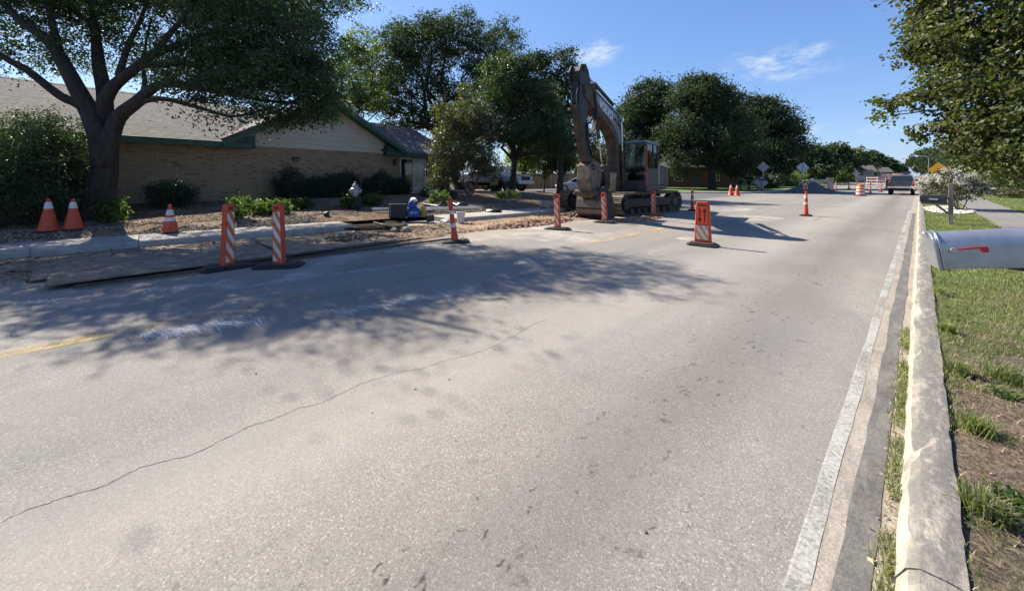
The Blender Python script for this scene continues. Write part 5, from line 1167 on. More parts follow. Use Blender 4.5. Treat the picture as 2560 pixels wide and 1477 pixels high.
def tube_post(loc, face, label, h=1.08, style=0, lean=(0, 0), s=1.0, parts=True):
    root = empty('channelizer_post', loc, face, label, 'traffic post', 'slim orange channelizer posts'); root.rotation_euler = (lean[0], lean[1], face); root.scale = (s, s, s)
    rubber_base(root, .66 if style == 0 else .42, .36 if style == 0 else .42, .065)
    if style == 0:   # flattened post with a loop handle
        b = MB().lathe([(.085, .065), (.082, .20), (.068, .23), (.056, .6), (.05, .85)], 18).build('post', M_ORG, root, smooth=True)
        MB().prism([(.85, -.05), (.85, .05), (h-.02, .045), (h, .03), (h, -.03), (h-.02, -.045)], 'y', -.02, .02).build('handle', M_ORG, b, bevel=.012)
        MB().cyl((0, -.0215, h-.07), (0, .0215, h-.07), .022, 14).build('handle_hole', M_BLACK, b)
        bands = [(.38, .47, .0665), (.69, .78, .0575)]
    else:            # tall slim cone with a knob on top
        b = MB().lathe([(.088, .065), (.082, .14), (.070, .30), (.06, .62), (.052, h-.14), (.035, h-.12), (.03, h-.06), (.042, h-.05), (.04, h-.01), (.02, h)], 18).build('post', M_ORG, root, smooth=True)
        bands = [(.46, .56, .0675), (.72, .82, .0595)]
    for z0, z1, r in bands: MB().lathe([(r+.003, z0), (r+.001, z1)], 18, caps=False).build('reflective_band', M_WSH, b, smooth='all')
    return root
p = at(1138, 607); tube_post(p, faceto(p, 10), 'leaning orange post with two silver bands beside the white bucket', 1.10, 0, (0, R(-7)))
p = at(1731, 527); tube_post(p, faceto(p), 'shaded slim orange post behind the arrow panel', 1.08, 1)
p = at(2015, 540); tube_post(p, faceto(p), 'slim orange post with two white bands alone on the far lane', .98, 1)
def cone(loc, label, h=.72, collars=1, s=1.0, group='orange traffic cones', rz=0):
    root = empty('traffic_cone', loc, rz, label, 'cone', group); root.scale = (s, s, s); r0, r1 = .165*h/.72, .032
    rubber_base(root, .40*h/.72, .40*h/.72, .035)
    rad = lambda z: r0+(r1-r0)*(z-.035)/(h-.035)
    b = MB().lathe([(r0+.02, .035), (r0+.012, .05), (r0, .06), (rad(h*.5), h*.5), (r1+.003, h-.03), (r1, h-.01), (r1*.8, h)], 24).build('cone_body', M_ORG, root, smooth=True)
    zs = [(h*.70, h*.90)] if collars == 1 else [(h*.63, h*.82), (h*.42, h*.55)]
    for z0, z1 in zs: MB().lathe([(rad(z0)+.004, z0), (rad(z1)+.004, z1)], 24, caps=False).build('collar', M_WSH, b, smooth='all')
    return root
for (px, py, h, c, lb) in [(121, 592, .78, 1, 'leftmost large orange cone with one white collar on the gravel'), (183, 588, .75, 1, 'second large orange cone from the left on the gravel'), (425, 583, .71, 2, 'orange cone with two white collars at the edge of the sidewalk')]:
    p = at(px, py, .15); p.z = yardz(p.x, p.y)-.01 if p.x < walkL(p.y) else .158; o = cone(p, lb, h, c, rz=faceto(p, 12))
    if c == 2:
        zz = h*.28; mb = MB(); n = len(mb.v)
        mb.lathe([(.131, zz-.035), (.121, zz+.035)], 24, caps=False); mb.v = [v for v in mb.v]
        keep = [f for f in mb.f if all(mb.v[i][1] < -.06 for i in f)]; mb.f = keep
        mb.build('stencil_patch', M_BLACK, o)
for (px, py, h, c, lb) in [(1827, 489, .95, 1, 'left one of the pair of distant cones in the side street mouth'), (1842.5, 489.5, .92, 1, 'right one of the pair of distant cones in the side street mouth')]:
    cone(at(px, py), lb, h, c)
# posts, drum, barricades down the road
for (px, py, h, lb) in [(2010, 484, 1.35, 'left slim post in front of the gravel pile'), (2017, 484, 1.05, 'right slim post in front of the gravel pile'), (2090, 477, 1.15, 'first distant slim post right of the gravel pile'), (2122.5, 472.5, 1.15, 'second distant slim post right of the gravel pile'), (2176, 487, 1.15, 'slim post just right of the orange drum'), (2202, 480, .95, 'slim post left of the driving pickup')]:
    p = at(px, py); tube_post(p, faceto(p), lb, h, 1)
p = at(2218.5, 474.5); arrow_panel(p, faceto(p, -10), 'small distant orange panel left of the driving pickup', 1.1)
p = at(2151, 490); dr = empty('traffic_drum', p, 0, 'orange and white striped traffic drum on the far road', 'drum')
mb = MB().lathe([(.29, .06), (.285, .3), (.27, .31), (.265, .55), (.25, .56), (.245, .78), (.23, .8), (.22, .95), (.1, .97)], 26); b = mb.build('barrel', M_ORG2, dr, smooth=True)
for z0, z1, r in [(.16, .28, .289), (.42, .54, .269), (.65, .76, .2495)]: MB().lathe([(r+.003, z0), (r, z1)], 26, caps=False).build('stripe', M_WSH, b, smooth='all')
MB().lathe([(.40, .004), (.40, .03), (.33, .07)], 26).build('base', M_RUB, dr); MB().tube([(-.12, 0, .96), (-.1, 0, 1.04), (.1, 0, 1.04), (.12, 0, .96)], .015, 6).build('handle', M_ORG, dr)
def barricade(px, d, w, label, rz=0):
    y = atd(px, d).y; root = empty('barricade', atd(px, d, longz(y)), rz, label, 'barricade', 'distant striped barricades')
    for x in (-w*.4, w*.4): MB().box((x, 0, .8), (.06, .06, 1.6)).box((x, 0, .03), (.08, 1.0, .06)).build('upright', M_WSH, root)
    for z in (.55, 1.0, 1.45):
        rl = MB().box((0, -.04, z), (w, .03, .13)).build('rail', M_WSH, root); n = 7
        for i in range(n): 
            xx = -w/2+w*(i+.25)/n; MB().add([(xx, -.058, z-.06), (xx+w/n*.45, -.058, z-.06), (xx+w/n*.45+.06, -.058, z+.06), (xx+.06, -.058, z+.06)], [(0, 1, 2, 3)]).build('stripe', M_ORG, rl)
for i, (px, d, w) in enumerate([(2196, 68, 2.4), (2206, 76, 2.4), (2212, 88, 2.4), (2219, 100, 2.4), (2230, 115, 2.4), (2242, 132, 2.4), (2180, 62, 1.8)]):
    barricade(px, d, w, ['nearest three rail barricade of the distant cluster', 'second nearest barricade of the distant cluster', 'third barricade of the distant cluster', 'fourth barricade of the distant cluster', 'fifth barricade of the distant cluster', 'farthest barricade of the cluster below the crest', 'leftmost barricade of the distant cluster'][i], R(20-8*i))
# ================================================================== foreground mailbox
M_GALV = mat('galvanised_steel', (.34, .355, .37), (.44, .455, .47), 9, .36, metal=.75, bump=.06, bscale=25)
mbx = empty('mailbox', (0, 0, 0), 0, 'silver galvanised mailbox with red flag, close up at the right edge', 'mailbox')
MW, MH, ML = .165, .222, .50
pp = p3(2352, 673, 2.40); mbx.location = pp; mbx.rotation_euler = (0, R(-8.5), R(13))
def dprof(w, h, n=12, y0=0):
    hh = h-w/2; return [(-w/2, 0), (w/2, 0)]+[(w/2*math.cos(a), hh+w/2*math.sin(a)) for a in np.linspace(0, math.pi, n)]
# local: x along the length away from the road, y across; near flank is y=0 (-y side)
def sh(p, dy): return [(a+dy, b) for a, b in p]
dp = sh(dprof(MW, MH), MW/2)
body = MB().prism(dp, 'x', 0.012, ML).build('body', M_GALV, mbx, smooth=True, bevel=.004)
dd = sh(dprof(MW+.014, MH+.008), MW/2); dd = [(a, b-.004) for a, b in dd]
door_ = MB().prism(dd, 'x', -.010, .010).build('door', M_GALV, mbx, bevel=.005)
MB().prism(sh(dprof(MW+.02, MH+.011), MW/2), 'x', .0115, .024).build('rim', M_GALV, body, smooth=True, bevel=.003)
MB().lathe([(.012, 0), (.014, .006), (.010, .014)], 12).build('door_pull', M_GALV, door_).location = (-.018, MW/2, MH-.012)
M_FLAG = mat('flag_red', (.52, .018, .03), rough=.4)
fl = empty('flag'); fl.parent = mbx
flag = MB(); fpoly = [(.075, .120), (.212, .131), (.214, .099), (.186, .096), (.182, .121), (.075, .114)]
flag.add([(x, -.010, z) for x, z in fpoly]+[(x, -.007, z) for x, z in fpoly], [(0, 1, 2, 3, 4, 5)[::-1], (6, 7, 8, 9, 10, 11)]+[(i, (i+1) % 6, 6+(i+1) % 6, 6+i) for i in range(6)])
flag.add([(.075, -.0105, .122), (.213, -.0105, .1325), (.213, -.018, .1345), (.075, -.018, .124)], [(0, 1, 2, 3)]); flag.build('flag_arm', M_FLAG, fl)
MB().cyl((.068, -.020, .116), (.068, 0, .116), .013, 16).cyl((.068, -.024, .116), (.068, -.018, .116), .017, 16).build('pivot', mat('zinc_bolt', (.5, .49, .46), rough=.4, metal=.8), fl, bevel=.002)
mb = MB()
for i in range(7): mb.cyl((.05+.07*i, -.003, .010), (.05+.07*i, .001, .010), .004, 8)
mb.build('rivet', MATS['zinc_bolt'], body)
MB().tube([(.30, MW/2, -.004), (.36, MW/2, -.018), (.44, MW/2, -.05), (.52, MW/2, -.12), (.6, MW/2, -.26)], .017, 8).build('bracket', M_XBLK, mbx, smooth='all')
MB().box2((.58, MW/2-.05, -1.25), (.68, MW/2+.05, -.02)).box2((.40, MW/2-.05, -.022), (.66, MW/2+.05, -.004)).build('post', M_BARK2, mbx)

# black mailbox on a wooden post
p = at(2377, 562, .13); bmx = empty('mailbox', p, R(0), 'black mailbox on a weathered wooden post in the right lawn', 'mailbox')
M_WOOD = mat('weathered_wood', (.16, .13, .10), (.27, .22, .17), 10, .9, bump=.4, stretch=(1, 1, .15))
d_ = 12.0; zb = zat(505, d_)-.13; 
MB().box2((-.05, -.05, -.1), (.05, .05, 1.23)).build('post', M_WOOD, bmx, bevel=.006)
MB().box2((-.62, -.04, zb-.06), (-.055, .04, zb-.005)).tube([(-.30, 0, zb-.07), (-.04, 0, zb-.33)], .035, 4).build('arm', M_WOOD, bmx)
b = MB().prism(sh(dprof(.17, .23), 0), 'x', -.63, -.08).build('body', mat('mailbox_black', (.02, .021, .023), rough=.35), bmx, smooth=True, bevel=.006)
MB().prism(sh(dprof(.18, .236), 0), 'x', -.648, -.632).build('door', MATS['mailbox_black'], bmx, bevel=.004)
MB().box((-.655, 0, .19), (.02, .03, .03)).build('door_pull', MATS['zinc_bolt'], bmx)
MB().box((-.36, -.088, .10), (.20, .005, .05)).build('number_plate', mat('plate_pale', (.45, .44, .40), rough=.5), b)
MB().box((-.46, -.09, .09), (.03, .006, .06)).build('flag', mat('flag_dull_red', (.22, .02, .02), rough=.5), b)
for c in bmx.children:
    if c.name.startswith(('body', 'door')): c.location.z = zb
[setattr(c, 'location', (0, 0, zb)) for c in bmx.children if c.name.split('.')[0] in ('body', 'door', 'door_pull')]
# yellow warning diamond behind the flowers
def sign_diamond(loc, size, zc, face, label, m, lean=0, post=M_GALV, plate=None, back=True):
    root = empty('diamond_sign', loc, face, label, 'road sign'); root.rotation_euler = (0, lean, face); s = size/2
    MB().add([(0, -.02, zc-s*1.414), (s*1.414, -.02, zc), (0, -.02, zc+s*1.414), (-s*1.414, -.02, zc), (0, -.012, zc-s*1.414), (s*1.414, -.012, zc), (0, -.012, zc+s*1.414), (-s*1.414, -.012, zc)], [(0, 1, 2, 3), (7, 6, 5, 4), (0, 4, 5, 1), (1, 5, 6, 2), (2, 6, 7, 3), (3, 7, 4, 0)]).build('sign_plate', m, root)
    MB().box2((-.035, -.008 if not back else -.055, -.2), (.035, .03 if not back else -.024, zc+s*1.1)).build('post', post, root); return root
M_YSIGN = mat('sign_yellow', (.72, .33, .01), rough=.4); M_SIGNB = mat('sign_back_aluminium', (.22, .235, .25), (.30, .315, .33), 4, .5, metal=.3)
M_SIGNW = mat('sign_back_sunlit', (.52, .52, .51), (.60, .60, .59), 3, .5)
p = atd(2346, 23, .13); o = sign_diamond(p, .62, zat(424, 23)-.13, faceto(p), 'yellow diamond warning sign above the white flowering myrtle', M_YSIGN, back=False)
MB().box((0, -.025, zat(430, 23)-.13), (.22, .006, .06)).build('symbol', M_BLACK, o)
MB().box((0, -.022, zat(463, 23)-.13), (.40, .008, .32)).build('lower_plate', mat('sign_orange_plate', (.6, .2, .02), rough=.5), o)
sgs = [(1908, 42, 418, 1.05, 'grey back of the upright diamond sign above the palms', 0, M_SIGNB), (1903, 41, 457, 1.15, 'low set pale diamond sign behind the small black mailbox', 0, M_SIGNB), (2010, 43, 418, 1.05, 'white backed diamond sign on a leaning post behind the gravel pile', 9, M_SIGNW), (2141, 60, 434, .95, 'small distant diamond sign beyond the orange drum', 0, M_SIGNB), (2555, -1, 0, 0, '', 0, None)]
for (px, d, py, sz, lb, ln, m) in sgs:
    if d < 0: continue
    y = atd(px, d).y; p = atd(px-(14 if ln else 0), d, .13); sign_diamond(p, sz*.8, zat(py, d)-.13, faceto(p), lb, m, R(ln), post=mat('post_galvanised', (.4, .4, .39), rough=.5, metal=.3))
p = atd(2152, 54, 0); root = empty('message_sign', p, faceto(p), 'rectangular grey sign with a black arrow by the orange drum', 'road sign')
MB().box((0, 0, 1.35), (1.1, .05, .85)).build('sign_plate', M_SIGNB, root, bevel=.01); MB().box((-.4, .05, .6), (.05, .05, 1.2)).box((.4, .05, .6), (.05, .05, 1.2)).build('leg', M_GALV, root)
MB().add([(-.3, -.028, 1.02), (.12, -.028, 1.02), (.12, -.028, 1.1), (-.3, -.028, 1.1)], [(0, 1, 2, 3)]).add([(.12, -.028, .97), (.36, -.028, 1.06), (.12, -.028, 1.15)], [(0, 1, 2)]).build('arrow', M_BLACK, root)
# small black mailbox near the signs
p = atd(1903, 38.5, .13); root = empty('small_mailbox', p, faceto(p), 'small black mailbox on a thin post before the pale diamond sign', 'mailbox')
MB().box2((-.03, -.03, -.1), (.03, .03, 1.05)).build('post', M_XBLK, root); MB().prism([(a, b+1.05) for a, b in dprof(.2, .24)][::1], 'x', -.3, .3).build('body', MATS['mailbox_black'], root, bevel=.01)
# masonry pillar mailbox
p = atd(2075, 46, .13); root = empty('pillar_mailbox', p, faceto(p), 'grey masonry pillar right of the gravel pile', 'mailbox'); MB().box2((-.33, -.33, -.2), (.33, .33, 1.25)).build('pillar', M_CONC, root, bevel=.02); MB().box2((-.37, -.37, 1.252), (.37, .37, 1.32)).build('cap', M_CONC, root, bevel=.02)
# street lamp and pale post
p = atd(2322, 62, .2); root = empty('street_lamp', p, R(180), 'tall grey street lamp with a curved arm on the right side', 'street lamp'); h = zat(392, 62)-.2
MB().tube([(0, 0, -.2), (0, 0, h-.25)], [.11, .07], 10).build('pole', M_GALV, root, smooth=True)
MB().tube([(0, 0, h-.3), (.05, 0, h-.05), (.35, 0, h+.12), (.9, 0, h+.16), (1.6, 0, h+.14)], [.06, .055, .045, .04, .035], 8).build('arm', M_GALV, root, smooth='all'); MB().box((1.85, 0, h+.11), (.55, .2, .12)).build('lamp_head', M_GALV, root, bevel=.03)
p = atd(2056, 76, .15); root = empty('lamp_post', p, 0, 'pale short lamp post down the left side', 'lamp post'); MB().tube([(0, 0, -.1), (0, 0, 2.0)], .05, 8).build('pole', M_WFR, root); MB().lathe([(.08, 2.0), (.17, 2.15), (.15, 2.4), (.03, 2.5)], 10).build('lantern', M_WFR, root)

# ================================================================== piles, stones, works litter
def heap(name, label, c, r, h, n, m, rm, cat, seed=0, size=.03, flat=1.0):
    root = empty(name, (c[0], c[1], c[2]), 0, label, cat); V = []; F = []; NR, NA = 12, 40
    V.append((0, 0, h))
    for i in range(1, NR+1):
        t = i/NR
        for k in range(NA):
            a = 2*math.pi*k/NA; rr = t*(1+.14*fbm(math.cos(a)*1.5+seed, math.sin(a)*1.5)); z = h*(1-t)**flat*(1+.25*fbm(math.cos(a)*t*3, math.sin(a)*t*3, seed))
            V.append((r[0]*rr*math.cos(a), r[1]*rr*math.sin(a), z if i < NR else -.03))
    F += [(0, 1+k, 1+(k+1) % NA) for k in range(NA)]
    for i in range(NR-1):
        for k in range(NA): a = 1+i*NA+k; b = 1+i*NA+(k+1) % NA; F.append((a, a+NA, b+NA, b))
    me = bpy.data.meshes.new('mound'); me.from_pydata(V, [], F); me.update(); me.polygons.foreach_set('use_smooth', [True]*len(me.polygons)); link('mound', me, m, root)
    if n:
        P = []; S = []
        for i in range(n):
            t = math.sqrt(rng.random()); a = rng.random()*6.28; P.append((r[0]*t*math.cos(a)*1.05, r[1]*t*math.sin(a)*1.05, max(.0, h*(1-t)**flat)+.005)); S.append(size*(.3+rng.random()**3*1.6))
        rocks('loose_stones', P, S, rm, root)
    return root
M_GRAV = soil_material('dark_gravel', (.09, .09, .09), (.15, .148, .142), (.12, .117, .112), 6, 25)
heap('gravel_pile', 'dark grey gravel pile at the left edge of the far road', (*atd(2030, 38.5, 0).xy, 0), (2.5, 2.2), 1.08, 500, M_GRAV, vary('grey_stone', [(.06, .06, .06), (.13, .13, .125), (.09, .09, .088)], .9), 'gravel pile', size=.03, flat=1.05)
heap('mud_mound', 'low heap of dark broken soil beside the steel road plates', (*at(868, 606).xy, .0), (.62, 1.05), .17, 900, soil_material('dark_mud', (.035, .027, .02), (.08, .06, .042), (.12, .09, .06), 6, 30), M_CLOD, 'soil heap', size=.05)
heap('clay_mound', 'reddish clay crumbs heaped along the trench left of the bucket', (*at(1330, 560).xy, .0), (.55, 2.0), .13, 1100, M_RED, M_RCLOD, 'soil heap', 3, .045)
heap('spoil_heap', 'lumpy brown spoil heap between the track and the bucket', (*at(1440, 541).xy, .0), (.7, .8), .18, 600, M_DIRT, M_CLOD, 'soil heap', 5, .07)
heap('clay_spill', 'thin spill of orange clay in front of the right track', (*at(1600, 548).xy, .0), (.45, 1.6), .09, 700, M_RED, M_RCLOD, 'soil heap', 6, .04)
P = []; 
for i in range(2600):
    y = -2+rng.random()*15.5; x = kerbL(y)+.1+rng.random()*(3.0 if y < 4 else 2.4); P.append((x, y, .03))
rocks('scattered_clods', P, .008+.03*rng.random(len(P))**3, M_CLOD)
P = [(-.35-rng.random()*7.5, .5+rng.random()*14, .004) for i in range(260)]; rocks('road_grit', P, .003+.007*rng.random(len(P))**2, M_CLOD)
# steel road plates
M_PLATE = mat('muddy_steel_plate', (.13, .09, .058), (.32, .235, .155), 3.5, .85, bump=.5, bscale=18, c3=(.22, .16, .105))
def road_plate(c, lx, ly, z, rz, label, tilt=(0, 0)):
    o = MB().box((0, 0, .013), (lx, ly, .026)).build('road_plate', M_PLATE, None, bevel=.004); o.location = (c[0], c[1], z); o.rotation_euler = (tilt[0], tilt[1], rz); setp(o, label, 'steel plate', 'steel plates over the trench'); return o
road_plate((-9.45, .35), 2.35, 2.9, .062, R(3), 'left muddy steel plate lying along the trench')
road_plate((-9.55, 3.05), 2.2, 2.35, .058, R(4), 'right muddy steel plate behind the second striped panel')
road_plate((-9.75, -1.0), 1.5, .7, .028, R(6), 'small end plate poking out left under the muddy plates')
P = [(-10.5+2.2*rng.random(), -.9+5*rng.random(), .085) for i in range(900)]; P = [p for p in P if fbm(p[0]*1.7, p[1]*1.7) > .02]; rocks('plate_dirt', P, .006+.03*rng.random(len(P))**2.5, M_CLOD, None, .5)
for i, (a, b, lb) in enumerate([((-8.05, -.75), (-7.95, 5.6), 'long timber rail along the front of the steel plates'), ((-8.32, .9), (-8.45, 4.9), 'shorter timber rail behind the long one')]):  # dark rails; the long one also draws the plates' front edge shadow
    a = Vector((*a, .0)); b = Vector((*b, 0)); c = (a+b)/2; d = b-a
    o = MB().box((0, 0, .03), (d.length, .045, .04)).build('rail_and_shadow', mat('dark_timber_and_shadow', (.045, .035, .027), (.10, .078, .058), 8, .9, bump=.4, stretch=(.2, 2, 2)), None, bevel=.006); o.location = (c.x, c.y, .012 if i == 0 else .02); o.rotation_euler = (0, 0, math.atan2(d.y, d.x)); setp(o, lb, 'timber')
# concrete chunks, pipe and boulder
def boulder(name, label, loc, s, m, cat='rock'):
    bm_ = bmesh.new(); bmesh.ops.create_icosphere(bm_, subdivisions=3, radius=1)
    for v in bm_.verts:
        k = 1+.28*fbm(v.co.x*1.3+loc[0], v.co.y*1.3, v.co.z*1.3)+.08*fbm(v.co.x*4, v.co.y*4, v.co.z*4); v.co = Vector((v.co.x*s[0], v.co.y*s[1], v.co.z*s[2]))*k
    me = bpy.data.meshes.new(name); bm_.to_mesh(me); bm_.free(); me.polygons.foreach_set('use_smooth', [True]*len(me.polygons)); o = link(name, me, m); o.location = loc; return setp(o, label, cat)
M_STONE = concrete_material('limestone', (.26, .22, .17), (.36, .31, .24), stains=.3)
def gp(px, d, dz=0): 
    b = atd(px, d); b.z = (yardz(b.x, b.y) if b.x < walkL(b.y) else .155 if b.x < kerbL(b.y) else .02)+dz; return b
boulder('boulder', 'pale rounded boulder left of the excavator track', gp(1368, 17.5, .12), (.38, .3, .22), M_STONE)
boulder('boulder', 'flat pale stone below the leaning oak', gp(1268, 19.0, .05), (.28, .2, .11), M_STONE)
for i, (px, py, s, lb) in enumerate([(1016, 580, (.16, .13, .11), 'broken concrete chunk at the lip of the sidewalk hole'), (985, 581, (.13, .10, .07), 'smaller concrete chunk left of the sidewalk hole'), (1300, 568, (.12, .12, .07), 'clay covered lump in the trench')]):
    q = at(px, py); boulder('rubble_chunk', lb, (q.x, q.y, .06), s, M_STONE if i < 2 else M_RED, 'rubble')
o = MB().tube([at(935, 556, .17), at(985, 570, .10), at(1000, 578, .03)], .03, 8).build('buried_pipe', M_XBLK, None, smooth='all'); setp(o, 'black pipe end sticking over the sidewalk hole', 'pipe')
o = MB().tube([gp(820, 13.0, .05), gp(852, 13.1, .045), gp(897, 13.3, .05)], .022, 7).build('black_pole', M_XBLK); setp(o, 'black pole lying on the gravel left of the hydrant', 'pole')
o = MB().tube([gp(825, 13.5, .04), gp(860, 13.6, .05), gp(890, 13.8, .04)], .018, 7).build('red_pole', mat('dull_red_pole', (.16, .03, .025), rough=.6)); setp(o, 'thin red handled pole behind the black pole', 'pole')
boulder('hand_compactor', 'dark blue hand compactor at the end of the black pole', gp(816, 12.8, .06), (.14, .1, .08), mat('tool_blue', (.02, .035, .06), rough=.6), 'tool')
# fire hydrant
p = gp(888, 14.6); hy = empty('fire_hydrant', p, R(100), 'silver topped fire hydrant with its lower half wrapped in black plastic', 'fire hydrant')
M_HYD = mat('hydrant_silver', (.22, .23, .24), (.38, .39, .40), 9, .45, metal=.4, bump=.15)
b = MB().lathe([(.12, .42), (.125, .50), (.15, .52), (.15, .56), (.125, .58), (.12, .72), (.165, .73), (.165, .77), (.13, .79), (.10, .88), (.05, .94), (.03, .96), (.03, 1.02), (.012, 1.03)], 20).build('barrel', M_HYD, hy, smooth=True)
for a in (0, 90, 180): 
    v = Vector((math.cos(R(a)), math.sin(R(a)), 0)); MB().cyl(v*.1+Vector((0, 0, .66)), v*.21+Vector((0, 0, .66)), .065, 14).cyl(v*.2+Vector((0, 0, .66)), v*.235+Vector((0, 0, .66)), .08, 8).cyl(v*.23+Vector((0, 0, .66)), v*.26+Vector((0, 0, .66)), .02, 6).build('outlet', M_HYD, b, bevel=.008)
M_BAG = mat('black_plastic_bag', (.010, .010, .012), (.02, .02, .022), 8, .3, bump=.8, bscale=9)
bm_ = bmesh.new(); bmesh.ops.create_icosphere(bm_, subdivisions=4, radius=1)
for v in bm_.verts:
    k = 1+.22*fbm(v.co.x*2.2, v.co.y*2.2, v.co.z*2.2)+.08*fbm(v.co.x*7, v.co.y*7, v.co.z*7); w_ = .23+.06*max(0, -v.co.z); v.co = Vector((v.co.x*w_*k, v.co.y*w_*k, .22+v.co.z*.30*k))
me = bpy.data.meshes.new('bag'); bm_.to_mesh(me); bm_.free(); link('wrap', me, M_BAG, hy)
# tool case, blue bag with pale jug on top, yellow bag, hose coil, bucket, ladder
p = gp(995, 13.4); p.z = .16; tc_ = empty('tool_case', p, faceto(p, 4), 'upright black tool case standing by the ladder', 'tool case')
MB().box((0, 0, .235), (.60, .18, .47)).build('shell', mat('case_black', (.012, .013, .015), rough=.5), tc_, bevel=.02); MB().box((-.26, -.093, .235), (.012, .006, .46)).build('edge_strip', mat('strip_grey', (.3, .3, .3), rough=.4), tc_); MB().tube([(-.1, 0, .47), (-.09, 0, .51), (.09, 0, .51), (.1, 0, .47)], .012, 6).build('handle', M_XBLK, tc_)
p = gp(1034, 13.5); p.z = .16; bg_ = empty('tool_bag', p, faceto(p), 'bright blue tool bag beside the black tool case', 'bag')
M_BLUE = mat('blue_nylon', (.010, .045, .20), (.016, .065, .26), 7, .6, bump=.3, bscale=14)
MB().box((0, 0, .16), (.46, .34, .32), None, (.9, .85)).build('bag_body', M_BLUE, bg_, bevel=.05, segs=3); MB().box((-.04, .02, .44), (.34, .28, .24), (0, R(6), 0), (.75, .75)).build('bag_top', M_BLUE, bg_, bevel=.06, segs=3)
MB().cyl((-.07, -.172, .17), (-.07, -.176, .17), .04, 14).box((.06, -.172, .185), (.14, .006, .018)).box((.055, -.172, .145), (.12, .006, .012)).build('print', mat('print_white', (.5, .52, .56), rough=.6), bg_)
o = boulder('pale_jug', 'pale plastic jug lying on top of the blue bag', (p.x, p.y, .16+.60), (.17, .11, .08), mat('pale_plastic', (.58, .60, .62), rough=.4), 'jug')
p = gp(1058, 13.6); p.z = .16; o = MB().box((0, 0, .2), (.22, .22, .4), (0, R(-12), 0), (.6, .7)).build('yellow_bag', mat('mustard_canvas', (.25, .18, .035), (.33, .25, .06), 8, .8), None, bevel=.04); o.location = p; setp(o, 'mustard yellow bag between the blue bag and the coiled hose', 'bag')
p = gp(1075, 13.2); p.z = .155; hc = empty('cut_off_saw', p, faceto(p, 8), 'black cut off saw with pale round guard on the sidewalk edge', 'saw')
MB().box((0, 0, .07), (.26, .2, .14)).build('motor', M_XBLK, hc, bevel=.02); MB().lathe([(.16, -.03), (.17, 0), (.16, .03)], 24).build('guard', M_XBLK, hc).location = (0, -.06, .26)
hc.children[-1].rotation_euler = (R(90), 0, 0)
mb = MB(); mb.tube([(.11*math.cos(a), -.105, .26+.11*math.sin(a)) for a in np.linspace(.3, 5.8, 20)], .014, 6); mb.build('hose_loop', mat('pale_hose', (.5, .48, .42), rough=.5), hc, smooth='all'); MB().tube([(.1, 0, .2), (.2, 0, .36), (.3, 0, .3), (.3, 0, .18)], .02, 7).build('handle', mat('handle_pale', (.45, .44, .41), rough=.5), hc)
p = gp(1152, 12.9); p.z = .03; bu = empty('bucket_pail', p, 0, 'white plastic bucket standing behind the leaning post', 'bucket')
MB().lathe([(.115, 0), (.145, .34), (.155, .34), (.155, .37), (.14, .375), (.135, .33), (.11, .02)], 24, caps=False).lathe([(.114, .012), (.001, .012)], 24, caps=False).build('pail', mat('white_bucket', (.60, .59, .56), (.50, .48, .44), 6, .45), bu, smooth=True)
MB().tube([(.15*math.cos(a), .03+.06*math.sin(a), .35-.14*math.sin(a)) for a in np.linspace(0, math.pi, 12)], .004, 5).build('bail', M_GALV, bu)
p = gp(1115, 12.5); p.z = .10; boulder('crumpled_bag', 'crumpled dark and pale bag on the kerb left of the leaning post', p, (.24, .17, .12), mat('striped_bag', (.03, .03, .032), (.42, .41, .39), 5, .6), 'bag')
boulder('crumpled_tarp', 'crumpled black tarp right of the bright plant', gp(1150, 16.6, .06), (.42, .3, .13), M_BAG, 'tarp'); boulder('folded_tarp', 'folded black plastic on the river gravel', gp(1232, 15.6, .05), (.42, .25, .09), M_BAG, 'tarp')
def ladder(a, b, w, label, n=12):
    a, b = Vector(a), Vector(b); d = (b-a); L_ = d.length; root = empty('ladder', a, 0, label, 'ladder'); root.rotation_mode = 'QUATERNION'; x = d.normalized(); side_ = Vector((0, 0, 1)).cross(x).normalized(); z = x.cross(side_); root.rotation_quaternion = Matrix((x, side_, z)).transposed().to_quaternion()
    for s_ in (-w/2, w/2): MB().box((L_/2, s_, 0), (L_, .03, .07)).build('rail', mat('ladder_aluminium', (.5, .5, .49), rough=.4, metal=.6), root)
    for i in range(n): MB().cyl((L_*(i+.5)/n, -w/2, 0), (L_*(i+.5)/n, w/2, 0), .016, 8).build('rung', MATS['ladder_aluminium'], root)
ladder(gp(932, 14.0, .10), gp(1195, 16.0, .12), .42, 'aluminium ladder lying flat behind the tool bags', 14)
o = boulder('tarp_edge', 'dark folded sheet behind the ladder', gp(1085, 16.0, .08), (.8, .22, .08), mat('grey_sheet', (.03, .035, .04), rough=.5), 'sheet')
# white landscaping stones round the flowering myrtle
P = []
for i in range(1500):
    a = rng.random()*6.28; t = math.sqrt(rng.random()); x = .85+.72*t*math.cos(a); y = 25.2+2.7*t*math.sin(a)
    if x > .14: P.append((x, y, .16))
setp(rocks('white_stones', P, .03+.04*rng.random(len(P)), vary('white_rock', [(.42, .39, .34), (.55, .51, .45), (.48, .44, .38)], .9)), kind='stuff')

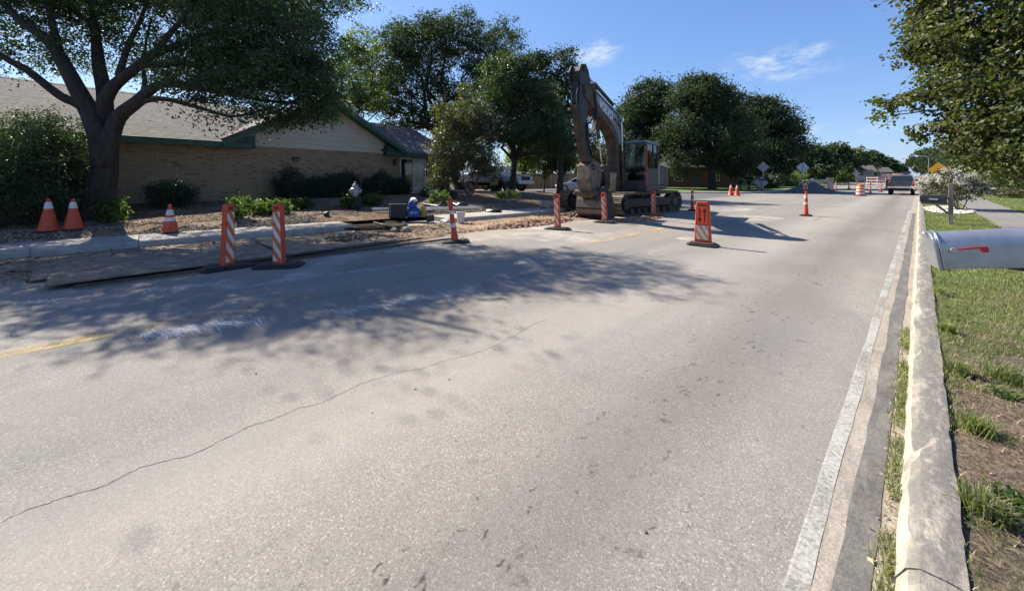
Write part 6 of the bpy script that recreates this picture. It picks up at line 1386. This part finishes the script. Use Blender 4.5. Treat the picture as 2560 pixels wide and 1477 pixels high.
# ================================================================== grass
def blades(name, P, h, w, m, parent=None, lean=.5):
    P = np.asarray(P); n = len(P); a = rng.random(n)*6.28; ln = rng.random(n)*lean*h
    hh = h*(.5+rng.random(n)*.8); d = np.stack([np.cos(a), np.sin(a), 0*a], 1); s_ = np.stack([-np.sin(a), np.cos(a), 0*a], 1)
    V = np.empty((n, 5, 3)); w_ = (w*(.6+.7*rng.random(n)))[:, None]
    V[:, 0] = P-s_*w_/2; V[:, 1] = P+s_*w_/2; mid = P+d*(ln*.35)[:, None]; mid[:, 2] += hh*.6; V[:, 2] = mid+s_*w_*.4; V[:, 3] = mid-s_*w_*.4
    V[:, 4] = P+d*ln[:, None]; V[:, 4, 2] += hh*(1-.25*rng.random(n))
    base = np.arange(n)[:, None]*5
    me = npmesh(name, V.reshape(-1, 3), np.concatenate([base+np.array([0, 1, 2]), base+np.array([0, 2, 3]), base+np.array([3, 2, 4])], 1).reshape(-1, 3), 3); setrnd(me, 3)
    return setp(link(name, me, m, parent), kind='stuff')
M_GRASS = leafmat('grass_blade', [(.066, .092, .028), (.095, .128, .038), (.12, .15, .05), (.19, .18, .088), (.26, .225, .125), (.085, .112, .036)], .5, .35)
M_DRY = leafmat('dry_blade', [(.32, .26, .13), (.42, .35, .2), (.25, .2, .11)], .8, .2, (1, 1, 1))
bare = [(.55, 3.75, .33, .28), (.30, 3.05, .22, .30), (.75, 2.75, .3, .25), (.62, 4.9, .18, .15), (.35, 2.2, .18, .22), (1.3, 3.4, .3, .3), (1.6, 5.2, .3, .3)]
def dens(x, y):
    v = .62+.55*fbm(x*1.9, y*1.9, 2)+.35*fbm(x*6, y*6)
    for (bx, by, rx, ry) in bare:
        q = ((x-bx)/rx)**2+((y-by)/ry)**2
        if q < 2.2: v -= .85*max(0, 1.2-q*.6)
    return v+.10*max(0, y-5)
def scatter(n, xa, xb, ya, yb, th=.32):
    P = []
    for i in range(n):
        x = xa+(xb-xa)*rng.random(); y = ya+(yb-ya)*rng.random()
        if dens(x, y) > th+.35*rng.random(): P.append((x, y, lawnz(x, y)))
    return P
blades('lawn_grass', scatter(60000, .115, 2.0, 1.2, 8), .038, .005, M_GRASS, None, 1.5)
blades('lawn_grass', scatter(24000, .115, 1.58, 8, 22), .045, .009, M_GRASS, None, 1.0)
blades('lawn_grass', scatter(14000, 2.8, 7, 8, 40), .06, .018, M_GRASS, None, 1.0)
blades('dry_grass', scatter(9000, .115, 2.0, 1.2, 8, -.2), .028, .0035, M_DRY, None, 3.0)
# taller tufts by the kerb
P = []
for (x, y, r, n) in [(.32, 1.95, .12, 900), (.2, 2.6, .07, 300), (.22, 3.4, .06, 260), (.20, 4.3, .06, 300), (.16, 5.3, .05, 300), (.5, 2.05, .12, 600), (.42, 4.4, .1, 350), (.2, 8.9, .05, 200), (.16, 7.0, .04, 150)]:
    q = rng.normal(size=(n, 2))*r*.5; P += [(x+a, y+b, lawnz(x+a, y+b)) for a, b in q]
blades('grass_tufts', P, .10, .006, M_GRASS, None, 1.1)
# weeds growing in the gutter joint
P = []
for i in range(2600):
    y = 1.4+rng.random()*4.2
    if fbm(y*2.2, 8.1) > -.12: P.append((-.088+rng.normal()*.018, y, .008))
blades('gutter_grass', P, .045, .0045, M_GRASS, None, 1.2)
P = [(-.10+rng.normal()*.02, 1.4+rng.random()*4.2, .008) for i in range(500)]; blades('gutter_grass_dry', P, .04, .004, M_DRY, None, 1.6)
# broad-leaf weeds and fallen leaves
C = []; 
for (x, y, n, r) in [(.62, 2.45, 160, .1), (.85, 2.6, 160, .12), (.30, 2.75, 110, .07), (.7, 4.4, 90, .08), (.95, 3.1, 110, .1), (.38, 4.05, 60, .05)]:
    q = rng.normal(size=(n, 2))*r*.6; C += [(x+a, y+b, lawnz(x+a, y+b)+.012+.02*rng.random()) for a, b in q]
setp(link('broadleaf_weeds', leaf_mesh('broadleaf_weeds', np.array(C), .03*(.6+.8*rng.random(len(C))), .8, 1.2), L_FRESH), kind='stuff')
C = [(x, y, lawnz(x, y)+.006) for x, y in zip(.13+2*rng.random(260), 1.2+9*rng.random(260))]+[(-.12+rng.normal()*.02, 1.4+4*rng.random(), .012) for i in range(60)]
setp(link('fallen_leaves', leaf_mesh('fallen_leaves', np.array(C), .028*(.5+.9*rng.random(len(C))), .5, 3.0), leafmat('dead_leaf', [(.35, .27, .15), (.5, .43, .3), (.2, .12, .06), (.6, .56, .46)], .8, .1, (1, 1, 1))), kind='stuff')
C = []
for i in range(9000):
    y = -4+rng.random()*17; x = walkL(y)-rng.random()*5; C.append((x, y, yardz(x, y)+.012))
setp(link('leaf_litter', leaf_mesh('leaf_litter', np.array(C), .045*(.5+.9*rng.random(len(C))), .5, 2.0), leafmat('oak_litter', [(.08, .055, .035), (.15, .105, .065), (.25, .19, .125), (.06, .042, .03)], .9, .1, (1, 1, 1))), kind='stuff')
# ================================================================== vehicles
M_TYRE = mat('tyre', (.012, .012, .012), (.022, .021, .02), 12, .9); M_RIM = mat('rim_alloy', (.4, .4, .4), rough=.35, metal=.8); M_CARGL = glass('car_glass', (.012, .015, .018), .03)
M_TAIL = mat('tail_lamp', (.30, .01, .008), rough=.25); M_HEAD = mat('head_lamp', (.6, .62, .64), rough=.1, spec=.9); M_PLASTIC = mat('bumper_plastic', (.025, .025, .026), rough=.7)
def paint(name, c): return mat(name, c, rough=.32, metal=.35, coat=.6)
def wheel(root, x, y, r, w):
    t = MB().lathe([(r*.62, -w/2), (r*.93, -w/2), (r, -w*.36), (r, w*.36), (r*.93, w/2), (r*.62, w/2)], 28, caps=False).build('wheel', M_TYRE, root, smooth=True); t.rotation_euler = (0, R(90), 0); t.location = (x, y, r)
    rm = MB().lathe([(r*.64, -w*.42), (r*.6, -w*.30), (r*.2, -w*.34), (.02, -w*.36)], 24).lathe([(.02, w*.36), (r*.2, w*.34), (r*.6, w*.30), (r*.64, w*.42)], 24).build('rim', M_RIM, t, smooth=True); return t
def loft(secs, name, m, parent, smooth=True):
    """secs: list of (y, [(x,z) half section from bottom centre to top centre]) mirrored"""
    mb = MB(); q = None
    for i, (y, hs) in enumerate(secs):
        ring = [(x, y, z) for x, z in hs]+[(-x, y, z) for x, z in reversed(hs)]; q = len(ring); n = len(mb.v); mb.v += ring
        if i:
            for k in range(q): a, b = n-q+k, n-q+(k+1) % q; mb.f.append((a, b, b+q, a+q))
    mb.f.append(tuple(range(q))); mb.f.append(tuple(len(mb.v)-q+k for k in range(q))[::-1])
    return mb.build(name, m, parent, smooth=smooth)
def pickup(loc, rz, label, col, s=1.0, W=1.78):
    """local +y is forward"""
    root = empty('pickup_truck', loc, rz, label, 'pickup truck'); root.scale = (s, s, s); hw2 = W/2; P_ = paint('paint_'+label.split()[0]+str(int(col[0]*1000)), col)
    def lower(y, zb, zt, w=1.0): return (y, [(hw2*.75*w, zb), (hw2*.97*w, zb+.08), (hw2*w, (zb+zt)/2), (hw2*.985*w, zt-.08), (hw2*.95*w, zt)])
    body = loft([lower(-2.62, .52, 1.06, .96), lower(-2.55, .48, 1.10), lower(-.35, .46, 1.12), lower(1.25, .46, 1.12), lower(2.2, .48, 1.02, .97), lower(2.52, .52, .92, .9)], 'body', P_, root)
    # bed: inner walls and tailgate
    MB().box2((-hw2*.86, -2.5, 1.09), (hw2*.86, -.42, 1.105)).build('bed', M_PLASTIC, body)
    tg = MB().box2((-hw2*.80, -2.66, .60), (hw2*.80, -2.625, 1.09)).build('tailgate', P_, root, bevel=.012); MB().box2((-.09, -2.672, .98), (.09, -2.662, 1.05)).build('handle', M_BLACK, tg)
    # cab
    def cs(y, w, zt, zb=1.10): return (y, [(hw2*.95, zb), (hw2*.93, zb+.04), (hw2*w, zt-.07), (hw2*(w-.08), zt)])
    loft([cs(-.42, .80, 1.60), cs(-.30, .80, 1.66), cs(.45, .80, 1.68), cs(.72, .78, 1.64)], 'cab', P_, root)
    MB().add([(-hw2*.74, -.455, 1.16), (hw2*.74, -.455, 1.16), (hw2*.68, -.425, 1.56), (-hw2*.68, -.425, 1.56)], [(0, 1, 2, 3)]).build('rear_window', M_CARGL, root)
    MB().add([(-hw2*.9, 1.35, 1.12), (hw2*.9, 1.35, 1.12), (hw2*.74, .74, 1.63), (-hw2*.74, .74, 1.63)], [(0, 1, 2, 3)]).add([(-hw2*.93, .72, 1.12), (-hw2*.9, 1.35, 1.12), (-hw2*.74, .74, 1.63)], [(0, 1, 2)]).add([(hw2*.93, .72, 1.12), (hw2*.74, .74, 1.63), (hw2*.9, 1.35, 1.12)], [(0, 1, 2)]).build('windscreen', M_CARGL, root)
    for sg in (-1, 1):
        MB().add([(sg*hw2*.945, -.30, 1.17), (sg*hw2*.945, .66, 1.17), (sg*hw2*.83, .60, 1.58), (sg*hw2*.83, -.24, 1.58)], [(0, 1, 2, 3) if sg > 0 else (3, 2, 1, 0)]).build('side_window', M_CARGL, root)
        MB().box((sg*hw2*.90, -2.64, .88), (.14, .06, .34)).build('tail_lamp', M_TAIL, root, bevel=.015); MB().box((sg*hw2*.74, 2.48, .84), (.3, .12, .17)).build('head_lamp', M_HEAD, root, bevel=.02)
        MB().box((sg*(hw2+.13), .78, 1.2), (.24, .1, .16)).build('mirror', M_PLASTIC, root, bevel=.03)
        for y in (-1.55, 1.62):
            wheel(root, sg*(hw2-.13), y, .37, .24)
            MB().lathe([(.44, -.02), (.41, .02)], 24).build('wheel_arch', M_PLASTIC, root).location = (sg*(hw2-.005), y, .40)
            root.children[-1].rotation_euler = (0, R(90), 0)
    MB().box2((-hw2*.96, -2.80, .50), (hw2*.96, -2.665, .66)).build('rear_bumper', mat('bumper_chrome', (.55, .55, .54), rough=.3, metal=.7), root, bevel=.03); MB().box2((-.16, -2.812, .53), (.16, -2.802, .64)).build('licence_plate', M_WSH, root)
    MB().box2((-hw2*.97, 2.45, .42), (hw2*.97, 2.66, .62)).build('front_bumper', MATS['bumper_chrome'], root, bevel=.04); MB().box2((-hw2*.55, 2.50, .68), (hw2*.55, 2.56, .92)).build('grille', M_PLASTIC, root, bevel=.02)
    MB().box2((-hw2*.6, -2.5, .3), (hw2*.6, 2.3, .47)).build('chassis', M_PLASTIC, root)
    for c in root.children:
        if not c.name.startswith('wheel') or c.name.startswith('wheel_arch'): c.location.z += .11
    return root
p = at(2254, 487.5); pickup(Vector((-1.15, p.y-.6+2.6, 0)), R(0), 'grey pickup driving away on the right lane', (.06, .064, .062), .97, 1.70)
p = atd(1240, 29, 0); p.z = yardz(p.x, p.y); pickup(p, R(-78), 'white pickup parked half hidden behind the leaning oak', (.55, .55, .55), 1.05, 1.95)
# car roof/sedan
def sedan(loc, rz, label, col):
    root = empty('sedan_car', loc, rz, label, 'car'); P_ = paint('paint_silver_sedan', col); W = .9
    def lw(y, zb, zt, w): return (y, [(W*.8*w, zb), (W*.98*w, zb+.1), (W*w, .58), (W*.97*w, zt-.06), (W*.9*w, zt)])
    loft([lw(-2.38, .40, .78, .86), lw(-2.2, .26, .92, .95), lw(-1.3, .20, .96, 1), lw(.9, .20, .93, 1), lw(1.9, .22, .80, .97), lw(2.25, .28, .70, .9), lw(2.38, .36, .62, .8)], 'body', P_, root)
    def cs(y, w, zt): return (y, [(W*.92, .90), (W*.9, .94), (W*w, zt-.06), (W*(w-.1), zt)])
    loft([cs(-1.75, .86, .97), cs(-.95, .74, 1.38), cs(-.3, .74, 1.44), cs(.3, .74, 1.42), cs(1.15, .86, .98)], 'cabin', P_, root)
    MB().add([(-W*.8, 1.14, .985), (W*.8, 1.14, .985), (W*.64, .36, 1.405), (-W*.64, .36, 1.405)], [(0, 1, 2, 3)]).build('windscreen', M_CARGL, root)
    MB().add([(-W*.8, -1.74, .98), (W*.8, -1.74, .98), (W*.64, -1.0, 1.37), (-W*.64, -1.0, 1.37)], [(3, 2, 1, 0)]).build('rear_window', M_CARGL, root)
    for sg in (-1, 1):
        for (a, b, c, d) in (((.95, .985), (.32, 1.36), (-.22, 1.38), (-.22, .985)), ((-.30, .985), (-.30, 1.38), (-.88, 1.33), (-1.3, .985))):
            MB().add([(sg*(W*.925-(q[1]-.95)*.36), q[0], q[1]) for q in (a, b, c, d)], [(0, 1, 2, 3)]).build('side_window', M_CARGL, root)
        for y in (-1.42, 1.42): wheel(root, sg*(W-.10), y, .33, .21)
        MB().box((sg*.62, 2.24, .64), (.4, .16, .12)).build('head_lamp', M_HEAD, root, bevel=.03); MB().box((sg*(W+.08), .85, 1.0), (.2, .12, .13)).build('mirror', P_, root, bevel=.03); MB().box((sg*W*.99, -.1, .74), (.02, .12, .025)).build('door_handle', M_RIM, root)
        MB().box((sg*.66, -2.3, .76), (.3, .1, .14)).build('tail_lamp', M_TAIL, root, bevel=.02); MB().box((sg*W*.985, .0, .30), (.03, 2.1, .03)).build('sill_trim', M_RIM, root)
    return root
p = atd(1447, 40, .10); sedan(p, R(128), 'silver sedan parked by the wooden fence, half hidden by the excavator', (.36, .40, .42))
# oncoming dark truck on the crest
p = Vector((-3.5, 205, longz(205))); pickup(p, R(180), 'dark truck coming over the crest of the road', (.05, .02, .02), 1.15, 1.95)
p = atd(2045, 76, longz(atd(2045, 76).y)+.15); sedan(p, R(100), 'white car parked in a drive far down the left side', (.5, .5, .5))

# ================================================================== far houses and fence
M_DBRICK = mat('dark_brick', (.10, .05, .038), (.15, .08, .06), 9, .9, bump=.3, bscale=20); M_FROOF = mat('far_roof', (.06, .054, .048), (.10, .09, .08), 5, .95)
def far_house(c, rz, L_, D_, wz, rzh, label, wm, trim, wins, door=None, porch=None):
    root = empty('far_house', c, rz, label, 'house', 'houses beyond the side street')
    MB().box2((-L_/2, 0, -.3), (L_/2, D_, wz)).build('wall', wm, root)
    ov = .5; mb = MB().add([(-L_/2-ov, -ov, wz), (L_/2+ov, -ov, wz), (L_/2+ov, D_/2, wz+rzh), (-L_/2-ov, D_/2, wz+rzh), (L_/2+ov, D_+ov, wz), (-L_/2-ov, D_+ov, wz)], [(0, 1, 2, 3), (3, 2, 4, 5), (0, 3, 5), (1, 4, 2), (0, 5, 4, 1)]); rf = mb.build('roof', M_FROOF, root)
    MB().box2((-L_/2-ov, -ov-.03, wz-.14), (L_/2+ov, -ov-.004, wz+.02)).build('fascia', trim, rf)
    for (x, z0, z1, w) in wins:
        f = MB().box2((x-w/2, -.05, z0), (x+w/2, -.004, z1)).build('window', M_WFR, root); MB().box2((x-w/2+.07, -.06, z0+.07), (x+w/2-.07, -.052, (z0+z1)/2-.03)).build('pane', M_GLS, f); MB().box2((x-w/2+.07, -.06, (z0+z1)/2+.03), (x+w/2-.07, -.052, z1-.07)).build('pane', M_GLS, f)
    if door: MB().box2((door-.45, -.06, .0), (door+.45, -.004, 2.05)).build('door', mat('far_door', (.05, .06, .08), rough=.5), root)
    return root
p = atd(1720, 52, .15); far_house(p, faceto(p, -8), 11, 8, 2.7, 1.9, 'dark red brick house under the tallest corner oak', M_DBRICK, mat('dull_trim', (.2, .19, .17), rough=.7), [(-1.2, .9, 2.2, 1.1), (3.2, .9, 2.2, 1.2)], 1.0)
p = atd(1835, 60, .15); far_house(p, faceto(p, 6), 12, 8, 2.7, 1.8, 'pale grey house with garage behind the palms', mat('pale_wall', (.32, .31, .29), (.38, .37, .34), 3, .8), mat('white_trim', (.6, .6, .58), rough=.6), [(-3, .9, 2.2, 1.3), (2, .9, 2.1, 1.3)], -1)
p = atd(1935, 66, .2); far_house(p, faceto(p, 25), 9, 7, 2.9, 2.0, 'cream gabled house peeping behind the diamond signs', mat('cream_wall', (.45, .40, .32), rough=.8), MATS['white_trim'], [(-2, .9, 2.2, 1.2)])
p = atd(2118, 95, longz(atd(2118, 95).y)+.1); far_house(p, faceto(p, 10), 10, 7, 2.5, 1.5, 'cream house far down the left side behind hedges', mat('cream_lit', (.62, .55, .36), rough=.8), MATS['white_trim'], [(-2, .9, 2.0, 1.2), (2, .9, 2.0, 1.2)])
p = atd(2185, 120, longz(atd(2185, 120).y)+.1); far_house(p, faceto(p, 20), 8, 6, 2.2, 1.4, 'grey roofed house behind the distant barricades', mat('grey_wall', (.2, .19, .18), rough=.8), MATS['white_trim'], [(-2, .9, 2.0, 1.2), (2, .9, 2.0, 1.2)])
p = atd(1540, 66, .15); far_house(p, faceto(p, 0), 14, 8, 2.7, 1.9, 'shaded brown house behind the excavator', mat('brown_wall', (.13, .10, .08), rough=.85), MATS['dull_trim'], [(-4, .9, 2.2, 1.2), (0, .9, 2.2, 1.2), (4, .9, 2.2, 1.2)])
# board fence behind the parked cars
fa, fb = atd(1270, 42, .15), atd(1475, 47, .12); fl_ = (fb-fa); n = int(fl_.length/.15); root = empty('wooden_fence', fa, math.atan2(fl_.y, fl_.x), 'tan wooden board fence behind the parked sedan', 'fence')
bmE = MB().box2((0, 0, .05), (.142, .02, 1.82)); bme2 = bmE.mesh('board'); bme2.materials.append(vary('fence_board', [(.17, .105, .06), (.24, .155, .09), (.29, .19, .115), (.20, .13, .075)], .9))
for i in range(n): o = link('board', bme2, None, root); o.location = (i*.15, random.uniform(-.004, .004), random.uniform(-.02, .02))
for z in (.4, 1.5): MB().box2((0, .024, z), (n*.15, .06, z+.09)).build('rail', M_WOOD, root)
fa2, fb2 = atd(1180, 38, .3), atd(1270, 42, .15); fl2 = fb2-fa2; root2 = empty('wooden_fence', fa2, math.atan2(fl2.y, fl2.x), 'shaded grey board fence behind the white pickup', 'fence')
for i in range(int(fl2.length/.15)): o = link('board', bme2, None, root2); o.location = (i*.15, random.uniform(-.004, .004), random.uniform(-.02, .02))
for z in (.4, 1.5): MB().box2((0, .024, z), (int(fl2.length/.15)*.15, .06, z+.09)).build('rail', M_WOOD, root2)
# red hydrant by the drive
p = atd(1420, 29, .12); root = empty('red_hydrant', p, 0, 'small red hydrant in front of the silver sedan', 'fire hydrant'); M_RH = mat('hydrant_red', (.35, .03, .02), rough=.5)
MB().lathe([(.13, -.1), (.13, .05), (.09, .07), (.085, .45), (.12, .47), (.12, .5), (.08, .58), (.02, .64)], 16).build('barrel', M_RH, root, smooth=True); MB().cyl((-.18, 0, .38), (.18, 0, .38), .05, 12).build('outlet', M_RH, root)
